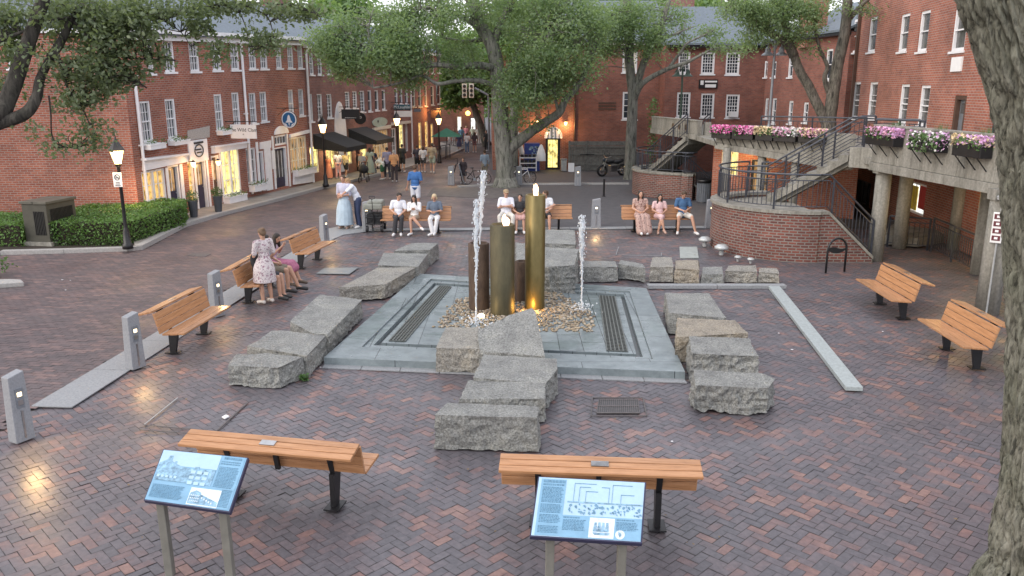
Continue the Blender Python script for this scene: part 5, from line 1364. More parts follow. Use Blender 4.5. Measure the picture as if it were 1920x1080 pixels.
def crown(par,ells,n_cl,per,rad,size,mleaf,limbs,mbark,thr=.42,fs=.8,seed=0,twig=.012,name='crown',droop=.3,curl=True):
    """ells: (x,y,rx,ry,Y,rY,weight) in survey bearings; leaf clumps on twigs grown out of the nearest limb"""
    W=np.array([e[6] if len(e)>6 else e[2]*e[3] for e in ells],float); W/=W.sum()
    LP=np.array([tuple(p) for S in limbs for p in S]) if limbs else None
    C=[]; tries=0
    while len(C)<n_cl and tries<n_cl*12:
        tries+=1; e=ells[rng.choice(len(ells),p=W)]
        d=rng.normal(0,1,3); d/=np.linalg.norm(d); d*=rng.rand()**.4
        p=D(e[0]+e[2]*d[0],e[1]+e[3]*d[1],e[4]+e[5]*d[2])
        if noise.noise((p+Vector((seed*11,0,0)))*fs)*.5+.5<thr+rng.rand()*.08: continue
        C.append(tuple(p))
    C=np.array(C); g=MB()
    if LP is not None:
        for c in C[::2]:
            dd=((LP-c)**2).sum(1)+ (LP[:,2]>c[2])*.3; a=Vector(LP[dd.argmin()]); b=Vector(c); L=(b-a).length
            if L<.05 or L>4.5: continue
            m_=a.lerp(b,.5)+Vector((random.gauss(0,.12),random.gauss(0,.12),random.uniform(0,.25)))*min(1,L)
            g.tube(smooth_path([a,m_,b],2),[twig*2.2,twig*1.8,twig*1.4,twig,twig*.6][:5],4,caps=False)
        g.build('twigs',mbark,par)['kind']='stuff'
    pts=np.repeat(C,per,0)+rng.normal(0,1,(len(C)*per,3))*np.array(rad if hasattr(rad,'__len__') else (rad,rad,rad*.6))
    base=world_base(par); leafmesh(name,pts,size,mleaf,par,off=base,droop=droop); return C
# ---- centre tree
Yc=38.6
tc_=thing('tree','tall leafy locust tree with dark grey trunk in the middle of the square','tree',(D(950,350,Yc).x,Yc,0))
S=[]
b0=D(948,352,Yc); 
S.append(limb(tc_,[(b0.x,Yc,-.05),(b0.x-.02,Yc,.35)]+[tuple(p) for p in px([(946,300),(940,230),(934,150),(925,90),(908,60),(893,30),(880,-10)],Yc)],.52,.24,M['bark_far'],'trunk',14))
g=MB(); g.lathe((b0.x,Yc,0),[(.78,-.02),(.62,.1),(.5,.45)],14); g.build('root_flare',M['bark_far'],tc_,smooth=True)
for path,r0,r1 in [([(948,285),(975,262),(1010,237),(1048,212,38),(1060,188,38),(1085,160,38),(1105,120,37.5)],.32,.1),
 ([(930,130),(900,122,38),(860,125,37.5),(821,122,37),(768,125,37),(702,98,36.5),(655,66,36)],.2,.05),
 ([(936,165),(900,152,38),(857,151,37.5),(818,157,37),(791,142,37),(744,157,36.5),(700,165,36)],.14,.04),
 ([(924,85),(940,40),(958,10),(970,-30)],.22,.12),([(905,58),(880,40,38),(840,22,38),(790,15,37.5)],.16,.05),
 ([(915,72),(870,78,39.5),(830,70,40)],.12,.05),([(938,200),(975,150,38),(1010,110,37),(1030,60,37)],.15,.05),([(935,165),(960,120,39.5),(990,60,40),(1020,10,40)],.15,.06),
 ([(818,157,37),(818,190,37)],.04,.02),([(702,98,36.5),(690,60,36.5),(700,20,36.5)],.06,.03),([(768,125,37),(750,80,37),(720,40,37)],.07,.03),([(1048,212,38),(1040,160,37.6),(1070,100,37.5)],.09,.03)]:
    S.append(limb(tc_,px(path,Yc),r0,r1,M['bark_far']))
crown(tc_,[(640,75,62,50,36.5,1.5),(700,100,95,55,37,2),(770,55,80,50,37.5,2),(650,125,40,22,36.5,1),(830,30,80,30,38,2.5),(760,140,60,25,37,1.5),(860,110,45,40,38.5,1.5,1600),
 (960,30,80,40,38.5,3,2200),(1040,70,85,75,37.5,2.6),(1060,140,60,50,37.5,2),(985,160,60,65,37.6,2),(1020,215,45,26,37.8,1.2,900),(960,205,30,40,37.5,1.2,900),(1100,40,50,50,38,2),(720,40,90,35,37,2),(900,-10,200,20,38,3,3000)],
 1500,46,.33,.135,M['leaf_mid'],S,M['bark_far'],thr=.45,fs=.75,seed=1,droop=.5)
# ---- second thin trunk behind it
tb=thing('tree','slim grey trunked tree just right of and behind the centre tree','tree',(D(962,322,45.5).x,45.5,0))
p=D(962,322,45.5); S=[limb(tb,[(p.x,45.5,-.05)]+[tuple(q) for q in px([(962,260),(964,200),(966,140),(975,60),(985,0)],45.5)],.34,.15,M['bark_far'],'trunk',10)]
crown(tb,[(985,60,60,60,45,2),(1010,140,45,50,45,1.5),(930,40,50,40,46,2)],300,30,.35,.22,M['leaf_far'],S,M['bark_far'],seed=2)
# ---- tree beside the far landing
Yt=42.0; p=D(1180,334,Yt)
tt=thing('tree','smooth grey trunk tree with a bare forked limb beside the small brick landing','tree',(p.x,Yt,0))
S=[limb(tt,[(p.x,Yt,-.05),(p.x,Yt,.3)]+[tuple(q) for q in px([(1183,280),(1185,230),(1186,180),(1180,113),(1181,60),(1176,10),(1170,-30)],Yt)],.34,.18,M['bark_far'],'trunk',12)]
for path,r0,r1 in [([(1187,190),(1198,164,41.7),(1218,146,41.4),(1254,128,41),(1284,119,40.6),(1307,107,40.3),(1330,95,40)],.19,.05),([(1192,170),(1207,119,41.7),(1227,78,41.5),(1241,50,41.3),(1255,0,41)],.22,.1),([(1254,128,41),(1275,100,40.7),(1290,80,40.3),(1330,62,40)],.09,.04),([(1227,78,41.5),(1260,66,41),(1300,50,40.5)],.08,.03),([(1181,70),(1150,40,41.5),(1130,10,41)],.12,.05),([(1285,119,40.6),(1275,130,40.5),(1265,140,40.4)],.04,.02)]: S.append(limb(tt,px(path,Yt),r0,r1,M['bark_far']))
crown(tt,[(1210,30,75,38,41.5,1.5),(1265,70,60,32,41,1.3),(1320,75,70,24,40.3,1.3),(1380,85,50,16,39.8,1,700),(1150,55,35,45,41.5,1.2),(1130,100,26,40,41,1,700),(1210,95,40,30,41.2,1,600)],360,34,.3,.13,M['leaf_mid'],S,M['bark_far'],thr=.46,seed=3,droop=.5)
# ---- twin trunk tree on the walkway
Yw=33.0; p=D(1553,236,Yw)
tw=thing('tree','twin trunk dark tree growing up through the walkway before the narrow windows','tree',(p.x,Yw,0))
S=[limb(tw,[(p.x,Yw,-.05),(p.x,Yw,1.5)]+[tuple(q) for q in px([(1553,250),(1556,215),(1560,190),(1568,133),(1578,89),(1586,44),(1590,0),(1600,-40)],Yw)],.34,.17,M['bark'],'trunk',12)]
for path,r0,r1 in [([(1552,232),(1538,207),(1518,166),(1504,142),(1487,98),(1475,59),(1471,18),(1478,-30)],.22,.14),([(1489,105),(1471,77),(1435,56,32.7),(1400,24,32.4),(1365,-5,32)],.2,.1),([(1560,185),(1545,148),(1551,124),(1536,89),(1530,50)],.12,.05),([(1586,44),(1615,10),(1650,-20)],.12,.06),([(1475,59),(1455,20),(1440,-20)],.08,.04)]: S.append(limb(tw,px(path,Yw),r0,r1,M['bark']))
crown(tw,[(1440,25,60,32,32.5,1.2),(1500,50,35,45,32.5,1.2),(1420,70,35,22,32,.8,500),(1525,115,24,38,32.6,.6,350),(1610,25,40,22,32.5,1,500),(1500,10,110,18,32.6,1.4),(1395,20,50,25,32,1)],400,32,.24,.105,M['leaf_mid'],S,M['bark'],thr=.47,fs=1.1,seed=4,droop=.5)
# ---- trees beyond the street and behind the roofs
for i,(x,yb,Y,ell,lb,nc) in enumerate([
 (914,262,67,[(868,140,46,56,67,3),(850,100,36,36,67,3),(885,150,40,40,66,2),(850,180,20,16,67,.6)],'dense green tree closing the far end of the street',430),
 (905,265,98,[(900,110,60,60,98,3),(930,170,30,60,96,3)],'bright green tree behind the first one at the street end',420),
 (640,90,60,[(640,25,50,30,60,2),(600,40,40,28,58,2)],'tree top showing over the slate roofs of the row building',260),
 (1180,60,64,[(1190,15,70,30,64,3),(1100,15,50,30,62,3)],'tree top behind the roof of the wide centre building',260),
 (1320,60,60,[(1330,25,55,22,60,2)],'light green tree top behind the courtyard roof',120)]):
    p=D(x,yb,Y); t=thing('tree',lb,'tree',(p.x,Y,0)); top=D(ell[0][0],ell[0][1],Y)
    s=[limb(t,[(p.x,Y,0),(p.x*.5+top.x*.5,Y,top.z*.5),tuple(top)],.4,.15,M['bark_far'],'trunk',8)]
    crown(t,ell,nc,26,.6,.42,M['leaf_far'],s,M['bark_far'],thr=.36,fs=.4,seed=10+i)
# ---- overhanging tree, upper left
tl=thing('tree','dark leafed oak reaching in from the left over the corner building','tree',(-11.2,12.2,0))
S=[limb(tl,[(-11.2,12.2,-.1),(-11.1,12.2,1.5),(-10.8,12.3,3.4),(-10.6,12.5,4.6),(-10.3,12.8,6.2),(-10.2,13,8)],.42,.26,M['bark_dark'],'trunk',12)]
for path,r0,r1 in [([(-160,250,12.8),(-60,248,13),(0,230,13.2),(47,214,13.3),(69,183,13.4),(76,150,13.5),(95,110,13.7)],.15,.06),([(-60,258,13),(0,210,13.2),(14,188,13.3),(40,120,13.4),(58,69,13.5),(78,8,13.6),(90,-40,13.7)],.16,.09),([(95,110,13.7),(117,72,13.8),(133,36,13.9),(155,19,14),(194,23,14.2),(300,32,14.5),(361,18,14.8),(440,5,15)],.075,.025),([(133,36,13.9),(150,55,13.9),(194,100,14),(225,128,14),(252,150,14.1),(275,165,14.1)],.035,.012),([(105,90,13.7),(119,133,13.7),(128,167,13.7),(155,205,13.8),(170,240,13.8)],.03,.01),([(92,180,13.5),(95,215,13.5),(97,255,13.5),(110,272,13.6),(140,278,13.7)],.016,.006),([(0,78,13.3),(30,66,13.4),(58,56,13.5),(100,38,13.6),(128,32,13.8)],.03,.02),([(361,18,14.8),(400,60,14.6),(410,100,14.5)],.014,.005),([(300,32,14.5),(340,60,14.4),(362,95,14.4)],.014,.005),([(440,5,15),(500,30,15),(515,80,14.8)],.02,.006),([(440,5,15),(540,10,15.2),(600,30,15.3)],.025,.008),([(194,100,14),(240,110,14.1),(300,112,14.2),(335,115,14.2)],.02,.006),([(440,5,15),(460,50,14.8),(470,95,14.7)],.014,.005)]:
    S.append(limb(tl,px(path,13.5),r0,r1,M['bark_dark'],wob=.02))
crown(tl,[(60,100,75,60,13.6,.7),(40,160,60,26,13.6,.5),(150,60,80,55,13.9,.7),(230,60,60,60,14.1,.7),(175,130,75,50,14,.6),(120,30,140,35,14,.8),(240,155,36,36,14.1,.4,1400),(150,190,55,26,13.8,.4,1500),(165,255,34,38,13.8,.3,1500),(100,275,16,18,13.6,.2,300),(60,240,10,14,13.4,.15,60),
 (300,110,40,22,14.2,.4,900),(300,15,90,25,14.5,.7),(370,50,22,34,14.4,.3,700),(410,100,16,22,14.5,.2,350),(500,75,30,34,14.8,.3,1100),(460,85,14,30,14.7,.2,300),(420,10,90,16,15,.5),(540,20,70,18,15.2,.5),(590,30,40,22,15.3,.4,900),(20,60,40,60,13.4,.6)],
 900,17,.13,.088,M['leaf_near'],S,M['bark_dark'],thr=.42,fs=1.6,seed=5,twig=.005,droop=.55)
# ---- big trunk, right foreground : real furrowed bark
def bigtrunk():
    t=thing('tree','huge rough barked trunk filling the right edge of the photo','tree',(4.4,5.9,0))
    def surf(path,rads,name,seed,n=300,m=420,fl=0):
        S=smooth_path(path,8); N_=len(S); V=[];cum=[0]
        for i in range(1,N_): cum.append(cum[-1]+(S[i]-S[i-1]).length)
        rows=m
        for i in range(rows):
            s=cum[-1]*i/(rows-1); j=0
            while j<N_-2 and cum[j+1]<s: j+=1
            f=(s-cum[j])/max(1e-6,cum[j+1]-cum[j]); c=S[j].lerp(S[j+1],f); d=(S[j+1]-S[j]).normalized()
            q=s/cum[-1]*(len(rads)-1); k=min(len(rads)-2,int(q)); r=rads[k]+(rads[k+1]-rads[k])*(q-k)
            x=Vector((1,0,0)); x=(x-d*x.dot(d)).normalized(); y=d.cross(x)
            for a in range(n):
                th=2*PI*a/n; w=th*3.2+noise.noise(Vector((math.cos(th)*2,math.sin(th)*2,s*.8+seed)))*1.6
                p=Vector((math.cos(th)*7.5,math.sin(th)*7.5,s*1.5+seed)); p+=Vector((noise.noise(p*.9),noise.noise(p*.9+Vector((5,5,5))),0))*.9
                rg=1-abs(noise.noise(p))*2.6; rg2=1-abs(noise.noise(p*2.1+Vector((3,1,7))))*2.2; fine=noise.fractal(Vector((math.cos(th)*22,math.sin(th)*22,s*14)),.9,2.1,3)
                furrow=max(0,rg)**3*.085+max(0,rg2)**2*.04
                lob=noise.noise(Vector((math.cos(th)*1.2,math.sin(th)*1.2,s*.5+seed)))*.05
                rr=r+lob-furrow+fine*.010
                V.append(c+(x*math.cos(th)+y*math.sin(th))*rr)
        F_=[]
        for i in range(rows-1):
            for a in range(n):
                b=(a+1)%n; F_.append((i*n+a,i*n+b,(i+1)*n+b,(i+1)*n+a))
        me=bpy.data.meshes.new(name); bx=world_base(t); me.from_pydata([(v.x-bx[0],v.y-bx[1],v.z-bx[2]) for v in V],[],F_); me.materials.append(M['bark_big']); me.shade_smooth()
        o=bpy.data.objects.new(name,me); COL.objects.link(o); o.parent=t
    # left outline readings
    Yb=5.9
    def ctr(xl,y,r): p=D(xl,y,Yb); return (p.x+r*1.17,Yb,p.z)
    surf([(4.40,Yb,-.1),(4.42,Yb,.25),ctr(1836,1080,.56),ctr(1868,870,.50),ctr(1880,700,.47),ctr(1884,560,.46),ctr(1878,440,.46),ctr(1866,340,.47),ctr(1848,240,.5),ctr(1826,150,.5),ctr(1798,70,.5),ctr(1768,-20,.48),ctr(1730,-120,.45)],[.56,.55,.54,.50,.47,.46,.46,.47,.47,.45,.42,.40,.38],'trunk',3)
    p=D(1885,250,Yb)
    surf([(p.x+.45,Yb+.0,p.z-.4),(p.x+.62,Yb,p.z+.1),(p.x+.85,Yb,p.z+.7),(p.x+1.25,Yb,p.z+1.6),(p.x+1.7,Yb,p.z+2.6)],[.42,.36,.33,.3,.27],'limb',9,200,200)
    # burl
    return t
m_=barkmat('bark_big',(.19,.19,.16),(.30,.30,.26),13,1.0,.28); M['bark_big']=m_
bigtrunk()
# ================================================================== HEDGES AND POTS
def hedge(label,poly,h,n,name='hedge'):
    P=[G(*p) for p in poly]; c=sum(P,Vector())/len(P); t=thing(name,label,'hedge',(c.x,c.y,0))
    g=MB(); inn=[c+(p-c)*.95 for p in P]; g.prism([(p.x,p.y) for p in inn],.02,h-.05); g.build('shade_core',M['soil_and_hedge_core'],t)  # solid core in dark soil colour, standing in for shade behind the leaves
    pts=[]
    per=[(P[i]-P[(i+1)%len(P)]).length for i in range(len(P))]; tot=sum(per)
    mnx=min(p.x for p in P);mx_=max(p.x for p in P);mny=min(p.y for p in P);my=max(p.y for p in P); k=0
    while k<n*.5:
        x=random.uniform(mnx,mx_);y=random.uniform(mny,my)
        if inpoly(x,y,P): pts.append((x,y,h+random.gauss(0,.025)+.04*noise.noise(Vector((x*2,y*2,0))))); k+=1
    for _ in range(int(n*.5)):
        r=random.random()*tot; i=0
        while r>per[i]: r-=per[i]; i=(i+1)%len(P)
        p=P[i].lerp(P[(i+1)%len(P)],r/per[i]); z=random.uniform(.05,h)
        pts.append((p.x+random.gauss(0,.03),p.y+random.gauss(0,.03),z))
    leafmesh('foliage',np.array(pts),.075,M['hedge'],t,off=world_base(t),flat=.8,droop=0); return t
hedge('clipped green box hedge around the nearest lamp post by the corner building',[(100,466),(232,466),(262,458),(345,428),(352,414),(300,414),(215,418),(150,432)],.78,15000)
hedge('clipped green hedge at the far left edge beside the transformer cabinet',[(-120,468),(46,468),(52,440),(-120,440)],.72,7000)
# transformer cabinet
c0=G(96,461,.09); t=thing('transformer_cabinet','dark green grey louvred transformer cabinet between the two hedges','cabinet',tuple(c0))
CG=mat('cabinet_paint',(.065,.062,.048),.55,var=.15); ang=R(-8); Mx=Matrix.Rotation(ang,3,'Z')
z1=D(96,381,c0.y)[2]
def cb(g,x0,x1,y0,y1,z0,z1): 
    c=Mx@Vector(((x0+x1)/2,(y0+y1)/2,0)); g.box((c0.x+c.x,c0.y+c.y,(z0+z1)/2),(x1-x0,y1-y0,z1-z0),M=Mx)
g=MB(); cb(g,-.84,.08,-.08,1.35,.09,.2); g.build('plinth',M['concrete'],t)
g=MB(); cb(g,-.78,.0,0,1.25,.2,z1-.04); g.build('body',CG,t,bevel=.01)
g=MB(); cb(g,-.82,-.40,-.04,1.3,z1-.04,z1+.04); cb(g,-.38,.04,-.04,1.3,z1-.04,z1+.04); g.build('lid',mat('cabinet_lid',(.10,.095,.075),.5),t,bevel=.01)
g=MB()
for k in range(18): cb(g,-.01,.012,.15+.055*k,.18+.055*k,.4,z1-.2)
for k in range(7): cb(g,-.42+.05*k,-.4+.05*k,-.02,.005,.4,z1-.25)
g.build('louvres',M['black'],t)
lamp('ground_light',(c0.x+.9,26.3,1.2),18,(1,.6,.28),.1)
def pot(label,x,yb,h,r,sh):
    b=G(x,yb,.12); t=thing('potted_shrub',label,'potted plant',tuple(b)); g=MB(); g.lathe(b,[(r*.72,0),(r,h),(r*1.08,h),(r*1.08,h+.04),(r*.9,h+.04)],14); g.build('pot',M['pot'],t)
    g=MB()
    for _ in range(260):
        d=Vector((random.gauss(0,1),random.gauss(0,1),random.gauss(0,1))).normalized()*sh*random.random()**.4; leafq(g,b+Vector((d.x,d.y,h+sh*.75+d.z)),.07)
    g.build('foliage',M['planter_leaf'],t)
pot('round shrub in a tall grey pot beside the white sign entrance',364,407,.55,.17,.24); pot('round shrub in a tall grey pot before the brown door',410,397,.55,.17,.22)
for x0,x1,y0,y1,lb in [(268,298,269,279,'white window box with greenery under the first second floor window'),(314,343,263,271,'white window box with greenery left of the granite lintel'),(405,428,244,252,'white window box with greenery above the shop fascia'),(418,452,366,380,'white planter of trailing greenery under the big lit shop window'),(466,493,345,357,'white planter below the narrow curtained shop window'),(548,584,316,327,'long cream planter below the shop window beside the round sign')]:
    flowerbox(None,FA,x0,x1,y0,y1,lb,'white',gh=.2)
# weed between the left stones
g=MB(); p=G(570,714)
for _ in range(90): leafq(g,Vector((p.x+random.gauss(0,.035),p.y+random.gauss(0,.02),random.uniform(.01,.1))),.07)
tag(g.build('weed',M['planter_leaf']),'small green weed at the foot of the nearest left stones','plant')
g=MB(); p=D(1225,235,38.6)
for _ in range(500): leafq(g,Vector((p.x+random.gauss(0,.12),38.7+random.gauss(0,.1),random.uniform(.5,4.2))),.13)
tag(g.build('ivy',M['planter_leaf']),'dark climbing ivy at the left end of the far parapet','plant')
g=MB(); p=G(-30,520)
for _ in range(300): leafq(g,Vector((p.x+random.gauss(0,.3),p.y+random.gauss(0,.2),random.uniform(.1,.5))),.1)
tag(g.build('low_shrub',M['planter_leaf']),'dark low shrub just inside the left edge of the photo','plant')
# ================================================================== PROPS
M['panelblue']=mat('panel_print_blue',(.19,.36,.51),.22,var=.12,scale=6)
M['panelpale']=mat('panel_print_pale',(.37,.53,.67),.22,var=.08,scale=6)
M['panelink']=mat('panel_print_ink',(.10,.22,.33),.3,var=.3,scale=30)
M['panelmid']=mat('panel_print_mid',(.20,.34,.46),.25,var=.6,scale=22)
M['panelwhite']=mat('panel_print_white',(.58,.68,.75),.25,var=.2,scale=30)
M['panelrim']=mat('panel_rim',(.03,.03,.07),.4); M['panelpost']=mat('panel_post_paint',(.17,.165,.145),.55,var=.15)
def panel(label,TL,TR,BR_,BL,zt,zb,feet,draw):
    a,b,c,d=G(*TL,zt),G(*TR,zt),G(*BR_,zb),G(*BL,zb)
    t=thing('information_panel',label,'information panel',tuple(((c+d)/2)*Vector((1,1,0)).x if False else (((c+d)/2).x,((c+d)/2).y,0)))
    nrm=((b-a).cross(d-a)).normalized(); nrm=-nrm if nrm.z<0 else nrm
    g=MB(); g.extr([p-nrm*.045 for p in (a,b,c,d)],nrm*.045); g.build('panel_board',M['panelrim'],t,bevel=.004)
    def W(u,v,o): return a.lerp(b,u).lerp(d.lerp(c,u),v)+nrm*o
    def q(name,m,rects,o,slant=None):
        g=MB()
        for r in rects:
            g.extr([W(r[0],r[1],o),W(r[2],r[1],o),W(r[2],r[3],o),W(r[0],r[3],o)],nrm*.0015)
        o_=g.build(name,M[m],t)
        if len(rects)>8: o_['kind']='stuff'
        return o_
    draw(q,W,t,nrm)
    for (fx,fy,u) in feet:
        f=G(fx,fy) ; tp=W(u,.8,-.04); f=Vector((tp.x,tp.y+.02,0))
        g=MB(); g.bar(f,(tp.x,tp.y,tp.z),.075,.075,up=(0,1,0)); g.build('post',M['panelpost'],t,bevel=.006)
        g=MB(); g.box((tp.x,tp.y+.12,tp.z+.02),(.06,.34,.03),M=Matrix.Rotation(math.atan2((a-d).z,abs((a-d).y)),3,'X')); g.build('mount',M['panelpost'],t)
    return t
def lines(u0,u1,v0,v1,n,rag=.12,th=.42,words=True):
    out=[]
    for k in range(n):
        v=v0+(v1-v0)*k/n; h=(v1-v0)/n*th; e=u1-(u1-u0)*random.random()*rag; u=u0
        while u<e-.004:
            w=random.uniform(.008,.03); out.append((u,v,min(u+w,e),v+h)); u+=w+.006
    return out
def drawL(q,W,t,n):
    q('photo_print','panelblue',[(.012,.015,.985,.98)],.001); q('photo_sky','panelpale',[(.015,.02,.70,.30)],.0035)
    q('side_column','panelblue',[(.72,.02,.97,.97)],.0035)
    g=MB(); pts=[(.03,.42),(.03,.27),(.1,.2),(.12,.12),(.155,.12),(.16,.22),(.2,.25),(.2,.22),(.225,.22),(.225,.27),(.3,.31),(.45,.33),(.45,.29),(.5,.28),(.5,.33),(.69,.31),(.69,.60),(.03,.60)]
    g.extr([W(u,v,.006) for u,v in pts],n*.001); g.build('printed_building',M['panelmid'],t)
    q('printed_windows','panelpale',[(.42+.075*i,.36+.1*j,.475+.075*i,.42+.1*j) for i in range(3) for j in range(3)]+[(.05+.05*i,.5,.08+.05*i,.545) for i in range(5)],.009)
    q('printed_inset','panelwhite',[(.49,.66,.84,.97)],.006)
    g=MB(); g.extr([W(u,v,.009) for u,v in [(.50,.95),(.50,.76),(.56,.71),(.62,.74),(.62,.77),(.80,.86),(.83,.88),(.83,.95)]],n*.001); g.build('inset_building',M['panelmid'],t)
    q('inset_windows','panelwhite',[(.515+.022*i,.79+.05*j,.525+.022*i,.815+.05*j) for i in range(5) for j in range(3)]+[(.64+.03*i,.82+.018*i,.655+.03*i,.85+.018*i) for i in range(5)],.011)
    q('title','panelink',lines(.74,.94,.04,.085,1,.0,1)+lines(.72,.95,.12,.2,2,.15,.5),.0055)
    q('text_lines','panelink',lines(.72,.95,.23,.62,15)+lines(.84,.96,.64,.95,12)+lines(.04,.42,.68,.93,10),.0075)
def drawR(q,W,t,n):
    q('photo_print','panelpale',[(.012,.015,.985,.98)],.001); q('side_column','panelblue',[(.04,.04,.27,.97)],.0035); q('lower_band','panelblue',[(.27,.63,.985,.975)],.0035)
    q('printed_town','panelmid',[(.30,.40,.98,.42)]+[(.30+.68*random.random(),.42+.16*random.random(),0,0) for _ in range(0)],.0055)
    g=MB(); random.seed(5)
    for _ in range(90):
        u=random.uniform(.31,.95);v=random.uniform(.43,.59);w=random.uniform(.008,.03);h=random.uniform(.01,.04); g.extr([W(u,v,.005),W(u+w,v,.005),W(u+w,v+h,.005),W(u+w*.5,v-.015,.005)],n*.001)
    g.build('printed_roofs',M['panelblue'],t)['kind']='stuff'
    q('pointer_lines','panelink',[(u,.09+y,u+.003,.41) for u,y in [(.35,0),(.40,.06),(.46,.13),(.67,.05),(.70,.0),(.78,.16)]]+[(.35,.09,.55,.097),(.40,.15,.5,.157),(.46,.22,.57,.227),(.6,.14,.67,.147),(.7,.09,.88,.097),(.78,.25,.9,.257)],.0055)
    q('title','panelink',lines(.06,.26,.06,.1,1,0,1)+lines(.06,.26,.125,.165,1,.1,.6)+lines(.28,.45,.655,.68,1,.2,.8)+lines(.76,.95,.655,.68,1,.2,.8),.006)
    q('text_lines','panelink',lines(.06,.255,.18,.45,12)+lines(.06,.255,.47,.62,7)+lines(.06,.255,.64,.78,6)+lines(.06,.255,.82,.94,5)+lines(.28,.49,.7,.88,8)+lines(.76,.96,.7,.84,6),.0075)
    q('printed_inset','panelwhite',[(.52,.65,.745,.965)],.0055)
    g=MB()
    for k,(x,h) in enumerate([(.575,.07),(.61,.11),(.645,.12),(.68,.09)]):
        for j in range(3): 
            v=.87-.05*j; w=.016-.003*j; g.extr([W(x-w,v-.045,.0085),W(x+w,v-.045,.0085),W(x+w*1.2,v,.0085),W(x-w*1.2,v,.0085)],n*.001)
    g.extr([W(.555,.885,.0085),W(.71,.885,.0085),W(.695,.92,.0085),W(.57,.92,.0085)],n*.001); g.build('printed_ship',M['panelmid'],t)
    g=MB(); g.extr([W(.80+.042*math.cos(k*PI/10),.895+.072*math.sin(k*PI/10),.0055) for k in range(20)],n*.001); g.build('printed_seal',M['panelwhite'],t)
    g=MB(); g.extr([W(.80+.028*math.cos(k*PI/2.5+.3)*(1 if k%2 else .5),.895+.05*math.sin(k*PI/2.5+.3)*(1 if k%2 else .5),.0085) for k in range(5)],n*.001); g.build('seal_mark',M['panelmid'],t)
panel('left information panel on two posts with a printed blue town photograph and side text',(306,842),(466,858),(431,961),(269,938),1.12,.85,[(335,1070,.13),(447,1085,.86)],drawL)
panel('right information panel on two posts with a skyline print and a small ship picture',(1009,893),(1212,904),(1204,1019),(993,1006),1.12,.85,[(1030,1100,.17),(1171,1100,.82)],drawR)
random.seed(21)
# bike rack, bollard, stubs
a,b=G(1548,512),G(1583,509); c=(a+b)/2; r=(b-a).length/2; d=(b-a).normalized()
zt=D(1565,447,c.y)[2]
t=thing('bike_rack','black arched bike rack with a dark wave band in front of the brick landing','bike rack',tuple(c))
g=MB(); g.tube([a]+[c-d*r*math.cos(q)+Vector((0,0,zt-r+r*math.sin(q))) for q in [PI*k/12 for k in range(13)]]+[b],.028,8); g.build('hoop',M['black'],t,smooth=True)
g=MB(); z=zt-r*.85; n=12
top=[a.lerp(b,k/n)+Vector((0,0,z+.03*math.sin(2*PI*k/n))) for k in range(n+1)]; bot=[a.lerp(b,k/n)+Vector((0,0,z-.05-.09*math.sin(PI*k/n))) for k in range(n+1)]
for k in range(n): g.extr([bot[k]+Vector((0,-.01,0)),bot[k+1]+Vector((0,-.01,0)),top[k+1]+Vector((0,-.01,0)),top[k]+Vector((0,-.01,0))],(0,.02,0))
g.build('wave_band',M['black'],t)
p=G(1132,368); zt=D(1132,335,p.y)[2]; g=MB(); g.lathe(p,[(.09,0),(.09,.02),(.045,.03),(.045,zt-.02),(.03,zt)],12); tag(g.build('bollard',M['black']),'thin black bollard in front of the slender tree','bollard')
M['stub']=mat('stub_metal',(.5,.52,.52),.35,.3)
for x,y,s,lb in [(1321,462,1.25,'largest pale mushroom shaped vent stub left of the brick landing'),(1352,478,1.3,'second pale mushroom shaped vent stub at the foot of the brick landing'),(1383,490,.62,'small pale pipe stub third along the brick landing foot'),(1407,494,.62,'small pale pipe stub farthest right along the brick landing foot')]:
    p=G(x,y); t=thing('vent_stub',lb,'pipe stub',tuple(p),'pale stubs at the foot of the brick landing'); g=MB()
    g.lathe(p,[(.05*s,0),(.05*s,.12*s+.03)],12); g.build('stem',M['grey_pl'],t,smooth=False)
    g=MB(); g.lathe(p,[(.09*s,.1*s+.02),(.15*s,.12*s+.03),(.15*s,.16*s+.03),(.08*s,.21*s+.03)],16); g.build('cap',M['stub'],t,smooth=True)
# litter bin
p=G(1318,379); zt=.95; t=thing('litter_bin','grey slatted litter bin with a black liner between the two brick landings','bin',tuple(p)); g=MB()
for k in range(20): a_=2*PI*k/20; g.bar((p.x+.26*math.cos(a_),p.y+.26*math.sin(a_),.04),(p.x+.27*math.cos(a_),p.y+.27*math.sin(a_),zt-.12),.035,.02)
g.lathe(p,[(.24,.02),(.24,zt-.15)],16); g.build('slats',M['greymetal'],t)
g=MB(); g.lathe(p,[(.29,zt-.14),(.31,zt-.02),(.28,zt),(.24,zt-.05)],20); g.build('liner',M['black'],t,smooth=True)
# grey bin, white box
p=G(1057,321); t=thing('wheeled_bin','grey plastic bin beside the lit yellow doorway','bin',tuple(p)); g=MB(); g.box((p.x,p.y,.33),(.3,.3,.62),taper=1.12); g.build('body',M['grey_pl'],t,bevel=.02); g=MB(); g.box((p.x,p.y,.68),(.38,.38,.06)); g.build('lid',M['greymetal'],t,bevel=.01)
p=G(1071,323); t=thing('sandwich_board','small white notice board standing in front of the grey gate','sign',tuple(p)); g=MB(); g.box((p.x,p.y,.27),(.34,.03,.5),M=Matrix.Rotation(R(-12),3,'X')); g.box((p.x,p.y+.15,.27),(.34,.03,.5),M=Matrix.Rotation(R(12),3,'X')); g.build('board',M['white'],t)
g=MB(); 
for k in range(4): g.box((p.x,p.y-.03+.018*k,.16+.08*k),(.2,.012,.02),M=Matrix.Rotation(R(-12),3,'X'))
g.build('print',M['greymetal'],t)
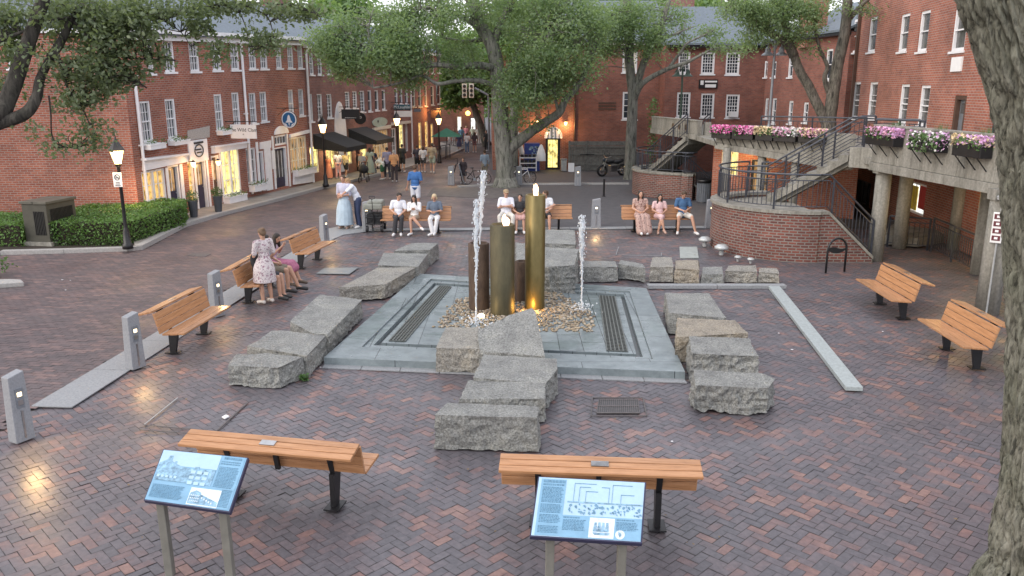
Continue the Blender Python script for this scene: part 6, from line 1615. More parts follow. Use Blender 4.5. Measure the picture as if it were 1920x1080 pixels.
# gate : weathered double timber doors
Yg=46.6; x0=D(1067,300,Yg).x; x1=D(1172,300,Yg).x; zt=D(1100,264,Yg)[2]
t=thing('timber_gate','weathered grey timber double gate against the brown brick wall','gate',(x0,Yg,0)); m=M['weather']=mat('weathered_timber',(.15,.15,.14),.85,var=.35,scale=8,bump=.4)
g=MB(); n=26
for k in range(n):
    a_=x0+(x1-x0)*k/n; w=(x1-x0)/n; g.box((a_+w/2,Yg,zt*.5-.14),(w-.012,.05,zt-.32+random.uniform(-.02,.02)))
g.build('planks',m,t)
g=MB(); g.box(((x0+x1)/2,Yg-.02,zt-.15),(x1-x0+.1,.1,.24)); 
for f in (0,.31,.33,.62,1): g.box((x0+(x1-x0)*f,Yg-.04,zt/2),(.09,.08,zt))
for z in (.35,zt*.55,zt*.8): g.box(((x0+x1)/2,Yg-.045,z),(x1-x0,.05,.09))
g.build('frame',m,t); g=MB(); 
for f in (.27,.37): g.box((x0+(x1-x0)*f,Yg-.09,zt*.55),(.5,.02,.05))
g.build('hinge',M['black'],t)
# vending cooler, cart, folded umbrella
p=D(998,317,46.3); p.z=0; zt=D(998,269,p.y)[2]; xa,xb=D(983,300,p.y).x,D(1012,300,p.y).x
t=thing('drinks_cooler','blue vending cooler with pale printed front against the orange lit wall','cooler',tuple(p)); g=MB(); g.box(((xa+xb)/2,p.y+.35,zt/2),(xb-xa,.6,zt)); g.build('cabinet',M['plastic_b'],t,bevel=.02)
g=MB()
for _ in range(26): x=random.uniform(xa+.3,xb-.1); z=random.uniform(.7,zt-.2); g.box((x,p.y+.045,z),(random.uniform(.06,.16),.01,random.uniform(.05,.14)))
g.build('front_print',M['panelpale'],t)
p=D(1014,318,46.2); p.z=0; g=MB(); zt2=D(1014,270,p.y)[2]
g.lathe((p.x,p.y-.3,0),[(.03,.6),(.27,.62),(.25,1.0),(.18,1.25),(.08,zt2-.05),(.02,zt2)],10,sy=.6); g2=g.build('folded_cover',M['white']); tag(g2,'white folded cloth draped over the right side of the blue cooler','cloth cover')
p=G(990,324); t=thing('serving_cart','white framed serving cart with dark goods in front of the blue cooler','cart',tuple(p)); g=MB(); w=.46
for z in (.3,.55,.85): g.box((p.x,p.y,z),(2*w,.5,.04))
for sx in (-1,1):
    for sy in (-1,1): g.bar((p.x+sx*w,p.y+sy*.23,.06),(p.x+sx*w,p.y+sy*.23,.9),.04)
g.build('frame',M['white'],t)
g=MB()
for z in (.33,.58,.88):
    for k in range(4): g.box((p.x-.33+.22*k,p.y,z+.08),(.18,.35,.13))
g.build('goods',M['black'],t)
for sx in (-1,1):
    g=MB(); g.tube([(p.x+sx*w-.015,p.y-.23,.06),(p.x+sx*w+.015,p.y-.23,.06)],.06,10); g.build('wheel',M['black'],t)
p=G(977,322); zt=D(972,249,p.y)[2]; t=thing('folded_parasol','folded white parasol leaning beside the centre tree','parasol',(p.x,p.y,0)); g=MB(); a_=Vector((D(978,290,p.y).x,p.y,.0)); 
g.bar(Vector((p.x+.05,p.y,0)),Vector((p.x-.1,p.y,zt*.5)),.04); g.build('pole',M['greymetal'],t)
g=MB(); g.tube([(p.x+.1,p.y,.75),(p.x+.04,p.y,1.1),(p.x-.08,p.y,1.6),(p.x-.13,p.y,zt-.1),(p.x-.15,p.y,zt+.05)],[.05,.16,.13,.09,.02],10); g.build('canopy',M['white'],t,smooth=True)
# bicycles
def bicycle(label,x,yb,L,ang,m):
    b=G(x,yb); t=thing('bicycle',label,'bicycle',tuple(b),rz=0); Mx=Matrix.Rotation(ang,3,'Z'); s=L/1.75
    def P(u,z,v=0): q=Mx@Vector((u*s,v*s,0)); return Vector((b.x+q.x,b.y+q.y,z*s))
    for u in (-.54,.54):
        g=MB(); g.tube([P(u+.33*math.cos(q),.345+.33*math.sin(q)) for q in [2*PI*k/28 for k in range(29)]],.022*s,6,caps=False); w=g.build('wheel',M['black'],t,smooth=True)
        g=MB()
        for k in range(10): q=2*PI*k/10; g.bar(P(u,.345),P(u+.32*math.cos(q),.345+.32*math.sin(q)),.006)
        g.build('spokes',M['steel'],w)
    g=MB()
    for A,B in [((-.54,.345),(-.08,.30)),((-.08,.30),(-.2,.83)),((-.2,.78),(.38,.80)),((-.08,.30),(.40,.70)),((-.54,.345),(-.19,.76)),((.54,.345),(.37,.86))]: g.tube([P(*A),P(*B)],.026*s,6)
    g.build('frame',M[m],t,smooth=True)
    g=MB(); g.tube([P(.37,.86),P(.35,.99)],.015*s,6); g.tube([P(.42,1.0,-.28),P(.35,1.0,-.1),P(.35,1.0,.1),P(.42,1.0,.28)],.015*s,6); g.build('handlebar',M['black'],t)
    g=MB(); g.tube([P(-.2,.83),P(-.22,.93)],.014*s,6); g.ell(P(-.24,.95),(.13*s,.07*s,.035*s),8,M=Mx); g.build('saddle',M['black'],t)
    g=MB(); g.tube([P(-.08,.30,-.05),P(-.08,.30,.05)],.09*s,12); g.bar(P(-.08,.3,.06),P(.06,.2,.06),.02); g.bar(P(-.08,.3,-.06),P(-.22,.4,-.06),.02); g.build('crank',M['greymetal'],t)
    return t
bicycle('white framed bicycle parked right of the centre trunk','' or 975,345,1.6,R(4),'white')
bicycle('dark bicycle standing left of the centre trunk behind the sandwich board',893,346,1.5,R(-8),'black')
# motorcycle
b=G(1150,331); t=thing('motorcycle','black motorcycle parked against the grey gate beside the slender tree','motorcycle',tuple(b)); Mx=Matrix.Rotation(R(205),3,'Z')
def P(u,z,v=0): q=Mx@Vector((u,v,0)); return Vector((b.x+q.x,b.y+q.y+.3,z))
for u in (-.62,.68):
    g=MB(); g.tube([P(u+.27*math.cos(q),.32+.27*math.sin(q)) for q in [2*PI*k/22 for k in range(23)]],.06,8,caps=False); w=g.build('wheel',M['black'],t,smooth=True)
    g=MB(); g.tube([P(u,.32,-.03),P(u,.32,.03)],.12,12)
    for k in range(6): q=2*PI*k/6; g.bar(P(u,.32),P(u+.24*math.cos(q),.32+.24*math.sin(q)),.02)
    g.build('rim',M['steel'],w)
g=MB(); g.box(P(-.0,.42),(.42,.3,.34),M=Mx); g.tube([P(-.62,.32,.1),P(0,.3,.12)],.035,8); g.build('engine',M['steel'],t,bevel=.03)
g=MB(); g.ell(P(.18,.78),(.3,.15,.14),12,M=Mx); g.build('fuel_tank',M['black'],t,smooth=True)
g=MB(); g.tube([P(.0,.76),P(-.3,.74),P(-.62,.84)],[.1,.13,.09],10); g.build('saddle',M['black'],t,smooth=True)
g=MB(); g.tube([P(.68,.32,.08),P(.46,.95,.08)],.025,6); g.tube([P(.68,.32,-.08),P(.46,.95,-.08)],.025,6); g.tube([P(.35,1.08,-.36),P(.44,1.0,-.12),P(.44,1.0,.12),P(.35,1.08,.36)],.018,6); g.build('fork',M['steel'],t)
g=MB(); g.ell(P(.56,.88),(.09,.1,.1),10); g.build('headlight',M['glass'],t,smooth=True)
for v in (-.2,.2):
    g=MB(); g.tube([P(.42,1.02,v),P(.4,1.2,v*1.3)],.008,5); g.ell(P(.4,1.22,v*1.3),(.03,.06,.04),8); g.build('mirror',M['black'],t)
# sandwich board by the post
p=G(858,345); t=thing('sandwich_board','dark folding sandwich board standing in the street left of the centre tree','sign',tuple(p)); 
for s,nm in ((-1,'front_board'),(1,'back_board')):
    g=MB(); g.extr([p+Vector((s*.34-.0,-.32,.03)),p+Vector((s*.34,.32,.03)),p+Vector((s*.06,.32,1.0)),p+Vector((s*.06,-.32,1.0))],(.03,0,0)); g.build(nm,M['charcoal'] if s<0 else M['greymetal'],t)
g=MB(); g.tube([p+Vector((.0,.1,.98)),p+Vector((.0,.1,1.25)),p+Vector((-.2,.1,1.22))],.02,6); g.build('handle',M['charcoal'],t)
# wagon beside the bench
b=G(702,436); t=thing('wagon','black collapsible wagon with grey canvas cover and tall handle beside the light post','wagon',tuple(b))
wb,wt=.5,D(702,392,b.y+.2)[2]
g=MB()
for z in (.28,.48,.66): 
    g.tube([(b.x-.27,b.y-.0,z),(b.x+.27,b.y,z),(b.x+.27,b.y+.75,z),(b.x-.27,b.y+.75,z),(b.x-.27,b.y,z)],.014,6)
for sx in (-.27,0,.27):
    for y in (0,.75): g.bar((b.x+sx,b.y+y,.2),(b.x+sx,b.y+y,.68),.02)
g.bar((b.x-.27,b.y,.28),(b.x+.27,b.y,.66),.014); g.bar((b.x+.27,b.y,.28),(b.x-.27,b.y,.66),.014); g.build('frame',M['black'],t)
g=MB(); g.box((b.x,b.y+.37,.42),(.5,.7,.34)); g.build('canvas_tub',M['black_cloth'],t,bevel=.03)
g=MB(); g.box((b.x-.05,b.y+.45,.82),(.62,.7,.2)); g.box((b.x+.02,b.y+.4,.96),(.5,.5,.12)); g.build('cover_bag',mat('wagon_canvas',(.25,.26,.23),.85,var=.2),t,bevel=.05)
for sx in (-.24,.24):
    for y in (.05,.7):
        g=MB(); g.tube([(b.x+sx-.035,b.y+y,.11),(b.x+sx+.035,b.y+y,.11)],.11,14); g.build('wheel',M['black'],t)
g=MB(); g.tube([(b.x,b.y-.03,.3),(b.x-.02,b.y-.12,1.1)],.013,6); g.tube([(b.x-.1,b.y-.12,1.14),(b.x-.02,b.y-.12,1.1),(b.x+.08,b.y-.12,1.14),(b.x+.08,b.y-.12,1.2),(b.x-.1,b.y-.12,1.2),(b.x-.1,b.y-.12,1.14)],.012,6); g.build('handle',M['black'],t)
# stroller in the crowd
b=G(682,341); t=thing('stroller','black hooded stroller at the edge of the crowd under the awnings','stroller',tuple(b)); g=MB(); g.ell((b.x,b.y+.2,.62),(.24,.34,.22),12); g.build('seat_hood',M['black_cloth'],t,smooth=True)
g=MB(); g.bar((b.x-.2,b.y-.2,.1),(b.x-.15,b.y+.5,.95),.03); g.bar((b.x+.2,b.y-.2,.1),(b.x+.15,b.y+.5,.95),.03); g.bar((b.x-.2,b.y+.45,.1),(b.x-.2,b.y,.6),.03); g.bar((b.x+.2,b.y+.45,.1),(b.x+.2,b.y,.6),.03); g.bar((b.x-.15,b.y+.5,.95),(b.x+.15,b.y+.5,.95),.03); g.build('frame',M['black'],t)
for sx in (-.2,.2):
    for y in (-.2,.45):
        g=MB(); g.tube([(b.x+sx-.02,b.y+y,.12),(b.x+sx+.02,b.y+y,.12)],.12,14); g.build('wheel',M['black'],t)
# tables with white cloths under the awnings
for x,y,lb in [(661,322,'small white clothed table among the people under the first awning'),(708,320,'small white clothed table with glasses by the cream shop window')]:
    b=G(x,y); t=thing('cafe_table',lb,'table',tuple(b)); g=MB(); g.lathe(b,[(.42,.3),(.38,.7),(.37,.72)],18); g.build('tablecloth',M['white'],t,smooth=False)
    g=MB(); g.lathe(b,[(.2,0),(.2,.03),(.03,.05),(.03,.7)],10); g.build('pedestal',M['black'],t)
    for k in range(3):
        g=MB(); g.lathe((b.x-.15+.15*k,b.y-.1,.72),[(.03,0),(.01,.02),(.01,.08),(.035,.1),(.03,.18)],8); tag(g.build('glass',M['greymetal']),['stemmed glass on the left of a white clothed table','stemmed glass in the middle of a white clothed table','stemmed glass on the right of a white clothed table'][k]+(' under the first awning' if x<680 else ' by the cream window'),'glass')
# awnings
def awning(label,x0,x1,y0,y1,fx0,fx1,fy0,fy1,out):
    (a,za),(b,zb)=FB.at(x0,y0),FB.at(x1,y1)
    zt=(za+zb)/2; A,B=FB.W(a,zt,.02),FB.W(b,zt,.02)
    f0,f1=FB.W(a,zt-.62,out),FB.W(b,zt-.62,out); l0,l1=FB.W(a,zt-.82,out),FB.W(b,zt-.82,out)
    t=thing('shop_awning',label,'awning',tuple(A)); g=MB(); 
    g.extr([A,B,f1,f0],(0,0,.02)); g.build('canopy',M['black_cloth'],t)
    g=MB(); g.extr([f0,f1,l1,l0],FB.n*.01); g.add([A,f0,l0,FB.W(a,zt-.7,.02)],[(0,1,2,3)]); g.add([B,f1,l1,FB.W(b,zt-.7,.02)],[(0,1,2,3)]); g.build('valance',M['black_cloth'],t)
    g=MB(); g.bar(FB.W(a,zt-.8,.02),f0,.03); g.build('arm',M['black'],t); g=MB(); g.bar(FB.W(b,zt-.8,.02),f1,.03); g.build('arm',M['black'],t)
    lamp('awning_light',FB.W((a+b)/2,zt-.9,.7),28,(1,.75,.4),.15)
awning('nearer black sloping canvas shop awning over the crowd',586,626,254,246,608,663,279,262,1.75)
awning('farther black sloping canvas shop awning beside the oval sign',652,686,243,237,686,721,264,252,1.6)
# hanging signs
def bracket(F,g,x,y,out,z_=None):
    a,z=F.at(x,y); g.bar(F.W(a,z,0),F.W(a,z,out),.03); return a,z
def hang(label,F,a,zc,w,h,out,m,draw=None,shape='rect',brz=.15,name='hanging_sign'):
    """board hung perpendicular to the wall from a bracket"""
    c=F.W(a,zc,out+w/2+.1); t=thing(name,label,'sign',tuple(c)); n=F.n; d=F.d
    g=MB()
    if shape=='rect': pts=[(-w/2,-h/2),(w/2,-h/2),(w/2,h/2),(-w/2,h/2)]
    else: pts=[(w/2*math.cos(q),h/2*math.sin(q)) for q in [2*PI*k/28 for k in range(28)]]
    def W(u,v,o): return c+n*u+Vector((0,0,v))-d*(.02+o)
    g.extr([W(u,v,0) for u,v in pts],d*.04); g.build('board',M[m],t)
    g=MB(); g.bar(F.W(a,zc+h/2+brz,0),F.W(a,zc+h/2+brz,out+w+.15),.03)
    for u in (-w*.35,w*.35): g.bar(c+n*u+Vector((0,0,h/2-.02)),c+n*u+Vector((0,0,h/2+brz)),.015)
    g.bar(F.W(a,zc+h/2-.2,.02),F.W(a,zc+h/2+brz,.45),.02); g.build('bracket',M['black'],t)
    if draw: draw(t,W,w,h,n)
    return t
angn=math.atan2(FA.n.y,FA.n.x)
def script(txt,size,m,dv=0,du=0,sx=1):
    def f(t,W,w,h,n):
        p=W(du,dv,.004); text(t,txt,p,size,(PI/2,0,math.atan2(n.y,n.x)),M[m],'lettering',sx=sx,extr=.002)
    return f
def multi(*fs): 
    def f(*a):
        for q in fs: q(*a)
    return f
# cream script sign
def sgn(F,x0,x1,y0,y1,out=.25):
    """size and height of a sign whose board spans these readings, hung square to the wall F"""
    xm=x0; a,z0=F.at(x0-2,y1)
    base=F.W(a,0); nn=F.n
    # distance out of each edge, measured along the normal
    def o(x,y):
        u=(x-960)/F_; r=ray(x,y); # intersect with vertical plane through base, direction nn
        px_,py_=-nn.y,nn.x; tt=(base.x*px_+base.y*py_)/(r[0]*px_+r[1]*py_); X=(r[0]*tt,r[1]*tt,H+r[2]*tt); return (X[0]-base.x)*nn.x+(X[1]-base.y)*nn.y,X[2]
    return a,o
F_=F
def place_sign(label,Fc,xw,x0,x1,y0,y1,m,draw,shape='rect',brz=.12):
    a,_=Fc.at(xw,(y0+y1)/2); base=Fc.W(a,0); nn=Fc.n
    def o(x,y):
        r=ray(x,y); px_,py_=-nn.y,nn.x; tt=(base.x*px_+base.y*py_)/(r[0]*px_+r[1]*py_); X=(r[0]*tt,r[1]*tt,H+r[2]*tt); return (X[0]-base.x)*nn.x+(X[1]-base.y)*nn.y,X[2]
    o0,z1=o(x0,y0); o1,_=o(x1,y0); _,z0=o((x0+x1)/2,y1); _,z1=o((x0+x1)/2,y0)
    return hang(label,Fc,a,(z0+z1)/2,o1-o0,z1-z0,o0-.1,m,draw,shape,brz)
place_sign('pale hanging sign with dark script lettering over the big lit shop window',FA,424,432,480,239,265,'signw',multi(script('The Wild Clam',.2,'charcoal',.06,sx=1.0),script('*',.16,'charcoal',-.14)))
def rocket(t,W,w,h,n):
    s=w/2
    g=MB(); g.extr([W(s*.93*math.cos(q),s*.93*math.sin(q),.004) for q in [2*PI*k/28 for k in range(28)]],n*0+Vector((0,0,0))+(-FA.d*.002)); g.build('ring',M['signw'],t)
    g=MB(); g.extr([W(s*.8*math.cos(q),s*.8*math.sin(q),.009) for q in [2*PI*k/28 for k in range(28)]],-FA.d*.002); g.build('disc',M['blue'],t)
    g=MB(); P=[(0,.55),(.12,.4),(.2,.12),(.22,-.05),(.42,-.28),(.42,-.34),(-.42,-.34),(-.42,-.28),(-.22,-.05),(-.2,.12),(-.12,.4)]
    g.extr([W(u*s,v*s,.014) for u,v in P],-FA.d*.002); g.add([W(-.1*s,-.4*s,.014),W(.1*s,-.4*s,.014),W(0,-.72*s,.014)],[(0,1,2)])
    P=[(-.72,-.32),(-.55,-.40),(-.35,-.5),(-.2,-.74),(-.45,-.64)]; g.add([W(u*s,v*s,.014) for u,v in P],[(0,1,2,3,4)]); g.add([W(-u*s,v*s,.014) for u,v in P],[(0,1,2,3,4)]); g.build('rocket_emblem',M['signw'],t)
place_sign('round blue hanging sign with a white rocket emblem above the arched door',FA,521,527,557,219,251,'charcoal',rocket,'round')
place_sign('dark round hanging sign partly behind the black rectangular one',FB,657,664,686,211,233,'black',multi(script('o',.25,'signw',.08,.03)),'round')
place_sign('black rectangular hanging sign with small pale lettering above the awnings',FB,635,640,674,205,223,'charcoal',multi(script('~~~~~~',.2,'signw',-.18,sx=.9)))
place_sign('teal hanging sign with pale lettering beyond the oval sign',FB,733,738,769,196,206,'tealsign',script('McLaughlin',.26,'signw',0,sx=.9))
place_sign('plain pale hanging board just below the teal sign',FB,733,739,772,208,219,'signw',None)
place_sign('dark brown hanging sign at the corner of the arched building',FD,800,808,827,207,221,'door_br',None)
place_sign('narrow grey hanging sign behind the teal sign',FD,773,776,789,204,210,'greymetal',None)
# oval sign on the wall and circular plaque over the white entrance
a,z=FB.at(711,229); t=thing('wall_sign','pale green oval shop sign on the brown brick wall','sign',tuple(FB.W(a,z,.05))); g=MB(); w=FB.rect(697,725,220,238)
g.extr([FB.W((w[0]+w[1])/2+(w[1]-w[0])/2*math.cos(q),(w[2]+w[3])/2+(w[3]-w[2])/2*math.sin(q),.02) for q in [2*PI*k/24 for k in range(24)]],FB.n*.04); g.build('oval_board',mat('sign_sage',(.38,.48,.42),.5),t)
g=MB(); g.extr([FB.W((w[0]+w[1])/2-.4+.12*math.cos(q),(w[2]+w[3])/2+.06+.08*math.sin(q),.065) for q in [2*PI*k/8 for k in range(8)]],FB.n*.01); g.build('emblem',M['charcoal'],t)
a0,a1,z0,z1=FA.rect(352,388,262,303); t=thing('wall_sign','white square shop board with a dark oval emblem above the double entrance','sign',tuple(FA.W((a0+a1)/2,z0,.04)))
g=MB(); FA.box(g,a0,a1,z0,z1,.002,.05); g.build('board',M['white'],t)
g=MB(); ca,cz=(a0+a1)/2,(z0+z1)/2; g.tube([FA.W(ca+.26*math.cos(q),cz+.22*math.sin(q),.07) for q in [2*PI*k/20 for k in range(21)]],.022,6); FA.box(g,ca-.26,ca+.3,cz+.26,cz+.33,.05,.08); FA.box(g,ca-.18,ca+.15,cz+.02,cz+.07,.05,.07); FA.box(g,ca-.14,ca+.18,cz-.09,cz-.04,.05,.07); g.build('emblem',M['charcoal'],t)
a0,a1,z0,z1=FA.rect(509,515,282,317); g=MB(); FA.box(g,a0,a1,z0,z1,.002,.04); tag(g.build('menu_board',M['signw']),'narrow white notice board between the pale door and the arched door','sign')
a0,a1,z0,z1=FG.rect(1310,1345,149,166); t=thing('wall_sign','black wall sign with a white strip between the courtyard windows','sign',tuple(FG.W(a0,z0,.05))); g=MB(); FG.box(g,a0,a1,z0,z1,.0,.08); g.build('board',M['black'],t)
g=MB(); FG.box(g,a0+.35,a1-.1,z0+.06,z0+.23,.08,.09); FG.box(g,a0+.08,a0+.25,z0+.2,z1-.06,.08,.09); FG.box(g,a0+.33,a1-.05,z1-.16,z1-.07,.08,.088); g.build('sign_print',M['signw'],t)
# wall lanterns by the doors
for F0,x,y,lb in [(FA,349,308,'small lit wall lantern left of the white sign entrance'),(FA,396,305,'small lit wall lantern beside the brown door'),(FF,1009,229,'small lit wall lamp left of the striped awning'),(FF,1060,231,'small lit wall lamp right of the striped awning')]:
    a,z=F0.at(x,y); c=F0.W(a,z,.3); t=thing('wall_lantern',lb,'wall lantern',tuple(F0.W(a,z,0)),'small wall lanterns'); g=MB(); g.bar(F0.W(a,z+.1,0),F0.W(a,z+.1,.32),.025); g.lathe(c,[(.09,.08),(.02,.16)],8); g.build('bracket',M['black'],t)
    g=MB(); g.lathe(c,[(.03,-.1),(.08,-.02),(.09,.08)],8); g.build('lantern_glass',M['lampglass'],t); lamp('wall_light',F0.W(a,z-.15,.5),14 if F0 is FA else 28,(1,.55,.2),.06)
for x,y in [(700,300),(793,222),(917,262)]:
    pass
lamp('arch_light',FD.W(FD.at(798,235)[0],3.2,.8),40,(1,.5,.15),.1); lamp('street_end_light',(-1.2,56,2.6),90,(1,.5,.15),.1)
# green parasol with planter rail
b=G(838,296); zt=D(835,240,b.y)[2]; t=thing('cafe_parasol','green cafe parasol beside the small far street lamp','parasol',tuple(b)); g=MB(); w=1.0
g.add([(b.x-w,b.y-w,zt-.55),(b.x+w,b.y-w,zt-.55),(b.x+w,b.y+w,zt-.55),(b.x-w,b.y+w,zt-.55),(b.x,b.y,zt)],[(0,1,4),(1,2,4),(2,3,4),(3,0,4)]); g.build('canopy',mat('parasol_green',(.02,.14,.08),.7),t)
g=MB(); g.bar(b,(b.x,b.y,zt),.05); g.build('pole',M['black'],t)
railing('dark slatted cafe rail beside the green parasol',[G(818,302,.1),G(844,296,.1)],.9,.12,.8)
# traffic signal over the far street
Ys=62; p=D(912,280,Ys); t=thing('traffic_signal','pale traffic signal heads on a mast arm over the far street','traffic light',(p.x,Ys,0)); g=MB(); a_=D(890,165,Ys); b_=D(915,178,Ys); g.tube([(p.x+.2,Ys,0),(p.x+.2,Ys,b_.z-.6),tuple(b_),tuple(a_)],.08,8); g.build('mast',M['greymetal'],t)
for x in (871,884):
    c=D(x,170,Ys); g=MB(); g.box(tuple(c),(.36,.3,1.05)); h=g.build('signal_head',M['cream'],t)
    g=MB()
    for k in range(3): g.tube([(c.x,Ys-.16,c.z-.32+.32*k),(c.x,Ys-.24,c.z-.32+.32*k)],.12,10)
    g.build('lens',M['black'],h)
# ================================================================== PEOPLE
V3=Vector
def rc(mb,a,ra,b,rb,n=10):
    a=V3(a);b=V3(b);d=b-a;L=d.length
    if L<1e-5: mb.ell(a,max(ra,rb),n); return
    u=d/L; pts=[];rr=[]
    for k in range(4): t=PI/2*k/3; pts.append(a-u*ra*math.cos(t)); rr.append(max(.0005,ra*math.sin(t)))
    for k in range(4): t=PI/2*k/3; pts.append(b+u*rb*math.sin(t)); rr.append(max(.0005,rb*math.cos(t)))
    mb.tube(pts,rr,n)
def fuse(mb,name,m,par,vox,extra=None,label=None):
    me=mb.mesh('tmp',m); o=bpy.data.objects.new('tmp',me); COL.objects.link(o)
    r=o.modifiers.new('r','REMESH'); r.mode='VOXEL'; r.voxel_size=vox; r.use_smooth_shade=True
    s=o.modifiers.new('s','SMOOTH'); s.factor=.5; s.iterations=2
    dg=bpy.context.evaluated_depsgraph_get(); nm=bpy.data.meshes.new_from_object(o.evaluated_get(dg)); bpy.data.objects.remove(o)
    if extra is not None and extra.v:
        b=bmesh.new(); b.from_mesh(nm); e=extra.mesh('e',m); b.from_mesh(e); b.to_mesh(nm); b.free()
    nm.name=name; nm.materials.clear(); nm.materials.append(m)
    nm.shade_smooth()
    o=bpy.data.objects.new(name,nm); COL.objects.link(o); o.parent=par
    if label: o['label']=label
    return o
STAND=dict(pel=(0,0,.93),wai=(0,.0,1.08),che=(0,.0,1.27),nec=(0,.0,1.43),hea=(0,.02,1.59),shL=(-.18,0,1.39),shR=(.18,0,1.39),elL=(-.24,-.03,1.12),elR=(.24,-.03,1.12),wrL=(-.23,.08,.89),wrR=(.23,.08,.89),
  hiL=(-.09,0,.92),hiR=(.09,0,.92),knL=(-.1,.03,.49),knR=(.1,.03,.49),anL=(-.11,-.02,.09),anR=(.11,-.02,.09),toL=(-.13,.14,.04),toR=(.13,.14,.04),look=(0,1,-.05))
SIT=dict(pel=(0,.0,.56),wai=(0,-.04,.70),che=(0,-.06,.89),nec=(0,-.05,1.05),hea=(0,-.01,1.21),shL=(-.18,-.06,1.01),shR=(.18,-.06,1.01),elL=(-.24,.0,.77),elR=(.24,.0,.77),wrL=(-.1,.2,.70),wrR=(.1,.2,.70),
  hiL=(-.09,.02,.55),hiR=(.09,.02,.55),knL=(-.12,.44,.54),knR=(.12,.44,.54),anL=(-.13,.47,.1),anR=(.13,.47,.1),toL=(-.15,.62,.05),toR=(.15,.62,.05),look=(0,1,-.2))
_mc={}
def pm(col,kind='cloth',pat=None):
    k=(col,kind,pat)
    if k not in _mc:
        if pat:
            m,nt,b=newmat('cloth_print'); L=nt.links; tc=N(nt,'ShaderNodeTexCoord'); n=N(nt,'ShaderNodeTexNoise',Scale=16,Detail=3.0,Roughness=.7); L.new(tc.outputs['Object'],n.inputs['Vector'])
            L.new(ramp(nt,n.outputs['Fac'],[(.38,pat),(.47,col),(.56,col),(.64,tuple(x*.55+.1 for x in pat))]),b.inputs['Base Color']); b.inputs['Roughness'].default_value=.85
            _mc[k]=m
        else: _mc[k]=mat({'cloth':'cloth','skin':'skin','hair':'hair','shoe':'shoe_leather'}[kind],col,{'cloth':.85,'skin':.5,'hair':.6,'shoe':.5}[kind],var=.12,scale=9)
    return _mc[k]
SK=(.52,.30,.21); SK2=(.40,.22,.15); DK=(.025,.018,.014); BR_H=(.07,.04,.022); BL_H=(.50,.40,.25); GR_H=(.4,.39,.38)
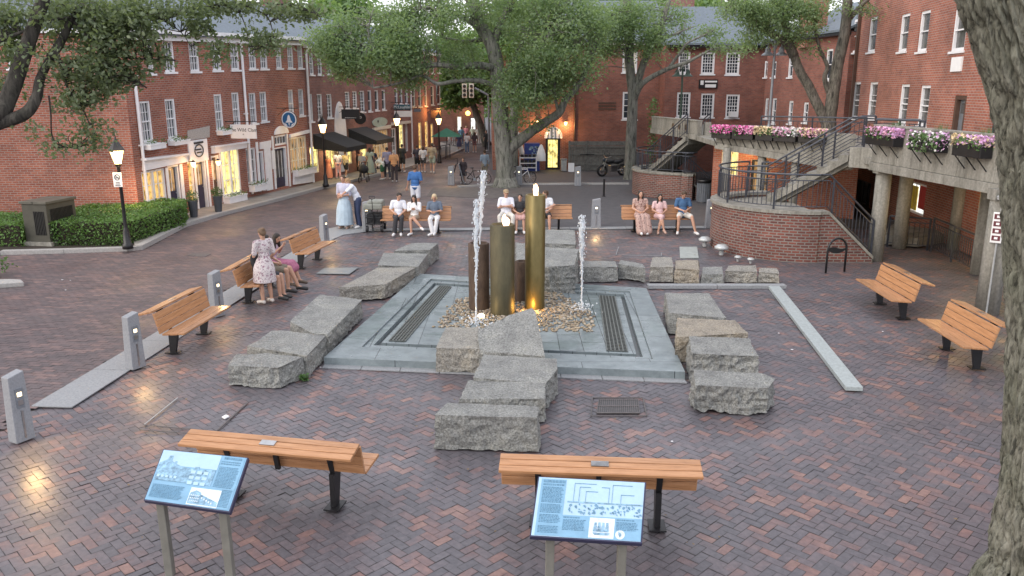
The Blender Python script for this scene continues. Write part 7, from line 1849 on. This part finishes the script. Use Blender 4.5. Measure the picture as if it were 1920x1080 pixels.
def person(label,loc,rz,pose,top,bottom,hair=DK,hairlen=0,skin=SK,shoe=(.7,.7,.7),height=1.7,sleeve=.5,blen=1.0,dress=0,detail=True,pat=None,hat=None,bag=None,skirt=0,wid=1.0,over=None,group=None,extra=None,hem=None):
    J=dict(STAND if pose=='stand' else SIT)
    if over: J.update(over)
    s=height/1.7
    J={k:(V3(v)*s if k!='look' else V3(v).normalized()) for k,v in J.items()}
    t=thing('person',label,'person',loc,group,rz=rz)
    vox=.013*s if detail else .026
    loc_=dict(local=True)
    k=s; side=(J['shR']-J['shL']).normalized(); up=(J['nec']-J['wai']).normalized(); fw=side.cross(up)*-1
    fw=up.cross(side); 
    Mt=Matrix((side,side.cross(up)*-1,up)).transposed()
    # body
    def torso(g,inf=0):
        g.ell(J['che']+up*.0,((.155*wid+inf)*k,(.105+inf)*k,(.17+inf)*k),12,M=Mt); g.ell(J['wai'],((.13*wid+inf)*k,(.098+inf)*k,(.14+inf)*k),12,M=Mt); g.ell(J['pel'],((.155*wid+inf)*k,(.115+inf)*k,(.12+inf)*k),12,M=Mt)
        rc(g,J['shL']+side*.03*k,(.055+inf)*k,J['shR']-side*.03*k,(.055+inf)*k)
        rc(g,J['che'],.1*k,J['nec']-up*.04*k,(.06+inf)*k)
    g=MB(); ex=MB(); torso(g)
    look=J['look']; hs=look.cross(V3((0,0,1))).normalized(); hu=hs.cross(look).normalized(); Mh=Matrix((hs,look,hu)).transposed(); hc=J['hea']
    rc(g,J['nec']-up*.03*k,.052*k,hc-hu*.05*k-look*.02*k,.05*k)
    g.ell(hc+hu*.015*k,(.072*k,.088*k,.092*k),14,M=Mh); g.ell(hc-hu*.055*k+look*.025*k,(.052*k,.058*k,.058*k),12,M=Mh)
    if detail:
        rc(g,hc+look*.082*k+hu*.005*k,.010*k,hc+look*.1*k-hu*.025*k,.014*k,8)
        for sx in (-1,1): g.ell(hc+hs*sx*.073*k-look*.005*k-hu*.005*k,(.012*k,.02*k,.03*k),8,M=Mh)
    for a in 'LR':
        rc(g,J['sh'+a],.05*k,J['el'+a],.038*k); rc(g,J['el'+a],.038*k,J['wr'+a],.024*k)
        d=(J['wr'+a]-J['el'+a]).normalized(); w=J['wr'+a]; pc=w+d*.055*k
        rc(g,w,.024*k,pc,.033*k)
        if detail:
            sd=d.cross(fw); sd=sd.normalized() if sd.length>.1 else side
            nrm=sd.cross(d)
            for f in range(4):
                o=sd*(f-1.5)*.018*k; L=(.075,.085,.08,.062)[f]*k; b0=pc+d*.02*k+o
                ex.tube([b0,b0+d*L*.55-nrm*.008*k,b0+d*L*.85-nrm*.03*k],[.0095*k,.0088*k,.007*k],6)
            th=-sd if a=='L' else sd
            ex.tube([w+d*.02*k+th*.02*k,w+d*.06*k+th*.045*k-nrm*.01*k,w+d*.085*k+th*.04*k-nrm*.025*k],[.012*k,.011*k,.008*k],6)
        else: rc(g,pc,.033*k,pc+d*.05*k,.02*k)
        rc(g,J['hi'+a],.085*k,J['kn'+a],.055*k); rc(g,J['kn'+a],.054*k,J['an'+a].lerp(J['kn'+a],.55),.052*k); rc(g,J['an'+a].lerp(J['kn'+a],.55),.052*k,J['an'+a],.034*k); rc(g,J['an'+a],.036*k,J['to'+a],.03*k)
    fuse(g,'body',pm(skin,'skin'),t,vox,ex)
    def leg(g,frac,inf,flare=0):
        for a in 'LR':
            h,kn,an=J['hi'+a],J['kn'+a],J['an'+a]
            if frac<=.5: rc(g,h,(.09+inf)*k,h.lerp(kn,frac*2),(.075+inf+flare-.02*frac*2)*k)
            else:
                rc(g,h,(.09+inf)*k,kn,(.06+inf)*k); rc(g,kn,(.06+inf)*k,kn.lerp(an,(frac-.5)*2*.96),(.05+inf+flare)*k)
        g.ell(J['pel'],((.16*wid+inf)*k,(.12+inf)*k,(.1+inf)*k),12,M=Mt)
    # lower garment
    if dress or skirt:
        hm=hem if hem is not None else dress or skirt
        g=MB()
        if dress: torso(g,.016)
        if pose=='stand':
            w=J['wai'] ; zb=max(.05,(1-hm)*.93*k)
            c=J['pel']; mid=(J['knL']+J['knR'])/2
            prof=[]
            for i in range(7):
                f=i/6; z=w.z+(zb-w.z)*f; r=(.125+.11*min(1,f*2.2)**.8+.09*f*(hm))*k; cx=w.x+(mid.x-w.x)*min(1,f*1.3); cy=w.y+(mid.y-w.y)*min(1,f*1.3)
                prof.append(((cx,cy,z),r))
            g.tube([p for p,r in prof],[r*.92 for p,r in prof],14)
        else:
            for a in 'LR': rc(g,J['hi'+a],.115*k,J['kn'+a],.09*k)
            rc(g,(J['hiL']+J['hiR'])/2,.12*k,(J['knL']+J['knR'])/2,.09*k); g.ell(J['pel'],(.19*k,.15*k,.12*k),12)
            if hm>.6:
                for a in 'LR': rc(g,J['kn'+a],.1*k,J['kn'+a].lerp(J['an'+a],min(1,(hm-.5)*2)),.13*k)
                m0=(J['knL']+J['knR'])/2; m1=(J['anL']+J['anR'])/2; rc(g,m0,.1*k,m0.lerp(m1,min(1,(hm-.5)*2)),.13*k)
        if sleeve and dress:
            for a in 'LR':
                if sleeve<=.5: rc(g,J['sh'+a],.066*k,J['sh'+a].lerp(J['el'+a],sleeve*1.6),.06*k)
                else: rc(g,J['sh'+a],.066*k,J['el'+a],.052*k); rc(g,J['el'+a],.052*k,J['el'+a].lerp(J['wr'+a],(sleeve-.5)*1.9),.04*k)
        fuse(g,'dress' if dress else 'skirt',pm(bottom if not dress else top,'cloth',pat),t,vox)
    elif blen:
        g=MB(); leg(g,blen,.014,.012 if blen<.6 else .004); fuse(g,'trousers' if blen>.6 else 'shorts',pm(bottom),t,vox)
    if not dress:
        g=MB(); torso(g,.018)
        for a in 'LR':
            if sleeve<=0: continue
            if sleeve<=.5: rc(g,J['sh'+a],.068*k,J['sh'+a].lerp(J['el'+a],sleeve*1.6),.062*k)
            else: rc(g,J['sh'+a],.068*k,J['el'+a],.052*k); rc(g,J['el'+a],.052*k,J['el'+a].lerp(J['wr'+a],(sleeve-.5)*1.9),.038*k)
        fuse(g,'shirt',pm(top,'cloth',pat if not skirt else None),t,vox)
    if shoe:
        for a in 'LR':
            g=MB(); rc(g,J['an'+a]-V3((0,.0,.02*k)),.046*k,J['to'+a],.04*k,10); d=(J['to'+a]-J['an'+a]); g.ell(J['an'+a]-V3((0,0,.04*k))-d*.15,.042*k,10); 
            g.build('shoe',pm(shoe,'shoe'),t,smooth=True,local=True)
    if hair is not None:
        g=MB(); g.ell(hc+hu*.036*k-look*.018*k,(.086*k,.094*k,.085*k),14,M=Mh); g.ell(hc+hu*.0*k-look*.05*k,(.08*k,.06*k,.085*k),12,M=Mh)
        if hairlen>0:
            b=-look*.055*k
            dn=V3((0,0,-1))*hairlen*k
            rc(g,hc+b,.07*k,hc+b+dn-look*.02*k,.055*k)
            for sx in (-1,1): rc(g,hc+hs*sx*.065*k-look*.01*k,.03*k,hc+hs*sx*.08*k+dn*.8-look*.0*k,.03*k)
        if hairlen<0: g.ell(hc-look*.09*k+hu*.06*k,.045*k,10)
        fuse(g,'hair',pm(hair,'hair'),t,vox)
    if hat: 
        g=MB(); g.ell(hc+hu*.06*k-look*.01*k,(.095*k,.1*k,.07*k),14,M=Mh); g.ell(hc+hu*.05*k+look*.11*k,(.07*k,.07*k,.012*k),10,M=Mh); g.build('cap',pm(hat),t,smooth=True,local=True)
    if detail:
        for sx in (-1,1):
            g=MB(); g.ell(hc+hs*sx*.03*k+look*.077*k+hu*.012*k,(.011*k,.006*k,.006*k),8,M=Mh); g.build('eye',pm((.02,.015,.012),'hair'),t,local=True)
            g=MB(); g.ell(hc+hs*sx*.03*k+look*.080*k+hu*.03*k,(.017*k,.004*k,.004*k),8,M=Mh); g.build('eyebrow',pm(hair or DK,'hair'),t,local=True)
        g=MB(); g.ell(hc+look*.079*k-hu*.055*k,(.02*k,.006*k,.006*k),8,M=Mh); g.build('mouth',pm((.35,.1,.09),'skin'),t,local=True)
    if extra: extra(t,J,k)
    return t
def phone(t,J,k):
    c=(J['wrL']+J['wrR'])/2+V3((0,.06,.02)); g=MB(); g.box(c,(.07,.012,.13),M=Matrix.Rotation(R(-45),3,'X')); o=g.build('phone',M['black'],None); 
    o.location=t.location+Matrix.Rotation(t.rotation_euler.z,3,'Z')@V3((0,0,0)); o.rotation_euler=(0,0,t.rotation_euler.z); tag(o,'dark phone held by the '+t['label'].split(' person ')[0] if False else 'small dark phone in the hands of the '+t['pn'],'phone')
def seat(x,bench,off=.06,dz=0):
    """world point on a back bench seat below reading x"""
    Yb=BI[bench].location.y; p=G(x,412,.45); b=BI[bench]; return V3(((x-960)/F*Yb/math.cos(TH)*.997+0,b.location.y-.2,0))
def seatx(x,y,z): return G(x,y,z)
def sb(label,x,bench='b1',**k):
    Y=BI[bench].location.y-.20; p=D(x,405,Y); o=person(label,(p.x,Y,0),PI,'sit',**k); return o
# back bench, left group
sb('seated man in white shirt and dark trousers on the back left bench',747,top=(.72,.74,.8),bottom=(.035,.035,.04),hair=DK,over=dict(look=(-.35,1,-.5),wrL=(-.12,.22,.66),hea=(-.05,.03,1.21),knR=(.02,.44,.56),anR=(.08,.5,.1),toR=(.1,.66,.05),knL=(-.16,.42,.55)))
sb('seated woman with long dark hair and white cardigan on the back left bench',777,top=(.75,.74,.74),bottom=(.35,.27,.2),blen=.32,sleeve=.95,hairlen=.3,hair=DK,height=1.6,over=dict(look=(.15,1,-.55),wrL=(-.05,.2,.86),wrR=(.05,.2,.86),elL=(-.2,.02,.8),elR=(.2,.02,.8),knL=(-.02,.45,.6),anL=(-.28,.55,.3),toL=(-.36,.66,.24),knR=(.08,.44,.54),anR=(.06,.46,.1)))
sb('seated woman with curly blonde hair and blue grey top on the back left bench',815,top=(.12,.155,.21),bottom=(.72,.72,.73),hair=BL_H,hairlen=.06,sleeve=.5,height=1.64,wid=1.1,over=dict(look=(.1,1,-.55),wrL=(-.04,.22,.76),wrR=(.06,.22,.76),anL=(-.04,.44,.12),toL=(-.02,.58,.06),anR=(.04,.48,.1)))
# back bench, middle group
sb('seated older man in tan cap, white shirt and cream trousers behind the wide bronze pillar',949,'b2',top=(.72,.74,.82),bottom=(.6,.58,.54),hair=GR_H,hat=(.35,.26,.16),wid=1.2,height=1.76,over=dict(look=(-.2,1,-.1),wrL=(.08,.2,.82),wrR=(-.08,.18,.84),knL=(-.22,.42,.54),knR=(.2,.42,.54),anL=(-.2,.46,.1),anR=(.18,.46,.1)))
sb('seated woman in black top and pink skirt behind the tall bronze pillar',975,'b2',top=(.03,.03,.035),bottom=(.5,.3,.27),skirt=.45,hair=DK,sleeve=.4,height=1.58,over=dict(look=(.2,1,-.1)))
sb('seated man in white tee and dark shorts turned away, right of the tall bronze pillar',1022,'b2',top=(.7,.72,.76),bottom=(.03,.03,.035),blen=.4,hair=BR_H,height=1.74,over=dict(look=(1,.2,-.1),elR=(-.3,.0,.85)))
# back bench, right group
sb('seated dark haired woman in a long pink floral dress on the back right bench',1200,'b3',top=(.52,.36,.31),bottom=(.6,.4,.35),dress=1,hem=1.0,sleeve=.2,hairlen=.32,hair=DK,pat=(.18,.08,.075),wid=1.15,height=1.74,over=dict(look=(-.1,1,.05),knL=(-.16,.42,.55),knR=(.12,.44,.55),anL=(-.2,.52,.12),anR=(.06,.56,.12),toR=(.04,.72,.06)),shoe=(.75,.75,.75))
sb('seated woman in a pale pink dress in the middle of the back right bench',1236,'b3',top=(.66,.46,.46),bottom=(.6,.4,.4),dress=.42,hem=.4,sleeve=.4,hairlen=.26,hair=DK,height=1.6,shoe=(.45,.3,.24),over=dict(look=(-.1,1,-.25),knR=(.0,.46,.6),anR=(-.08,.55,.16),toR=(-.12,.68,.08),knL=(.0,.44,.54),anL=(.1,.46,.1),toL=(.12,.6,.05)))
sb('seated man in a blue shirt and white shorts looking down at the right',1280,'b3',top=(.055,.13,.26),bottom=(.62,.60,.55),blen=.42,hair=BR_H,height=1.76,sleeve=.45,over=dict(look=(0,1,-.9),hea=(0,.05,1.19),knL=(-.2,.42,.54),knR=(.2,.42,.54),anL=(-.3,.56,.1),toL=(-.36,.7,.05),anR=(.22,.44,.1),toR=(.26,.58,.05),wrL=(-.05,.26,.72),wrR=(.05,.26,.72)))
# couple by the light post
p=G(648,428); person('standing woman in lilac blouse and long pale blue skirt embraced beside the light post',(p.x,p.y,0),PI*.9,'stand',top=(.50,.50,.62),bottom=(.42,.52,.6),skirt=.86,hair=BR_H,height=1.78,sleeve=.55,shoe=(.5,.35,.28),over=dict(wrL=(-.02,.16,1.05),wrR=(.02,.18,1.08),elL=(-.22,.0,1.1),elR=(.22,.0,1.1),look=(.0,1,-.2)))
p=G(672,428); person('man in white tee and dark jeans embracing the woman in the pale blue skirt',(p.x,p.y+.1,0),R(115),'stand',top=(.72,.75,.82),bottom=(.03,.045,.10),hair=(.33,.2,.1),height=1.78,over=dict(che=(0,.14,1.24),wai=(0,.05,1.06),nec=(0,.22,1.38),hea=(0,.30,1.50),shL=(-.18,.2,1.36),shR=(.18,.2,1.36),elL=(-.2,.42,1.2),elR=(.2,.42,1.22),wrL=(-.05,.56,1.06),wrR=(.1,.56,1.1),look=(.1,1,-.5)))
# man in blue shirt behind the bench
p=G(780,397); person('standing man in bright blue shirt and white shorts seen from behind past the back bench',(p.x,p.y,0),R(-8),'stand',top=(.045,.14,.36),bottom=(.66,.68,.74),blen=.42,hair=BR_H,skin=SK2,height=1.78,wid=1.1,over=dict(look=(.1,1,-.3),wrL=(-.3,.0,.9),wrR=(.12,.2,1.05)))
# group at the left bench
b=BI['l2'].location; bz=BI['l2'].rotation_euler.z
def lb(d,o=.20): # along bench (toward the camera positive), out toward the plaza
    return (b.x+.20*1.0+0*o,b.y-d,0)
def sit_l(label,y,**k): return person(label,(b.x+.20,y,0),-PI/2,'sit',**k)
q=G(488,560); sit_l('seated person in black top and dark cap partly hidden on the left bench',17.2,top=(.02,.02,.025),bottom=(.05,.05,.06),blen=.4,hair=DK,hat=(.02,.02,.03),height=1.66,shoe=(.03,.03,.03),over=dict(look=(-.3,1,-.2),anL=(-.05,.5,.1),toL=(-.05,.65,.05)))
sit_l('seated person in beige shorts and chunky black shoes behind the standing woman',17.85,top=(.3,.3,.34),bottom=(.2,.17,.13),blen=.38,hair=DK,height=1.72,shoe=(.02,.02,.022),over=dict(anL=(-.12,.62,.1),toL=(-.12,.8,.05),anR=(.12,.45,.1)))
person('seated girl with long dark hair, lilac top and pink skirt on the left bench',(-5.66,18.55,0),-PI/2-.15,'sit',top=(.58,.46,.58),bottom=(.42,.15,.24),skirt=.62,hem=.62,sleeve=.5,hair=DK,hairlen=.28,height=1.64,shoe=(.12,.09,.07),over=dict(che=(0,.02,.88),nec=(0,.08,1.03),hea=(0,.14,1.18),shL=(-.18,.03,1.0),shR=(.18,.03,1.0),look=(.35,1,-.5),wrL=(-.04,.26,.98),wrR=(.04,.27,.98),elL=(-.2,.08,.8),elR=(.2,.08,.8),anL=(-.1,.62,.12),toL=(-.1,.78,.07),anR=(.12,.5,.1)))
p=G(500,570); person('standing woman in a short white floral dress with hair tied up beside the left bench',(p.x,p.y+.05,0),R(50),'stand',top=(.66,.60,.60),bottom=(.6,.5,.5),dress=.5,hem=.46,sleeve=.5,hair=(.16,.10,.06),hairlen=-1,pat=(.30,.17,.22),height=1.66,wid=.9,shoe=(.6,.55,.5),over=dict(look=(0,1,-.35),elL=(-.23,.03,1.1),wrL=(-.1,.2,1.12),elR=(.24,-.02,1.1),wrR=(.22,.14,.95)))
# standing figures farther off : (x, head y, foot y, facing, clothes)
def far(label,x,yh,yf,rz,grp='people in the far street and around the awnings',**k):
    p=G(x,yf,0.0 if yf<300 or x>660 else .12); h=D(x,yh,p.y).z-p.z; k.setdefault('detail',False)
    return person(label,tuple(p),rz,'stand',height=max(1.15,min(1.95,h)),group=grp,**k)
far('standing man in grey blue shirt at the left side of the centre trunk',909,281,340,PI*.1,top=(.27,.34,.42),bottom=(.25,.22,.17),hair=BR_H,sleeve=.9,over=dict(wrL=(-.1,.22,1.2)))
far('person in dark dress with bare legs standing by the sandwich board',869,296,344,PI*.9,top=(.04,.03,.035),bottom=(.04,.03,.03),dress=.5,hem=.45,hair=BR_H,hairlen=.15,sleeve=.9)
C=[('woman in a long orange dress at the left of the awning crowd',617,291,336,0,dict(top=(.70,.27,.16),bottom=(.6,.2,.1),dress=1,hem=.9,hair=BL_H,hairlen=.2,sleeve=.2)),
('woman in grey top and pink trousers under the first awning',635,282,335,.2,dict(top=(.30,.29,.36),bottom=(.62,.34,.32),hair=DK,hairlen=.2,sleeve=.5)),
('person in yellow white top and dark shorts under the first awning',649,284,333,-.3,dict(top=(.68,.58,.36),bottom=(.03,.03,.03),blen=.4,hair=BR_H)),
('dark dressed person standing at the shop door under the first awning',603,290,333,2.6,dict(top=(.06,.05,.05),bottom=(.05,.04,.04),hair=DK)),
('tall person in dark clothes behind the white table',668,270,325,3.0,dict(top=(.09,.06,.07),bottom=(.05,.05,.05),hair=DK)),
('person in grey tee behind the stroller',680,285,336,2.8,dict(top=(.30,.32,.38),bottom=(.12,.12,.14),hair=BL_H)),
('woman in a pale green long dress between the two awnings',695,277,331,.1,dict(top=(.40,.46,.38),bottom=(.4,.45,.4),dress=1,hem=.75,hair=DK,hairlen=.15,sleeve=.3)),
('man in navy top right behind the woman in pale green',701,280,328,.4,dict(top=(.03,.04,.09),bottom=(.15,.15,.17),hair=DK)),
('woman in white top and green shorts bending by the second table',718,288,337,1.2,dict(top=(.66,.68,.62),bottom=(.04,.14,.07),blen=.4,hair=BR_H,hairlen=.15)),
('man in lilac grey shirt standing behind the man in orange',727,276,336,.3,dict(top=(.28,.27,.38),bottom=(.05,.05,.06),hair=DK)),
('man in orange shirt and dark trousers at the street side of the crowd',740,281,341,.1,dict(top=(.62,.33,.16),bottom=(.05,.04,.045),hair=GR_H,wid=1.15)),
('man in black shirt and shorts standing right under the second lamp',755,270,323,-.2,dict(top=(.02,.025,.03),bottom=(.03,.03,.03),blen=.42,hair=DK,wid=1.1)),
('man in dark tee and black shorts, left of the three walking away',783,272,323,.1,dict(top=(.035,.035,.055),bottom=(.02,.02,.02),blen=.42,hair=DK)),
('woman in white tee and dark shorts, middle of the three walking away',794,274,324,.1,dict(top=(.6,.6,.62),bottom=(.06,.06,.06),blen=.3,hair=BR_H,hairlen=.1)),
('person in beige top and pale green shorts, right of the three walking away',811,268,325,0,dict(top=(.38,.30,.2),bottom=(.36,.42,.34),blen=.35,hair=BR_H)),
('far walker in light blue shirt, tallest in the street crowd',865,238,272,0,dict(top=(.22,.42,.66),bottom=(.15,.2,.3),hair=BR_H,wid=1.15)),
('far walker in navy dress in the street crowd',861,250,283,0,dict(top=(.07,.07,.13),bottom=(.06,.06,.1),dress=.6,hem=.55,hair=BR_H,hairlen=.1)),
('far walker in white shirt and blue jeans with a pack',876,249,287,0,dict(top=(.68,.68,.7),bottom=(.10,.16,.27),hair=DK)),
('far walker with long dark hair and bare legs',890,248,286,0,dict(top=(.06,.04,.05),bottom=(.2,.1,.1),blen=.3,hair=DK,hairlen=.25)),
('far walker in pale green tee beyond the dark haired one',886,237,268,0,dict(top=(.55,.62,.52),bottom=(.2,.2,.2),hair=GR_H)),
('far walker all in white, left of two',896,238,270,.1,dict(top=(.75,.75,.75),bottom=(.7,.7,.7),hair=BL_H)),
('far walker all in white, right of two',903,238,270,-.1,dict(top=(.78,.78,.8),bottom=(.75,.75,.75),hair=BR_H)),
('far person in brown top at the left of the street crowd',851,240,272,3,dict(top=(.2,.13,.1),bottom=(.4,.4,.42),hair=BR_H)),
('far person in white by the green parasol',843,250,275,3,dict(top=(.7,.66,.66),bottom=(.5,.5,.52),hair=BL_H)),
('far person in black standing at the orange lit wall',912,244,283,2.5,dict(top=(.02,.02,.02),bottom=(.02,.02,.02),hair=DK)),
('far person in pink top among the street crowd',874,236,266,0,dict(top=(.6,.25,.3),bottom=(.2,.2,.25),hair=BL_H)),
]
for lb_,x,yh,yf,rz,k in C:
    st_=random.choice((0,1,2)); ov={}
    if st_==1: ov=dict(knL=(-.1,.16,.5),anL=(-.1,.2,.1),toL=(-.1,.34,.06),knR=(.1,-.02,.49),anR=(.1,-.22,.12),toR=(.1,-.1,.04))
    if st_==2: ov=dict(wrL=(-.1,.22,1.1),elL=(-.24,.02,1.12))
    if 'bending' in lb_: ov=dict(che=(0,.2,1.18),nec=(0,.32,1.28),hea=(0,.42,1.38),shL=(-.17,.28,1.26),shR=(.17,.28,1.26),elL=(-.18,.42,1.05),elR=(.18,.42,1.05),wrL=(-.1,.5,.85),wrR=(.1,.5,.85))
    far(lb_,x,yh,yf,rz,over=ov,**k)
